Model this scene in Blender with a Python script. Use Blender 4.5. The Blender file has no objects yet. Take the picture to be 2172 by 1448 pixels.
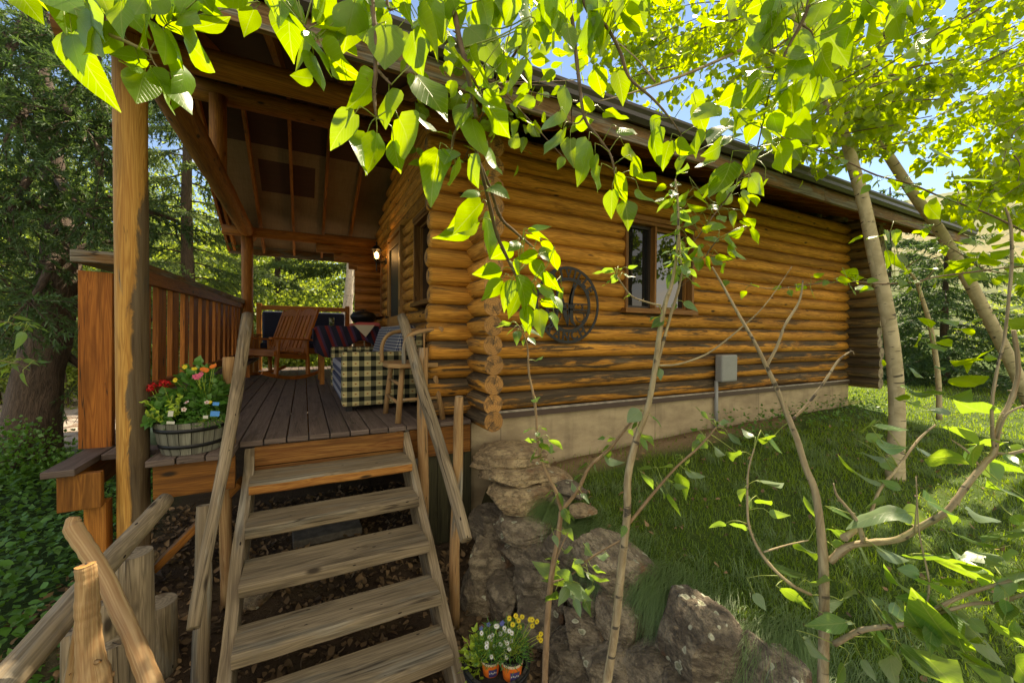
import bpy, math, random
import numpy as np
from mathutils import Vector, Matrix, noise
R = random.Random(7); NR = np.random.default_rng(7)
C = bpy.context.scene.collection
S = bpy.context.scene

# ---------------- camera, sky, sun, exposure ----------------
F_PX, CX, CY, CH = 848.85, 1086.0, 724.0, 0.70
AX = np.array([[0.8874, 0.001629, 0.460997], [-0.460958, 0.016724, 0.887265], [0.006264, 0.999859, -0.015592]])
cam = bpy.data.objects.new('camera', bpy.data.cameras.new('camera')); C.objects.link(cam)
cam.data.sensor_width = 36; cam.data.lens = 36 * F_PX / 2172
cam.data.clip_start = 0.02; cam.data.clip_end = 3000
Mc = Matrix([[AX[0][0], AX[0][1], -AX[0][2]], [AX[1][0], AX[1][1], -AX[1][2]], [AX[2][0], AX[2][1], -AX[2][2]]]).to_4x4()
cam.matrix_world = Matrix.Translation((0, 0, CH)) @ Mc
S.camera = cam

SUN_A, SUN_E = math.radians(38), math.radians(54)
sx_ = math.cos(SUN_E) * (math.cos(SUN_A) * 0.461 + math.sin(SUN_A) * 0.887)
sy_ = math.cos(SUN_E) * (math.cos(SUN_A) * 0.887 - math.sin(SUN_A) * 0.461)
SUNV = Vector((sx_, sy_, math.sin(SUN_E)))
sl = bpy.data.lights.new('sun', 'SUN'); sl.energy = 5.0; sl.angle = math.radians(0.5); sl.color = (1, 0.93, 0.80)
so = bpy.data.objects.new('sun', sl); C.objects.link(so)
so.rotation_euler = SUNV.to_track_quat('Z', 'Y').to_euler()
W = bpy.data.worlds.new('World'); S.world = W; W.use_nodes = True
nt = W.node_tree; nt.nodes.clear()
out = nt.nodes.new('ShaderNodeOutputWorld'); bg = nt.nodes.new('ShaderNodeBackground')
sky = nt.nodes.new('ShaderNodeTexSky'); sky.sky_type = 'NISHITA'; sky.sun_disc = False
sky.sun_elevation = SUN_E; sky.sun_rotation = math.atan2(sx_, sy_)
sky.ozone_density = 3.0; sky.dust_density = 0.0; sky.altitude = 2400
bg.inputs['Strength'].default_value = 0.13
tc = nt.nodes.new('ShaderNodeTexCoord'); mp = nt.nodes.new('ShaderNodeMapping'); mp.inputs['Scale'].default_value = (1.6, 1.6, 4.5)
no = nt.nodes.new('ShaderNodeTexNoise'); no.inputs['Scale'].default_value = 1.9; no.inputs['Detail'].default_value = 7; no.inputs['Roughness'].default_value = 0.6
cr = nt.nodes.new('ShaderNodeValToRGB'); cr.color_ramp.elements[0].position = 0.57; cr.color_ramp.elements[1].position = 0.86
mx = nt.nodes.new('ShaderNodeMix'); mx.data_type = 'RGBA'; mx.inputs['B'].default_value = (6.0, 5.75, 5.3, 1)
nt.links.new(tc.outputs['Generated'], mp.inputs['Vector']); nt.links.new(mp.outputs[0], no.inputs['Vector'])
sxyz = nt.nodes.new('ShaderNodeSeparateXYZ'); nt.links.new(tc.outputs['Generated'], sxyz.inputs[0])   # unseen cloud bank added behind the viewer as fill light
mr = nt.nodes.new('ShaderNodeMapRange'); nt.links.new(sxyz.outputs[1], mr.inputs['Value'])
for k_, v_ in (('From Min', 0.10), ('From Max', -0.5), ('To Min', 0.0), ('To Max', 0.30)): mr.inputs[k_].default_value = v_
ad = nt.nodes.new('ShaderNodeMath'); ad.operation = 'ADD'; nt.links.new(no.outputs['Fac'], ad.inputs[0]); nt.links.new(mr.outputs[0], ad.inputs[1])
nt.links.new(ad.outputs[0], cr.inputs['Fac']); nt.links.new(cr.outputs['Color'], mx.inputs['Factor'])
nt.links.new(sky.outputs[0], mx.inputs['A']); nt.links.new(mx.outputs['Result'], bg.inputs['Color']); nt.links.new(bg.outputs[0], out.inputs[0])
S.view_settings.view_transform = 'Standard'; S.view_settings.look = 'None'; S.view_settings.gamma = 1
S.view_settings.use_curve_mapping = False; S.view_settings.exposure = 1.2
S.view_settings.use_white_balance = True; S.view_settings.white_balance_temperature = 8000
try:
    S.cycles.max_bounces = 8; S.cycles.diffuse_bounces = 4; S.cycles.transmission_bounces = 4; S.cycles.transparent_max_bounces = 4
    S.cycles.use_denoising = True
except Exception: pass

def P(px, py, d):                     # a point of the place seen at that spot of the photo, d metres along the view
    v = AX @ np.array([px - CX, CY - py, F_PX]) * (d / F_PX)
    return Vector((v[0], v[1], v[2] + CH))

# ---------------- materials ----------------
def NT(name):
    m = bpy.data.materials.new(name); m.use_nodes = True; t = m.node_tree; t.nodes.clear()
    o = t.nodes.new('ShaderNodeOutputMaterial'); b = t.nodes.new('ShaderNodeBsdfPrincipled'); t.links.new(b.outputs[0], o.inputs[0])
    return m, t, b, o
def nd(t, typ, **kw):
    n = t.nodes.new('ShaderNode' + typ)
    for k, v in kw.items():
        if k in n.inputs: n.inputs[k].default_value = v
        else: setattr(n, k, v)
    return n
def lk(t, a, b): t.links.new(a, b)
def math_(t, op, a, b=None, c=None, clamp=False):
    n = t.nodes.new('ShaderNodeMath'); n.operation = op; n.use_clamp = clamp
    for i, x in enumerate((a, b, c)):
        if x is None: continue
        if hasattr(x, 'is_linked') or hasattr(x, 'links'): lk(t, x, n.inputs[i])
        else: n.inputs[i].default_value = x
    return n.outputs[0]
def mixc(t, f, a, b, mode='MIX'):
    n = t.nodes.new('ShaderNodeMix'); n.data_type = 'RGBA'; n.blend_type = mode
    for k, x in (('Factor', f), ('A', a), ('B', b)):
        s = [i for i in n.inputs if i.name == k and (i.type == ('VALUE' if k == 'Factor' else 'RGBA'))][0]
        if hasattr(x, 'links'): lk(t, x, s)
        elif k == 'Factor': s.default_value = x
        else: s.default_value = (*x, 1) if len(x) == 3 else x
    return [o for o in n.outputs if o.type == 'RGBA'][0]
def ss(t, x, a, b):                   # smoothstep a..b
    n = t.nodes.new('ShaderNodeMapRange'); n.interpolation_type = 'SMOOTHSTEP'
    lk(t, x, n.inputs['Value']); n.inputs['From Min'].default_value = a; n.inputs['From Max'].default_value = b
    return n.outputs[0]
def noise_(t, vec, scale=1, detail=3, rough=0.55, sc=None, dist=0):
    if sc is not None:
        m = nd(t, 'Mapping'); m.inputs['Scale'].default_value = sc; lk(t, vec, m.inputs['Vector']); vec = m.outputs[0]
    n = nd(t, 'TexNoise', Scale=scale, Detail=detail, Roughness=rough, Distortion=dist); lk(t, vec, n.inputs['Vector']); return n.outputs['Fac']

def wood(name, A, B, dark=(0.03, 0.02, 0.012), gray=None, weather=0.0, wz=None, rough=0.6, knots=1.0, crack=1.0, grain=1.0, stain=None, streak=None, topd=0, dots=0):
    m, t, b, o = NT(name)
    uv = nd(t, 'UVMap').outputs[0]; geo = nd(t, 'NewGeometry'); at = nd(t, 'Attribute', attribute_name='tint')
    big = noise_(t, uv, 1, 4, 0.6, (0.9, 6, 1)); fine = noise_(t, uv, 1, 5, 0.65, (2.2, 60, 1), 0.6)
    wav = noise_(t, uv, 1, 2, 0.5, (0.8, 16, 1), 1.6)
    rings = math_(t, 'FRACT', math_(t, 'MULTIPLY', wav, 9.0)); rings = math_(t, 'ABSOLUTE', math_(t, 'SUBTRACT', rings, 0.5))
    f = math_(t, 'ADD', math_(t, 'MULTIPLY', fine, 0.75 * grain), math_(t, 'MULTIPLY', rings, 0.65 * grain))
    col = mixc(t, ss(t, f, 0.25, 0.8), A, B)
    col = mixc(t, ss(t, big, 0.35, 0.7), col, mixc(t, 0.5, col, B))
    st2 = noise_(t, uv, 1, 4, 0.6, (1.7, 17, 1), 0.8); col = mixc(t, math_(t, 'MULTIPLY', ss(t, st2, 0.48, 0.70), 0.6), col, [c * 0.42 for c in B])
    if topd:                          # the upper side of each log is weathered brown
        snz = nd(t, 'SeparateXYZ'); lk(t, geo.outputs['Normal'], snz.inputs[0]); tn = noise_(t, uv, 1, 5, 0.65, (2.2, 9, 1), 0.5)
        col = mixc(t, math_(t, 'MULTIPLY', ss(t, math_(t, 'ADD', snz.outputs[2], math_(t, 'MULTIPLY', math_(t, 'SUBTRACT', tn, 0.5), 1.6)), 0.15, 0.75), topd), col, (0.14, 0.072, 0.022))
    # knots
    if knots:
        mpn = nd(t, 'Mapping'); mpn.inputs['Scale'].default_value = (2.6, 6.5, 1); lk(t, uv, mpn.inputs['Vector'])
        vo = nd(t, 'TexVoronoi', Scale=1.0); lk(t, mpn.outputs[0], vo.inputs['Vector'])
        k = math_(t, 'SUBTRACT', 1.0, ss(t, vo.outputs['Distance'], 0.045, 0.14)); k = math_(t, 'MULTIPLY', k, 0.92 * knots)
        col = mixc(t, k, col, dark)
    if dots:
        md_ = nd(t, 'Mapping'); md_.inputs['Scale'].default_value = (9, 22, 1); lk(t, uv, md_.inputs['Vector']); vd = nd(t, 'TexVoronoi', Scale=1.0); lk(t, md_.outputs[0], vd.inputs['Vector'])
        sd_ = nd(t, 'SeparateColor'); lk(t, vd.outputs['Color'], sd_.inputs[0]); dd_ = math_(t, 'MULTIPLY', math_(t, 'LESS_THAN', vd.outputs['Distance'], 0.10), math_(t, 'GREATER_THAN', sd_.outputs[0], 0.55))
    if gray is not None:
        wn = noise_(t, uv, 1, 5, 0.6, (1.6, 10, 1), 0.5)
        w = math_(t, 'ADD', wn, weather)
        if wz is not None:
            sp = nd(t, 'SeparateXYZ'); lk(t, geo.outputs['Position'], sp.inputs[0]); sn = nd(t, 'SeparateXYZ'); lk(t, geo.outputs['Normal'], sn.inputs[0])
            low = math_(t, 'MULTIPLY', math_(t, 'SUBTRACT', wz[0], sp.outputs[2]), wz[1])
            low = math_(t, 'MINIMUM', low, 0.4); low = math_(t, 'MAXIMUM', low, -0.25)
            w = math_(t, 'ADD', w, low); w = math_(t, 'ADD', w, math_(t, 'MULTIPLY', sn.outputs[2], wz[2]))
        gw = ss(t, w, 0.52, 0.66)
        gcol = mixc(t, ss(t, fine, 0.35, 0.65), gray, [c * 0.35 for c in gray])
        col = mixc(t, gw, col, gcol)
    if streak is not None:            # rain-washed black streaks low on the wall
        s1 = noise_(t, uv, 1, 6, 0.72, (1.1, 15, 1), 0.9); sp3 = nd(t, 'SeparateXYZ'); lk(t, geo.outputs['Position'], sp3.inputs[0]); sn3 = nd(t, 'SeparateXYZ'); lk(t, geo.outputs['Normal'], sn3.inputs[0])
        lo_ = math_(t, 'MULTIPLY', math_(t, 'SUBTRACT', streak[0], sp3.outputs[2]), 0.16 * streak[1]); lo_ = math_(t, 'MAXIMUM', math_(t, 'MINIMUM', lo_, 0.16), -0.07)
        e3 = math_(t, 'ADD', math_(t, 'ADD', s1, lo_), math_(t, 'MULTIPLY', sn3.outputs[2], 0.09))
        col = mixc(t, math_(t, 'MULTIPLY', ss(t, e3, 0.60, 0.66), 0.85), col, mixc(t, ss(t, fine, 0.3, 0.7), (0.022, 0.015, 0.010), (0.085, 0.06, 0.035)))
    if stain is not None:             # a black mould stain with its own edge on one side
        sp2 = nd(t, 'SeparateXYZ'); lk(t, geo.outputs['Position'], sp2.inputs[0])
        sw = noise_(t, uv, 1, 5, 0.7, (2.2, 9, 1), 0.8)
        e = math_(t, 'ADD', math_(t, 'MULTIPLY', math_(t, 'SUBTRACT', sp2.outputs[0], stain[0]), 20.0), math_(t, 'MULTIPLY', math_(t, 'SUBTRACT', sw, 0.5), 2.8))
        e = math_(t, 'ADD', e, math_(t, 'MAXIMUM', math_(t, 'MINIMUM', math_(t, 'MULTIPLY', math_(t, 'SUBTRACT', stain[1], sp2.outputs[2]), 1.6), 0.35), -4.0))
        col = mixc(t, math_(t, 'MULTIPLY', ss(t, e, 0.1, 0.5), 0.88), col, mixc(t, ss(t, fine, 0.3, 0.7), (0.03, 0.026, 0.02), (0.10, 0.085, 0.06)))
    if dots: col = mixc(t, dd_, col, (0.015, 0.01, 0.008))
    ck = noise_(t, uv, 1, 2, 0.5, (0.9, 26, 1), 0.4)
    ckl = math_(t, 'SUBTRACT', 1.0, ss(t, math_(t, 'ABSOLUTE', math_(t, 'SUBTRACT', ck, 0.5)), 0.0, 0.012 * crack + 1e-4))
    ckl = math_(t, 'MULTIPLY', ckl, ss(t, big, 0.5, 0.6))
    col = mixc(t, math_(t, 'MULTIPLY', ckl, 0.85 if crack else 0), col, dark)
    col = mixc(t, 1.0, col, at.outputs['Color'], 'MULTIPLY') if False else col
    hv = nd(t, 'HueSaturation'); lk(t, col, hv.inputs['Color']); lk(t, at.outputs['Fac'], hv.inputs['Value'])
    lk(t, hv.outputs[0], b.inputs['Base Color']); b.inputs['Roughness'].default_value = rough
    b.inputs['Specular IOR Level'].default_value = 0.22
    h = math_(t, 'SUBTRACT', math_(t, 'MULTIPLY', f, 0.5), math_(t, 'MULTIPLY', ckl, 1.2))
    bp = nd(t, 'Bump', Strength=0.5, Distance=0.006); lk(t, h, bp.inputs['Height']); lk(t, bp.outputs[0], b.inputs['Normal'])
    return m

def endgrain(name, A, B):
    m, t, b, o = NT(name)
    uv = nd(t, 'UVMap').outputs[0]; at = nd(t, 'Attribute', attribute_name='tint')
    v = nd(t, 'VectorMath', operation='LENGTH'); lk(t, uv, v.inputs[0])
    n = noise_(t, uv, 14, 3)
    r = math_(t, 'ADD', math_(t, 'MULTIPLY', v.outputs['Value'], 55), math_(t, 'MULTIPLY', n, 2.5))
    r = math_(t, 'PINGPONG', r, 0.5)
    col = mixc(t, math_(t, 'MULTIPLY', r, 1.3), A, B)
    n2 = noise_(t, uv, 13, 5, 0.7); col = mixc(t, math_(t, 'MULTIPLY', ss(t, n2, 0.46, 0.62), 0.8), col, (0.09, 0.055, 0.026))
    sp = nd(t, 'SeparateXYZ'); lk(t, uv, sp.inputs[0])     # one radial check
    ang = math_(t, 'ABSOLUTE', math_(t, 'ADD', sp.outputs[0], math_(t, 'MULTIPLY', math_(t, 'SUBTRACT', n, 0.5), 0.02)))
    ckk = math_(t, 'MULTIPLY', math_(t, 'SUBTRACT', 1.0, ss(t, ang, 0.001, 0.004)), math_(t, 'LESS_THAN', sp.outputs[1], 0.0))
    col = mixc(t, ckk, col, (0.02, 0.012, 0.006))
    hv = nd(t, 'HueSaturation'); lk(t, col, hv.inputs['Color']); lk(t, at.outputs['Fac'], hv.inputs['Value'])
    lk(t, hv.outputs[0], b.inputs['Base Color']); b.inputs['Roughness'].default_value = 0.75
    return m

def plain(name, col, rough=0.6, metal=0, spec=0.5, n=0.0, nscale=30, bump=0.0):
    m, t, b, o = NT(name)
    b.inputs['Roughness'].default_value = rough; b.inputs['Metallic'].default_value = metal; b.inputs['Specular IOR Level'].default_value = spec
    if n or bump:
        co = nd(t, 'TexCoord').outputs['Object']; nz = noise_(t, co, nscale, 5, 0.6)
        lk(t, mixc(t, ss(t, nz, 0.3, 0.7), [c * (1 - n) for c in col], [min(1, c * (1 + n)) for c in col]), b.inputs['Base Color'])
        if bump:
            bp = nd(t, 'Bump', Strength=bump, Distance=0.01); lk(t, nz, bp.inputs['Height']); lk(t, bp.outputs[0], b.inputs['Normal'])
    else: b.inputs['Base Color'].default_value = (*col, 1)
    return m

def leafmat(name, top, trans, under=None, veins=True, gloss=0.4, mixf=0.5, var=0.45):
    m, t, b, o = NT(name)
    at = nd(t, 'Attribute', attribute_name='tint'); geo = nd(t, 'NewGeometry')
    col = mixc(t, at.outputs['Fac'], [c * (1 - var) for c in top], [c * (1 + var) for c in top])
    tr = mixc(t, at.outputs['Fac'], [trans[0] * 0.72, trans[1] * 0.86, trans[2]], trans)
    if veins:
        uv = nd(t, 'UVMap').outputs[0]; sp = nd(t, 'SeparateXYZ'); lk(t, uv, sp.inputs[0])
        au = math_(t, 'ABSOLUTE', math_(t, 'SUBTRACT', sp.outputs[0], 0.5))
        mid = math_(t, 'SUBTRACT', 1.0, ss(t, au, 0.008, 0.022))
        s = math_(t, 'FRACT', math_(t, 'MULTIPLY', math_(t, 'SUBTRACT', math_(t, 'MULTIPLY', math_(t, 'POWER', sp.outputs[1], 0.85), 1.0), math_(t, 'MULTIPLY', au, 0.75)), 8.0))
        sv = math_(t, 'SUBTRACT', 1.0, ss(t, math_(t, 'ABSOLUTE', math_(t, 'SUBTRACT', s, 0.5)), 0.03, 0.09))
        vn = math_(t, 'MAXIMUM', mid, math_(t, 'MULTIPLY', sv, 0.45))
        nz = noise_(t, nd(t, 'TexCoord').outputs['Object'], 45, 4)
        col = mixc(t, math_(t, 'MULTIPLY', vn, 0.8), col, (0.34, 0.42, 0.10)); tr = mixc(t, math_(t, 'MULTIPLY', vn, 0.4), tr, (0.75, 0.85, 0.22))
        nb = noise_(t, nd(t, 'TexCoord').outputs['Object'], 24, 5, 0.7); bl = math_(t, 'MULTIPLY', ss(t, nb, 0.66, 0.70), 0.7); col = mixc(t, bl, col, (0.16, 0.11, 0.03)); tr = mixc(t, bl, tr, (0.30, 0.20, 0.02))
        tr = mixc(t, math_(t, 'MULTIPLY', ss(t, nz, 0.3, 0.7), 0.25), tr, [c * 0.6 for c in trans])
        bp = nd(t, 'Bump', Strength=0.35, Distance=0.002); lk(t, vn, bp.inputs['Height']); lk(t, bp.outputs[0], b.inputs['Normal'])
    u = under or [top[0] * 1.5 + 0.03, top[1] * 1.3 + 0.04, top[2] * 1.5 + 0.03]
    col = mixc(t, math_(t, 'MULTIPLY', geo.outputs['Backfacing'], 0.8), col, u)
    lk(t, col, b.inputs['Base Color']); b.inputs['Roughness'].default_value = gloss; b.inputs['Specular IOR Level'].default_value = 0.5
    tl = nd(t, 'BsdfTranslucent'); lk(t, tr, tl.inputs['Color'])
    ms = nd(t, 'MixShader'); ms.inputs[0].default_value = mixf; lk(t, b.outputs[0], ms.inputs[1]); lk(t, tl.outputs[0], ms.inputs[2]); lk(t, ms.outputs[0], o.inputs[0])
    return m

M = {}
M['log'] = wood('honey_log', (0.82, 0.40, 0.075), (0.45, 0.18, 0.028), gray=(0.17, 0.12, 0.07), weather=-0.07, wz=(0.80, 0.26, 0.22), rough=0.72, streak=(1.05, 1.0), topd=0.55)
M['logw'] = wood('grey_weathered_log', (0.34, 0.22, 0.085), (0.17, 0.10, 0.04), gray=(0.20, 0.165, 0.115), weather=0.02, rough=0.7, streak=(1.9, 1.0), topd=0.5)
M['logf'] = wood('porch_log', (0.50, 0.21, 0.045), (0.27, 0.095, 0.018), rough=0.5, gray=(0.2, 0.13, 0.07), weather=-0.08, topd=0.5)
M['end'] = endgrain('log_end', (0.50, 0.25, 0.07), (0.24, 0.10, 0.026))
M['endg'] = endgrain('weathered_end', (0.34, 0.27, 0.17), (0.16, 0.12, 0.075))
M['beam'] = wood('beam_wood', (0.50, 0.20, 0.038), (0.25, 0.09, 0.018), rough=0.55)
M['post'] = wood('post_wood', (0.62, 0.34, 0.085), (0.40, 0.18, 0.038), gray=(0.26, 0.2, 0.12), weather=-0.08, stain=(-0.858, 0.95), rough=0.6)
M['rail'] = wood('redwood_board', (0.44, 0.155, 0.03), (0.23, 0.07, 0.014), rough=0.6)
M['gray'] = wood('weathered_wood', (0.38, 0.29, 0.18), (0.20, 0.15, 0.092), gray=(0.34, 0.30, 0.23), weather=0.0, rough=0.8, crack=2.2, dots=1)
M['tread'] = wood('tread_wood', (0.33, 0.255, 0.155), (0.165, 0.125, 0.078), gray=(0.28, 0.24, 0.17), weather=0.02, rough=0.8, crack=2.0, knots=1, dots=1)
M['worn'] = wood('worn_edge_wood', (0.55, 0.27, 0.07), (0.28, 0.10, 0.025), rough=0.6)
M['pole'] = wood('peeled_pole', (0.46, 0.30, 0.14), (0.32, 0.17, 0.07), gray=(0.36, 0.32, 0.25), weather=-0.02, rough=0.7)
M['branchw'] = wood('peeled_branch', (0.50, 0.34, 0.17), (0.32, 0.18, 0.08), gray=(0.40, 0.26, 0.13), weather=-0.02, rough=0.65)
M['deck'] = wood('deck_board', (0.20, 0.15, 0.125), (0.115, 0.082, 0.066), rough=0.65, grain=1.1, knots=0.7)
M['fascia'] = wood('fascia_board', (0.33, 0.21, 0.10), (0.16, 0.08, 0.03), gray=(0.27, 0.24, 0.19), weather=0.08, rough=0.75)
M['trim'] = wood('trim_wood', (0.34, 0.165, 0.05), (0.21, 0.085, 0.022), rough=0.5)
M['door'] = wood('door_wood', (0.48, 0.27, 0.09), (0.34, 0.16, 0.045), rough=0.45, knots=0.4, crack=0)
M['rocker'] = wood('rocker_wood', (0.46, 0.165, 0.03), (0.27, 0.08, 0.016), rough=0.4, crack=0, knots=0.4)
M['ply'] = None
M['black'] = plain('black_metal', (0.012, 0.012, 0.013), 0.45, 0.3)
M['blackm'] = plain('sign_metal', (0.022, 0.021, 0.022), 0.5, 0.4)
M['gutter'] = plain('brown_gutter_metal', (0.060, 0.050, 0.043), 0.4, 0.1, n=0.12, nscale=4)
M['roof'] = plain('roof_metal', (0.06, 0.05, 0.045), 0.5, n=0.2)
M['screen'] = plain('screen_mesh_black', (0.012, 0.011, 0.010), 0.6)
M['navy'] = plain('navy_cushion', (0.010, 0.016, 0.045), 0.85, n=0.2, nscale=60, bump=0.2)
M['bolt'] = plain('galvanised_bolt', (0.55, 0.52, 0.42), 0.45, 0.4)
M['boxg'] = plain('grey_plastic', (0.27, 0.275, 0.27), 0.5, n=0.06, nscale=8)
M['soil'] = plain('potting_soil', (0.02, 0.014, 0.010), 0.95, n=0.5, nscale=80, bump=0.6)
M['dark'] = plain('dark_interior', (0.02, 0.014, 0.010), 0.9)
M['white'] = plain('white_plastic', (0.55, 0.54, 0.45), 0.5)
M['pink'] = plain('pink_cloth', (0.55, 0.12, 0.10), 0.9)
M['cream'] = plain('cream_napkin', (0.65, 0.55, 0.38), 0.9)
M['blue'] = plain('blue_label', (0.05, 0.25, 0.62), 0.5)
M['orange'] = plain('orange_label', (0.80, 0.17, 0.02), 0.5)
M['purple'] = plain('indigo_label', (0.06, 0.05, 0.16), 0.5)
M['green'] = plain('green_pot', (0.12, 0.17, 0.10), 0.5, n=0.2)
M['bark'] = None

def bark(name, A, B, sc, bumpd=0.03, white=False):
    m, t, b, o = NT(name); uv = nd(t, 'UVMap').outputs[0]
    n1 = noise_(t, uv, 1, 6, 0.65, sc, 0.8); n2 = noise_(t, uv, 1, 4, 0.6, (sc[0] * 0.2, sc[1] * 0.2, 1))
    col = mixc(t, ss(t, n1, 0.35, 0.65), A, B); col = mixc(t, math_(t, 'MULTIPLY', ss(t, n2, 0.4, 0.7), 0.5), col, [c * 0.6 for c in A])
    if white:                         # aspen: dark lenticel bars and eyes, rough grey near the foot
        n3 = noise_(t, uv, 1, 3, 0.6, (26, 4.5, 1), 0.3)
        col = mixc(t, math_(t, 'MULTIPLY', ss(t, n3, 0.60, 0.66), 0.9), col, (0.05, 0.04, 0.03))
        mpn = nd(t, 'Mapping'); mpn.inputs['Scale'].default_value = (2.2, 3.4, 1); lk(t, uv, mpn.inputs['Vector'])
        vo = nd(t, 'TexVoronoi', Scale=1.0); lk(t, mpn.outputs[0], vo.inputs['Vector'])
        col = mixc(t, math_(t, 'SUBTRACT', 1.0, ss(t, vo.outputs['Distance'], 0.06, 0.11)), col, (0.06, 0.04, 0.025))
    lk(t, col, b.inputs['Base Color']); b.inputs['Roughness'].default_value = 0.85
    bp = nd(t, 'Bump', Strength=0.7, Distance=bumpd); lk(t, n1, bp.inputs['Height']); lk(t, bp.outputs[0], b.inputs['Normal'])
    return m
M['bark'] = bark('spruce_bark', (0.13, 0.085, 0.055), (0.055, 0.036, 0.024), (9, 26, 1), 0.05)
M['aspen'] = bark('aspen_bark', (0.58, 0.48, 0.29), (0.40, 0.32, 0.18), (8, 5, 1), 0.01, True)
M['birch'] = bark('birch_bark', (0.62, 0.55, 0.45), (0.45, 0.38, 0.30), (8, 5, 1), 0.01, True)
M['twig'] = bark('twig_bark', (0.22, 0.15, 0.09), (0.11, 0.07, 0.04), (20, 60, 1), 0.003)
M['pale'] = bark('pale_sapling_bark', (0.46, 0.37, 0.22), (0.24, 0.17, 0.09), (9, 30, 1), 0.004, True)
M['red'] = bark('reddish_bark', (0.36, 0.24, 0.13), (0.20, 0.12, 0.06), (14, 30, 1), 0.003)

M['leaf'] = leafmat('poplar_leaf', (0.085, 0.19, 0.012), (0.55, 0.74, 0.004), mixf=0.5, gloss=0.33)
M['leafs'] = leafmat('sapling_leaf', (0.06, 0.15, 0.035), (0.45, 0.68, 0.03), under=(0.22, 0.30, 0.18), mixf=0.42, gloss=0.33)
M['aspl'] = leafmat('aspen_leaf', (0.13, 0.20, 0.012), (0.66, 0.80, 0.004), veins=False, mixf=0.55, gloss=0.4)
M['bush'] = leafmat('bush_leaf', (0.11, 0.16, 0.03), (0.62, 0.72, 0.06), veins=False, mixf=0.45, gloss=0.5)
M['needle'] = leafmat('spruce_needle', (0.05, 0.105, 0.038), (0.24, 0.38, 0.07), under=(0.08, 0.135, 0.06), veins=False, mixf=0.28, gloss=0.6)
M['needleb'] = leafmat('far_needle', (0.065, 0.11, 0.042), (0.32, 0.42, 0.09), under=(0.095, 0.135, 0.06), veins=False, mixf=0.3, gloss=0.6)
M['cover'] = leafmat('ground_cover_leaf', (0.065, 0.17, 0.025), (0.3, 0.55, 0.03), veins=False, mixf=0.3, gloss=0.45)
M['grassl'] = leafmat('long_grass_blade', (0.15, 0.24, 0.085), (0.36, 0.52, 0.10), under=(0.16, 0.24, 0.09), veins=False, mixf=0.3, gloss=0.5, var=0.6)
M['grass'] = leafmat('grass_blade', (0.13, 0.22, 0.022), (0.48, 0.64, 0.02), under=(0.12, 0.20, 0.025), veins=False, mixf=0.35, gloss=0.5, var=0.6)
M['litter'] = leafmat('dead_leaf', (0.20, 0.125, 0.06), (0.2, 0.1, 0.03), under=(0.24, 0.17, 0.10), veins=False, mixf=0.1, gloss=0.8, var=0.7)
M['lime'] = leafmat('lime_leaf', (0.30, 0.42, 0.04), (0.5, 0.65, 0.03), veins=False, mixf=0.3)
M['herb'] = leafmat('herb_leaf', (0.07, 0.19, 0.03), (0.25, 0.5, 0.04), veins=False, mixf=0.3)
def petal(n, c): return leafmat(n, c, c, under=c, veins=False, mixf=0.25, gloss=0.6, var=0.15)
M['pred'] = petal('red_petal', (0.55, 0.01, 0.012)); M['ppink'] = petal('pink_petal', (0.75, 0.12, 0.22)); M['porange'] = petal('orange_petal', (0.80, 0.20, 0.02))
M['pyellow'] = petal('yellow_petal', (0.80, 0.62, 0.03)); M['pwhite'] = petal('white_petal', (0.8, 0.8, 0.74)); M['peye'] = plain('flower_eye', (0.35, 0.20, 0.02), 0.9)
M['pcream'] = petal('cream_petal', (0.62, 0.5, 0.42))

# plywood of the porch roof: brown stain with bare pale sheets lower down
m, t, b, o = NT('stained_plywood'); geo = nd(t, 'NewGeometry'); sp = nd(t, 'SeparateXYZ'); lk(t, geo.outputs['Position'], sp.inputs[0])
nz = noise_(t, geo.outputs['Position'], 3, 5, 0.6, (1, 6, 1)); nf = noise_(t, geo.outputs['Position'], 1, 4, 0.6, (60, 4, 4))
pal = math_(t, 'MULTIPLY', math_(t, 'GREATER_THAN', sp.outputs[1], 6.72), math_(t, 'SUBTRACT', 1.0, math_(t, 'MULTIPLY', math_(t, 'MULTIPLY', math_(t, 'GREATER_THAN', sp.outputs[1], 6.98), math_(t, 'LESS_THAN', sp.outputs[1], 7.62)), math_(t, 'MULTIPLY', math_(t, 'GREATER_THAN', sp.outputs[0], -0.6), math_(t, 'LESS_THAN', sp.outputs[0], 0.16)))))
c1 = mixc(t, nz, (0.038, 0.015, 0.007), (0.075, 0.027, 0.010)); c2 = mixc(t, nz, (0.27, 0.19, 0.095), (0.17, 0.115, 0.055)); c2 = mixc(t, math_(t, 'MULTIPLY', ss(t, nf, 0.4, 0.7), 0.4), c2, (0.15, 0.09, 0.04))
lk(t, mixc(t, pal, c1, c2), b.inputs['Base Color']); b.inputs['Roughness'].default_value = 0.8; M['ply'] = m
# concrete
m, t, b, o = NT('stucco_concrete'); geo = nd(t, 'NewGeometry'); pos = geo.outputs['Position']
n1 = noise_(t, pos, 2.2, 5, 0.65, (1, 1, 2.5)); n2 = noise_(t, pos, 60, 4, 0.7); n3 = noise_(t, pos, 1.0, 3, 0.6, (5, 5, 0.8))
col = mixc(t, ss(t, n1, 0.35, 0.7), (0.46, 0.36, 0.22), (0.30, 0.225, 0.135)); col = mixc(t, math_(t, 'MULTIPLY', ss(t, n3, 0.5, 0.7), 0.4), col, (0.17, 0.13, 0.08))
sp = nd(t, 'SeparateXYZ'); lk(t, pos, sp.inputs[0]); jn = math_(t, 'PINGPONG', math_(t, 'ADD', sp.outputs[0], 0.35), 0.95)
col = mixc(t, math_(t, 'MULTIPLY', math_(t, 'LESS_THAN', jn, 0.006), 0.5), col, (0.12, 0.09, 0.06))
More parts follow.
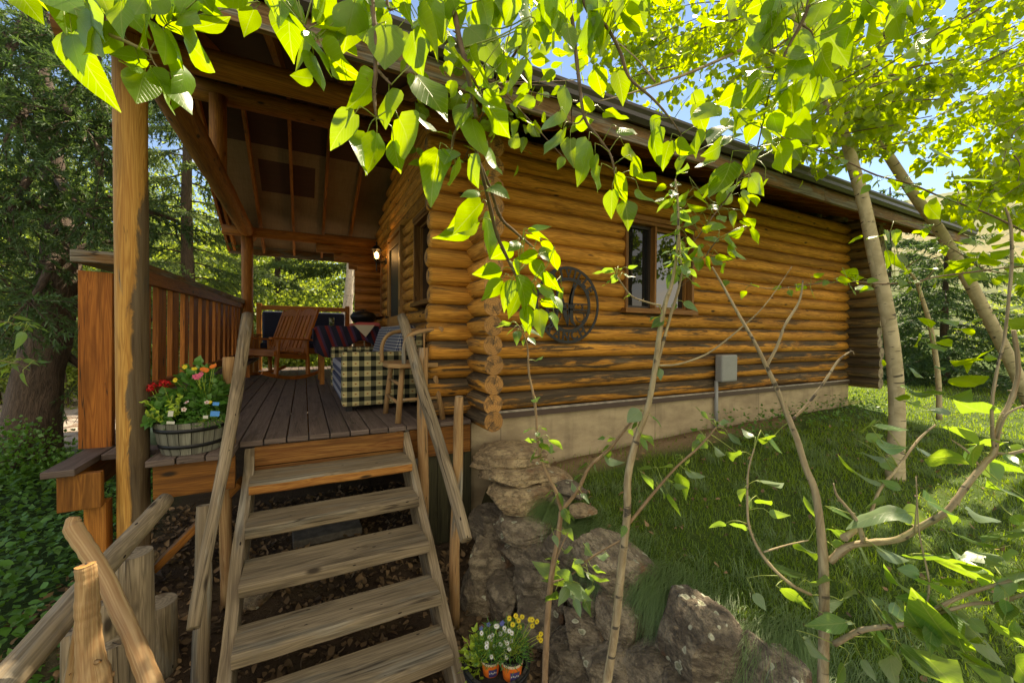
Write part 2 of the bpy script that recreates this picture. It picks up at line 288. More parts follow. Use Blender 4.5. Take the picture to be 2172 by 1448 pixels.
lk(t, col, b.inputs['Base Color']); b.inputs['Roughness'].default_value = 0.9
bp = nd(t, 'Bump', Strength=0.5, Distance=0.006); lk(t, math_(t, 'ADD', n2, n1), bp.inputs['Height']); lk(t, bp.outputs[0], b.inputs['Normal']); M['conc'] = m
# glass pane: dark, mirror-like
m, t, b, o = NT('window_glass'); b.inputs['Base Color'].default_value = (0.012, 0.013, 0.013, 1); b.inputs['Roughness'].default_value = 0.02; b.inputs['IOR'].default_value = 2.0
nz = noise_(t, nd(t, 'TexCoord').outputs['Object'], 3, 1); bp = nd(t, 'Bump', Strength=0.08, Distance=0.02); lk(t, nz, bp.inputs['Height']); lk(t, bp.outputs[0], b.inputs['Normal']); M['glass'] = m
# rock
def rockmat(name, A, B, lich):
    m, t, b, o = NT(name); co = nd(t, 'TexCoord').outputs['Object']
    n1 = noise_(t, co, 7, 6, 0.68, (1, 1, 2.2)); n2 = noise_(t, co, 26, 5, 0.7)
    col = mixc(t, ss(t, n1, 0.40, 0.58), A, B); n5 = noise_(t, co, 3.2, 7, 0.72, (1, 1, 3), 1.0); col = mixc(t, math_(t, 'MULTIPLY', math_(t, 'SUBTRACT', 1.0, ss(t, math_(t, 'ABSOLUTE', math_(t, 'SUBTRACT', n5, 0.5)), 0.002, 0.014)), 0.6), col, [c * 0.2 for c in A]); col = mixc(t, math_(t, 'MULTIPLY', ss(t, n2, 0.45, 0.68), 0.75), col, [c * 0.25 for c in A])  # thin dark lines put crevice shade into the stone colour
    n4 = noise_(t, co, 4, 3); col = mixc(t, math_(t, 'MULTIPLY', ss(t, n4, 0.6, 0.72), 0.6), col, (0.26, 0.10, 0.03))
    vo = nd(t, 'TexVoronoi', Scale=15.0, Randomness=1.0); cw = nd(t, 'VectorMath', operation='ADD'); lk(t, co, cw.inputs[0]); sc = nd(t, 'VectorMath', operation='SCALE', Scale=0.10); nc = nd(t, 'TexNoise', Scale=9.0); lk(t, co, nc.inputs['Vector']); lk(t, nc.outputs['Color'], sc.inputs[0]); lk(t, sc.outputs[0], cw.inputs[1]); lk(t, cw.outputs[0], vo.inputs['Vector'])
    spv = nd(t, 'SeparateColor'); lk(t, vo.outputs['Color'], spv.inputs[0])
    on = math_(t, 'LESS_THAN', spv.outputs[0], lich); blob = math_(t, 'MULTIPLY', math_(t, 'SUBTRACT', 1.0, ss(t, vo.outputs['Distance'], 0.26, 0.34)), on)
    lc = mixc(t, ss(t, vo.outputs['Distance'], 0.12, 0.32), (0.26, 0.27, 0.17), (0.58, 0.57, 0.42))
    col = mixc(t, blob, col, lc)
    lk(t, col, b.inputs['Base Color']); b.inputs['Roughness'].default_value = 0.9
    bp = nd(t, 'Bump', Strength=1.0, Distance=0.035); lk(t, math_(t, 'ADD', n1, math_(t, 'MULTIPLY', n2, 0.7)), bp.inputs['Height']); lk(t, bp.outputs[0], b.inputs['Normal'])
    return m
M['rockt'] = rockmat('tan_stone', (0.48, 0.36, 0.20), (0.30, 0.21, 0.115), 0.08)
M['rockr'] = rockmat('rusty_stone', (0.35, 0.285, 0.19), (0.17, 0.13, 0.085), 0.3)
M['rockd'] = rockmat('dark_stone', (0.27, 0.22, 0.15), (0.125, 0.098, 0.066), 0.22)
M['rockl'] = rockmat('lichen_stone', (0.27, 0.22, 0.15), (0.115, 0.088, 0.06), 0.75)

# ---------------- mesh building ----------------
class MB:
    def __init__(s): s.v = []; s.f = []; s.uv = []; s.t = []; s.m = []; s.s = []
    def face(s, idx, uvs, tint=1.0, m=0, sm=False):
        s.f.append(tuple(idx)); s.uv.extend(uvs); s.t.append(tint); s.m.append(m); s.s.append(sm)
    def tube(s, pts, rad, seg=12, tint=None, cm=None, m=0, caps=True, wob=0.0, prof=None, round_end=False):
        pts = [Vector(p) for p in pts]; n = len(pts)
        if not hasattr(rad, '__len__'): rad = [rad] * n
        rad = list(rad)
        if round_end:
            a, b2 = (pts[0] - pts[1]).normalized(), (pts[-1] - pts[-2]).normalized(); ra, rb = rad[0], rad[-1]
            pts = [pts[0] + a * ra * 0.28, pts[0] + a * ra * 0.15] + pts + [pts[-1] + b2 * rb * 0.15, pts[-1] + b2 * rb * 0.28]
            rad = [ra * 0.6, ra * 0.88] + rad + [rb * 0.88, rb * 0.6]; n += 4
        tint = R.uniform(0.8, 1.2) if tint is None else tint
        u = R.uniform(0, 50); v0 = R.uniform(0, 50); b0 = len(s.v); up = None; ro = R.uniform(0, 9)
        for i in range(n):
            tg = (pts[min(i + 1, n - 1)] - pts[max(i - 1, 0)]).normalized()
            if up is None: up = (Vector((0, 0, 1)) if abs(tg.z) < 0.9 else Vector((0, 1, 0)))
            sd = tg.cross(up).normalized(); up = sd.cross(tg).normalized()
            for k in range(seg):
                a = 2 * math.pi * k / seg; r = rad[i]
                if wob: r *= 1 + wob * noise.noise(Vector((math.cos(a) * 1.2 + ro, math.sin(a) * 1.2, pts[i].dot(tg) * 1.7 + ro)))
                s.v.append(pts[i] + (sd * math.cos(a) + up * math.sin(a)) * r)
        us = [u]
        for i in range(1, n): us.append(us[-1] + (pts[i] - pts[i - 1]).length)
        circ = 2 * math.pi * max(rad)
        for i in range(n - 1):
            for k in range(seg):
                k2 = (k + 1) % seg; a = b0 + i * seg
                va, vb = v0 + circ * k / seg, v0 + circ * (k + 1) / seg
                s.face((a + k, a + k2, a + seg + k2, a + seg + k), ((us[i], va), (us[i], vb), (us[i + 1], vb), (us[i + 1], va)), tint, m, True)
        if caps:
            cmi = m if cm is None else cm
            for e, i in ((0, 0), (1, n - 1)):
                idx = [b0 + i * seg + k for k in range(seg)]; rr = rad[i]; ph = R.uniform(0, 6.28)
                uvs = [(rr * math.cos(2 * math.pi * k / seg + ph), rr * math.sin(2 * math.pi * k / seg + ph)) for k in range(seg)]
                if e == 0: idx = idx[::-1]; uvs = uvs[::-1]
                s.face(idx, uvs, tint, cmi)
    def box(s, c, sz, rot=None, tint=None, m=0, taper=None):
        tint = R.uniform(0.82, 1.18) if tint is None else tint
        c = Vector(c); h = [x / 2 for x in sz]; b0 = len(s.v); q = []
        for x in (-1, 1):
            for y in (-1, 1):
                for z in (-1, 1):
                    p = Vector((x * h[0], y * h[1], z * h[2]))
                    q.append(p.copy()); s.v.append((rot @ p if rot is not None else p) + c)
        L = max(range(3), key=lambda i: sz[i]); u = R.uniform(0, 50); v = R.uniform(0, 50)
        for idx, ax in (((0, 1, 3, 2), 0), ((4, 6, 7, 5), 0), ((0, 4, 5, 1), 1), ((2, 3, 7, 6), 1), ((0, 2, 6, 4), 2), ((1, 5, 7, 3), 2)):
            oth = [i for i in range(3) if i != ax]
            ua = L if L != ax else oth[0]; va = [i for i in oth if i != ua][0]
            off = 0 if ax != L else 7
            s.face([b0 + i for i in idx], [(u + off + q[i][ua], v + ax * 0.7 + q[i][va]) for i in idx], tint, m)
    def beam(s, a, b, w, h, upv=(0, 0, 1), tint=None, m=0):
        a, b = Vector(a), Vector(b); d = b - a; L = d.length; d.normalize(); upv = Vector(upv)
        sd = d.cross(upv).normalized(); u2 = sd.cross(d).normalized()
        rot = Matrix((d, sd, u2)).transposed(); s.box((a + b) / 2, (L, w, h), rot, tint, m)
    def poly(s, pts, m=0, tint=1.0, sm=False):
        b0 = len(s.v); s.v.extend(Vector(p) for p in pts); s.face(range(b0, b0 + len(pts)), [(p[0], p[1] + p[2]) for p in pts], tint, m, sm)
    def lathe(s, c, prof, seg=28, m=0, tint=1.0, sm=True, rot=None):
        c = Vector(c); b0 = len(s.v)
        for r, z in prof:
            for k in range(seg):
                a = 2 * math.pi * k / seg; p = Vector((r * math.cos(a), r * math.sin(a), z)); s.v.append((rot @ p if rot is not None else p) + c)
        for i in range(len(prof) - 1):
            for k in range(seg):
                k2 = (k + 1) % seg; a = b0 + i * seg
                s.face((a + k, a + k2, a + seg + k2, a + seg + k), ((k / seg, prof[i][1]), ((k + 1) / seg, prof[i][1]), ((k + 1) / seg, prof[i + 1][1]), (k / seg, prof[i + 1][1])), tint, m, sm)
    def grid(s, fn, nu, nv, m=0, tint=1.0, sm=True, uvs=(1, 1)):
        b0 = len(s.v)
        for i in range(nu + 1):
            for j in range(nv + 1): s.v.append(Vector(fn(i / nu, j / nv)))
        w = nv + 1
        for i in range(nu):
            for j in range(nv):
                a = b0 + i * w + j
                s.face((a, a + w, a + w + 1, a + 1), [((i + p) / nu * uvs[0], (j + q) / nv * uvs[1]) for p, q in ((0, 0), (1, 0), (1, 1), (0, 1))], tint, m, sm)
    def build(s, name, mats, parent=None, bevel=0, thick=0):
        me = bpy.data.meshes.new(name); me.from_pydata([tuple(v) for v in s.v], [], s.f)
        if not isinstance(mats, (list, tuple)): mats = [mats]
        for q in mats: me.materials.append(q)
        ul = me.uv_layers.new(name='UVMap'); ul.data.foreach_set('uv', np.array(s.uv, dtype=np.float32).ravel())
        a = me.attributes.new('tint', 'FLOAT', 'FACE'); a.data.foreach_set('value', s.t)
        me.polygons.foreach_set('material_index', s.m); me.polygons.foreach_set('use_smooth', s.s); me.update()
        o = bpy.data.objects.new(name, me); C.objects.link(o); par(o, parent)
        if bevel:
            bm = o.modifiers.new('bevel', 'BEVEL'); bm.width = bevel; bm.segments = 2; bm.limit_method = 'ANGLE'; bm.angle_limit = 0.7
        if thick:
            sm = o.modifiers.new('solid', 'SOLIDIFY'); sm.thickness = thick; sm.offset = 0
        return o
def par(o, parent):
    if parent is None: return
    o.parent = parent; r = parent; T = Matrix.Identity(4)
    while r is not None: T = T @ Matrix.Translation(r.location); r = r.parent
    o.matrix_parent_inverse = T.inverted() if parent.type == 'EMPTY' else Matrix.Identity(4)
def tag(o, label=None, cat=None, group=None, kind=None):
    if label: o['label'] = label
    if cat: o['category'] = cat
    if group: o['group'] = group
    if kind: o['kind'] = kind
    return o
def thing(name, label, cat, loc=(0, 0, 0), group=None):
    o = bpy.data.objects.new(name, None); C.objects.link(o); o.location = loc; o.empty_display_size = 0.1
    return tag(o, label, cat, group)
def struct(o): o['kind'] = 'structure'; return o

def npmesh(name, mat, V, Fq, UV, tint, parent=None, smooth=True):   # V (n,3), Fq (m,4) quads
    me = bpy.data.meshes.new(name); n = len(V); m_ = len(Fq); k = Fq.shape[1]
    me.vertices.add(n); me.vertices.foreach_set('co', V.astype(np.float32).ravel())
    me.loops.add(m_ * k); me.loops.foreach_set('vertex_index', Fq.astype(np.int32).ravel())
    me.polygons.add(m_); me.polygons.foreach_set('loop_start', np.arange(m_, dtype=np.int32) * k)
    me.polygons.foreach_set('use_smooth', np.full(m_, smooth))
    if UV is not None:
        ul = me.uv_layers.new(name='UVMap'); ul.data.foreach_set('uv', UV[Fq.ravel()].astype(np.float32).ravel())
    a = me.attributes.new('tint', 'FLOAT', 'POINT'); a.data.foreach_set('value', tint.astype(np.float32))
    me.materials.append(mat); me.update(calc_edges=True); me.validate()
    o = bpy.data.objects.new(name, me); C.objects.link(o); par(o, parent); return o
def tmpl(rows, cols, notch=0.0, wavy=0.0):
    vs = []; uv = []
    for i, (t, w) in enumerate(rows):
        for x in cols: vs.append((x * w, t + notch * (abs(x) if i == 0 else 0) , abs(x) * w, t)); uv.append((0.5 + x * 0.5 * (w / 0.5), t))
    nc = len(cols); f = [(i * nc + j, i * nc + j + 1, (i + 1) * nc + j + 1, (i + 1) * nc + j) for i in range(len(rows) - 1) for j in range(nc - 1)]
    return np.array(vs), np.array(f), np.array(uv)
HEART = tmpl([(0, .13), (.04, .31), (.12, .435), (.24, .50), (.38, .485), (.52, .415), (.66, .31), (.79, .20), (.90, .095), (1, .012)], (-1, -.5, 0, .5, 1), notch=-0.05)
MIDL = tmpl([(0, .06), (.14, .38), (.36, .5), (.62, .36), (.84, .15), (1, .01)], (-1, 0, 1))
FARL = tmpl([(0, .10), (.42, .5), (1, .02)], (-1, 1))
NEED = tmpl([(0, .5), (1, .16)], (-1, 1))
def leaves(name, mat, B, D, N, L, Wd, T, parent=None, fold=0.25, curl=0.25, tint=None):
    tv, tf, tu = T; n = len(B); k = len(tv)
    B = np.asarray(B, float); D = np.asarray(D, float); N = np.asarray(N, float); L = np.asarray(L, float).reshape(n, 1, 1)
    D /= np.linalg.norm(D, axis=1, keepdims=True) + 1e-9
    N = N - D * np.sum(D * N, axis=1, keepdims=True); N /= np.linalg.norm(N, axis=1, keepdims=True) + 1e-9
    Sd = np.cross(D, N); Wd = np.broadcast_to(np.asarray(Wd, float).reshape(-1, 1, 1), (n, 1, 1))
    fo = NR.uniform(0.3, 1, (n, 1, 1)) * fold; cu = NR.normal(0, 1, (n, 1, 1)) * curl; wv = NR.uniform(-1, 1, (n, 1, 1)) * 0.20
    x = tv[None, :, 0:1]; y = tv[None, :, 1:2]
    V = B[:, None, :] + Sd[:, None, :] * x * Wd * L + D[:, None, :] * y * L + N[:, None, :] * (fo * np.abs(x) * Wd - cu * y * y + wv * x * np.sin(y * 7 + cu * 9)) * L
    Fq = (tf[None] + (np.arange(n) * k)[:, None, None]).reshape(-1, tf.shape[1]); UV = np.tile(tu, (n, 1))
    tt = NR.uniform(0, 1, n) if tint is None else np.asarray(tint, float)
    return npmesh(name, mat, V.reshape(-1, 3), Fq, UV, np.repeat(tt, k), parent)
def rnd_dir(n):
    v = NR.normal(size=(n, 3)); return v / np.linalg.norm(v, axis=1, keepdims=True)
def smooth_path(pts, n=4):            # Catmull-Rom through points with radius
    out = []
    for i in range(len(pts) - 1):
        p = [np.array(pts[max(0, min(len(pts) - 1, i + k))], float) for k in (-1, 0, 1, 2)]
        for j in range(n):
            t = j / n; out.append(0.5 * ((2 * p[1]) + (-p[0] + p[2]) * t + (2 * p[0] - 5 * p[1] + 4 * p[2] - p[3]) * t * t + (-p[0] + 3 * p[1] - 3 * p[2] + p[3]) * t ** 3))
    out.append(np.array(pts[-1], float)); return out
def pxpath(pts):                      # [(px,py,depth,radius)...] -> positions, radii
    q = smooth_path([(*P(a, b, c), r / math.sqrt(1 + ((a - CX) / F_PX) ** 2)) for a, b, c, r in pts], 5); return [Vector(x[:3]) for x in q], [x[3] for x in q]

# ---------------- terrain ----------------
def sst(x, a, b):
    t = np.clip((x - a) / (b - a), 0, 1); return t * t * (3 - 2 * t)
EY = np.array([-6, -0.5, 0, 0.8, 1.2, 1.5, 2.0, 2.6, 3.05, 3.3]); EX = np.array([3.4, 2.35, 2.12, 1.86, 1.72, 1.62, 1.52, 1.42, 1.40, 1.30])
def edge_x(y): return np.interp(y, EY, EX)
def gz(x, y):
    x = np.asarray(x, float); y = np.asarray(y, float)
    lawn = -0.36 - 0.12 * np.exp(-np.maximum(x - 2.1, 0) / 1.6) - np.where(y < 3.2, (3.2 - y) * (0.105 + 0.05 * np.exp(-np.abs(x - 1.7) / 1.2)), 0)
    lawn = lawn + np.maximum(x - 12, 0) * 0.012 + np.maximum(np.hypot(x, y) - 40, 0) * 0.02
    low = -1.0 - 0.16 * sst(-y, -3.2, -1.6) + 0.13 * sst(-x, 0.3, 1.1) * sst(y, 2.0, 3.0) + 0.04 * np.sin(x * 2.3 + 1) * np.sin(y * 1.7)
    low = low + 0.12 * sst(-x, 1.3, 4) - 0.03 * np.maximum(y - 9, 0) * (np.hypot(x, y) < 60)
    e = edge_x(y); inh = (x > 1.2) & (y > 3.15)
    w = sst(x, e - 0.16, e + 0.10); w = np.where(y > 3.15, sst(x, 7.7, 8.4) , w)
    w = np.where(y < -3, sst(x, e - 1, e + 2), w)
    z = low * (1 - w) + lawn * w
    bx = np.sin(x * 5.1 + y * 3) * np.sin(y * 6.3 - x * 2) * 0.012
    return z + bx
def gzf(x, y): return float(gz(x, y))
xs = np.concatenate([[-600, -250, -120, -60, -35, -22, -15, -11, -9], np.arange(-7.5, 14.01, 0.12), [15, 17, 20, 25, 32, 45, 70, 120, 250, 600]])
ys = np.concatenate([[-600, -250, -100, -40, -20, -12, -8, -5.5, -4], np.arange(-3, 12.01, 0.12), [13, 15, 18, 22, 28, 36, 50, 80, 140, 300, 900]])
X_, Y_ = np.meshgrid(xs, ys); Z_ = gz(X_, Y_); nx, ny = len(xs), len(ys)
V = np.stack([X_, Y_, Z_], -1).reshape(-1, 3); ii = np.arange(nx * ny).reshape(ny, nx)
Fq = np.stack([ii[:-1, :-1], ii[:-1, 1:], ii[1:, 1:], ii[1:, :-1]], -1).reshape(-1, 4)
lawnm = np.where(Y_ < 3.2, sst(X_, edge_x(Y_) - 0.1, edge_x(Y_) + 0.15), sst(X_, 7.8, 8.5))
lawnm = lawnm * (1 - 0.9 * sst(Y_, 2.72, 3.0) * (X_ < 5.6) * (X_ > 1.6) * (Y_ < 3.4))
grav = sst(Y_, 6.6, 7.6) * sst(-X_, 0.2, 1.3) * (1 - sst(-X_, 9, 14)) * (1 - sst(Y_, 14, 20)); grav = np.maximum(grav, sst(Y_, 9.6, 10.2) * (X_ < 2.5) * (X_ > -9) * (Y_ < 18))
covm = sst(-X_, 0.95, 1.3) * (1 - grav)
m, t, b, o = NT('ground_surface'); geo = nd(t, 'NewGeometry'); pos = geo.outputs['Position']
al = nd(t, 'Attribute', attribute_name='tint').outputs['Fac']; ag = nd(t, 'Attribute', attribute_name='gravel').outputs['Fac']; ac = nd(t, 'Attribute', attribute_name='cover').outputs['Fac']
n1 = noise_(t, pos, 3.5, 6, 0.65); n2 = noise_(t, pos, 40, 5, 0.7); n3 = noise_(t, pos, 0.12, 4, 0.6)
soil = mixc(t, n2, (0.045, 0.03, 0.02), (0.12, 0.08, 0.05)); spz = nd(t, 'SeparateXYZ'); lk(t, pos, spz.inputs[0]); soil = mixc(t, ss(t, n1, 0.4, 0.7), soil, (0.13, 0.085, 0.05)); soil = mixc(t, math_(t, 'GREATER_THAN', spz.outputs[0], 1.6), soil, mixc(t, n2, (0.20, 0.13, 0.075), (0.36, 0.25, 0.15)))
gr = mixc(t, n2, (0.035, 0.07, 0.012), (0.075, 0.125, 0.02)); gr = mixc(t, ss(t, n3, 0.5, 0.7), gr, (0.16, 0.17, 0.05))
gv = mixc(t, n2, (0.36, 0.29, 0.23), (0.55, 0.47, 0.40)); gv = mixc(t, ss(t, n1, 0.5, 0.65), gv, (0.16, 0.10, 0.06))
col = mixc(t, math_(t, 'ADD', al, math_(t, 'MULTIPLY', math_(t, 'SUBTRACT', n1, 0.5), 0.5), clamp=True), soil, gr)
col = mixc(t, ac, col, (0.03, 0.06, 0.015)); col = mixc(t, ag, col, gv)
lk(t, col, b.inputs['Base Color']); b.inputs['Roughness'].default_value = 0.95; b.inputs['Specular IOR Level'].default_value = 0.2
bp = nd(t, 'Bump', Strength=0.8, Distance=0.03); lk(t, math_(t, 'ADD', n1, n2), bp.inputs['Height']); lk(t, bp.outputs[0], b.inputs['Normal'])
g = npmesh('ground', m, V, Fq, None, lawnm.ravel())
for nm, ar in (('gravel', grav), ('cover', covm)):
    a = g.data.attributes.new(nm, 'FLOAT', 'POINT'); a.data.foreach_set('value', ar.ravel().astype(np.float32))
struct(g)
# distant hillside on the right
m, t, b, o = NT('hillside_surface'); pos = nd(t, 'NewGeometry').outputs['Position']
n1 = noise_(t, pos, 0.05, 6, 0.65); n2 = noise_(t, pos, 0.35, 4, 0.7)
col = mixc(t, ss(t, n1, 0.35, 0.6), (0.25, 0.22, 0.10), (0.14, 0.17, 0.06)); col = mixc(t, ss(t, n2, 0.56, 0.66), col, (0.06, 0.08, 0.045))
lk(t, col, b.inputs['Base Color']); b.inputs['Roughness'].default_value = 1
mb = MB()
def hill(u, v):
    a = math.radians(-50 + 175 * u); r = 55 + 190 * v
    z = -2 + 62 * (v ** 0.8) * (0.55 + 0.45 * math.sin(a * 2.6 + 0.6)) + 6 * noise.noise(Vector((u * 9, v * 5, 1)))
    return (r * math.cos(a), r * math.sin(a), z - 1)
mb.grid(hill, 70, 24); struct(mb.build('hill', m))

# ---------------- log cabin ----------------
PI = math.pi
cabin = thing('log_cabin', 'honey coloured log cabin with covered porch, brown gutter and concrete base', 'log cabin', (4, 5, -0.4))
ZP, RL, YS, XF = 0.155, 0.0825, 3.2, 1.24
YRIDGE, YE, ZE, SL = 5.75, 2.38, 2.37, 0.42
YF = 2 * YRIDGE - YS           # far wall outer face
def jit(a): return R.uniform(-a, a)
def hlog(mb, a, b, r=RL, tint=None, seg=14, re=False):
    a, b = Vector(a), Vector(b); n = max(2, int((b - a).length / 0.28)); pts = []; rad = []
    ph = R.uniform(0, 9)
    for i in range(n + 1):
        p = a.lerp(b, i / n); k = noise.noise(Vector((i * 0.35 + ph, ph, 0)))
        pts.append(p + Vector((0, 0, 0.006 * k))); rad.append(r * (1 + 0.04 * noise.noise(Vector((i * 0.45, ph, 3)))))
    mb.tube(pts, rad, seg, tint, cm=1, wob=0.05, round_end=re)
def spans(lo, hi, holes, z):
    segs = [(lo, hi)]
    for a, b2, z0, z1 in holes:
        if z0 - 0.06 < z < z1 + 0.05:
            new = []
            for s, e in segs:
                if b2 <= s or a >= e: new.append((s, e)); continue
                if a > s: new.append((s, a))
                if b2 < e: new.append((b2, e))
            segs = new
    return segs
SW = (3.0, 4.06, 0.98, 1.94); FWN = (4.33, 5.08, 1.08, 2.10); FD = (5.80, 6.80, -0.1, 2.24); FWF = (7.52, 8.28, 1.06, 2.10)
side, front, back, far = MB(), MB(), MB(), MB()
for k in range(17):
    z = 0.1025 + ZP * k
    if z < 2.52:
        for s, e in spans(0.93 + jit(0.012), 7.86, [SW], z): hlog(side, (s, YS + RL, z), (e, YS + RL, z), re=True)
    z = ZP * k
    r0 = 0.05 if k == 0 else 0
    if z < 2.52:
        for s, e in spans(2.86 + jit(0.014), YF + 0.3, [FWN, FD, FWF], z): hlog(front, (XF + RL, s, z + r0 * 0.4), (XF + RL, e, z + r0 * 0.4), RL)
        hlog(back, (7.80, 2.82 + jit(0.02), z), (7.80, YF + 0.2, z)); hlog(far, (0.86 if z < 1.9 else 0.86 - (z - 1.9) * 0.9, YF - RL, z), (7.9, YF - RL, z), seg=10)
for k in range(17, 25):               # gable logs under the roof
    z = ZP * k; y0 = YE + (z + 0.10 - ZE) / SL + 0.05
    if y0 < YRIDGE - 0.1: hlog(front, (XF + RL, y0, z), (XF + RL, 2 * YRIDGE - y0, z)); hlog(back, (7.80, y0, z), (7.80, 2 * YRIDGE - y0, z), seg=10)
side.build('side_wall', [M['log'], M['end']], cabin); front.build('front_wall', [M['log'], M['end']], cabin)
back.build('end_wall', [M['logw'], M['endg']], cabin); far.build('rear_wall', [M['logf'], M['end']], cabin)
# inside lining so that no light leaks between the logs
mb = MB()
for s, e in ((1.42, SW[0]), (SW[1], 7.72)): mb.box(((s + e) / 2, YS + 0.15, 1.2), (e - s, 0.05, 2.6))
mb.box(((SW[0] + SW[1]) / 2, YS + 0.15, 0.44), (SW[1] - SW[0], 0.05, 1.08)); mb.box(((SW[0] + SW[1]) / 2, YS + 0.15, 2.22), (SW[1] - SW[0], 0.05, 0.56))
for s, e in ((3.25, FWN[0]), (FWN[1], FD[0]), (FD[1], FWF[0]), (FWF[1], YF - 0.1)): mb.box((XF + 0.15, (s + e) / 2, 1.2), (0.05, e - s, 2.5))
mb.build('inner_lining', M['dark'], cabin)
# foundation and sill flashing
mb = MB(); mb.box((4.5, 3.19 + 2.6, -0.62), (6.46, 5.2, 1.19), tint=1); mb.build('foundation', M['conc'], cabin)
mb = MB(); mb.box((4.5, 3.18, -0.012), (6.45, 0.04, 0.05), tint=1); mb.build('sill_flashing', plain('brown_flashing', (0.07, 0.04, 0.03), 0.5), cabin)
mb = MB(); mb.box((4.5, 3.19, 0.019), (6.4, 0.05, 0.01), tint=1); mb.build('caulk_strip', plain('grey_caulk', (0.38, 0.34, 0.28), 0.8, n=0.4, nscale=12), cabin)
# roof
XA, XB = -1.22, 9.47
def roofslab(mb, x0, x1, y0, y1, z0, z1, th):
    b0 = len(mb.v)
    for x in (x0, x1):
        for (y, z) in ((y0, z0), (y1, z1), (y1, z1 + th), (y0, z0 + th)): mb.v.append(Vector((x, y, z)))
    for f in ((0, 1, 5, 4), (1, 2, 6, 5), (2, 3, 7, 6), (3, 0, 4, 7), (0, 3, 2, 1), (4, 5, 6, 7)):
        mb.face([b0 + i for i in f], [(0, 0), (1, 0), (1, 1), (0, 1)])
ZR = ZE + SL * (YRIDGE - YE); YE2 = 2 * YRIDGE - YE
mb = MB(); roofslab(mb, XA, XB, YE, YRIDGE, ZE, ZR, 0.02); roofslab(mb, XA, XB, YE2, YRIDGE, ZE, ZR, 0.02); mb.build('roof_decking', M['ply'], cabin)
mb = MB(); roofslab(mb, XA - 0.03, XB + 0.03, YE - 0.05, YRIDGE, ZE + 0.0, ZR + 0.024, 0.03); roofslab(mb, XA - 0.03, XB + 0.03, YE2 + 0.05, YRIDGE, ZE + 0.0, ZR + 0.024, 0.03)
for i in range(26):
    x = XA + 0.1 + i * 0.42
    for sg in (-1, 1): mb.beam((x, YRIDGE + sg * (YRIDGE - YE), ZE + 0.075), (x, YRIDGE, ZR + 0.065), 0.03, 0.02)
mb.build('roof', M['roof'], cabin)
# rafters
xr = [-1.15 + 0.0, -0.68, -0.17, 0.32, 0.80] + [1.32 + 0.55 * i for i in range(15)]
for i, x in enumerate(xr):
    for sg in (-1, 1):
        if sg == 1 and x > 1.3: continue
        mb = MB(); mb.beam((x, YRIDGE + sg * (YRIDGE - YE - 0.03), ZE - 0.065), (x, YRIDGE + sg * 0.02, ZR - 0.075), 0.04, 0.125); mb.build('rafter', M['beam'], cabin)
# fascia, gutter
mb = MB(); x = XA
for L_ in (2.9, 3.4, 2.6, 1.79): mb.box((x + L_ / 2, YE - 0.02, ZE - 0.105), (L_ - 0.006, 0.035, 0.135)); x += L_
mb.build('fascia_board', M['fascia'], cabin, bevel=0.003)
mb = MB(); mb.box((0.05, YE2 + 0.01, ZE - 0.085), (2.6, 0.035, 0.16)); mb.build('fascia_board', M['fascia'], cabin, bevel=0.003)
mb = MB(); mb.box(((XA + XB) / 2, YE + 0.05, ZE - 0.06), (XB - XA - 0.02, 0.10, 0.10)); mb.build('sub_fascia', M['beam'], cabin)
mb = MB(); prof = [(0, 0.0), (0, -0.085), (-0.045, -0.10), (-0.075, -0.075), (-0.078, -0.045), (-0.095, -0.02), (-0.095, 0.0), (-0.085, 0.0), (-0.085, -0.015)]
gy, gzz = YE - 0.04, 2.425
for i in range(len(prof) - 1):
    (a, b2), (c, d) = prof[i], prof[i + 1]
    mb.poly([(XA - 0.02, gy + a, gzz + b2), (XB + 0.03, gy + a, gzz + b2), (XB + 0.03, gy + c, gzz + d), (XA - 0.02, gy + c, gzz + d)])
mb.build('gutter', M['gutter'], cabin, thick=0.003)
for sg in (-1, 1):                    # bargeboards at the porch gable
    mb = MB(); mb.beam((XA - 0.02, YRIDGE + sg * (YRIDGE - YE), ZE - 0.07), (XA - 0.02, YRIDGE, ZR - 0.07), 0.035, 0.15); mb.build('bargeboard', M['beam'], cabin)
# porch log frame
def part_log(name, a, b, r, mat='beam', end='end', taper=1.0):
    mb = MB(); a, b = Vector(a), Vector(b); n = max(3, int((b - a).length / 0.3)); ph = R.uniform(0, 9)
    pts = [a.lerp(b, i / n) for i in range(n + 1)]; rad = [r * (1 + (taper - 1) * i / n) * (1 + 0.03 * noise.noise(Vector((i * .5, ph, 0)))) for i in range(n + 1)]
    mb.tube(pts, rad, 20, 1.0, cm=1, wob=0.03); return mb.build(name, [M[mat], M[end]], cabin)
part_log('plate_log', (-1.21, 3.16, 2.40), (1.3, 3.16, 2.42), 0.082, 'beam')
part_log('plate_log', (-1.21, YF - 0.1, 2.44), (1.3, YF - 0.1, 2.44), 0.085, 'beam')
part_log('tie_log', (-0.87, 2.7, 2.455), (-0.87, YF + 0.35, 2.46), 0.112, 'beam')
part_log('ridge_log', (-1.2, YRIDGE, ZR - 0.30), (1.3, YRIDGE, ZR - 0.30), 0.115, 'beam')
part_log('king_post', (-0.87, YRIDGE - 0.1, 2.55), (-0.87, YRIDGE - 0.1, ZR - 0.38), 0.085, 'beam')
part_log('porch_post', (-0.862, 3.0, -0.95), (-0.862, 3.0, 2.34), 0.072, 'post', taper=1.02)
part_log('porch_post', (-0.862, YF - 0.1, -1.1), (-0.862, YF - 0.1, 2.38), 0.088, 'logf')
mb = MB()
for i, L_ in enumerate((0.35, 0.75, 1.05)): hlog(mb, (1.25 - L_, YF - 0.1, 2.28 - (2 - i) * ZP), (1.3, YF - 0.1, 2.28 - (2 - i) * ZP), 0.078)
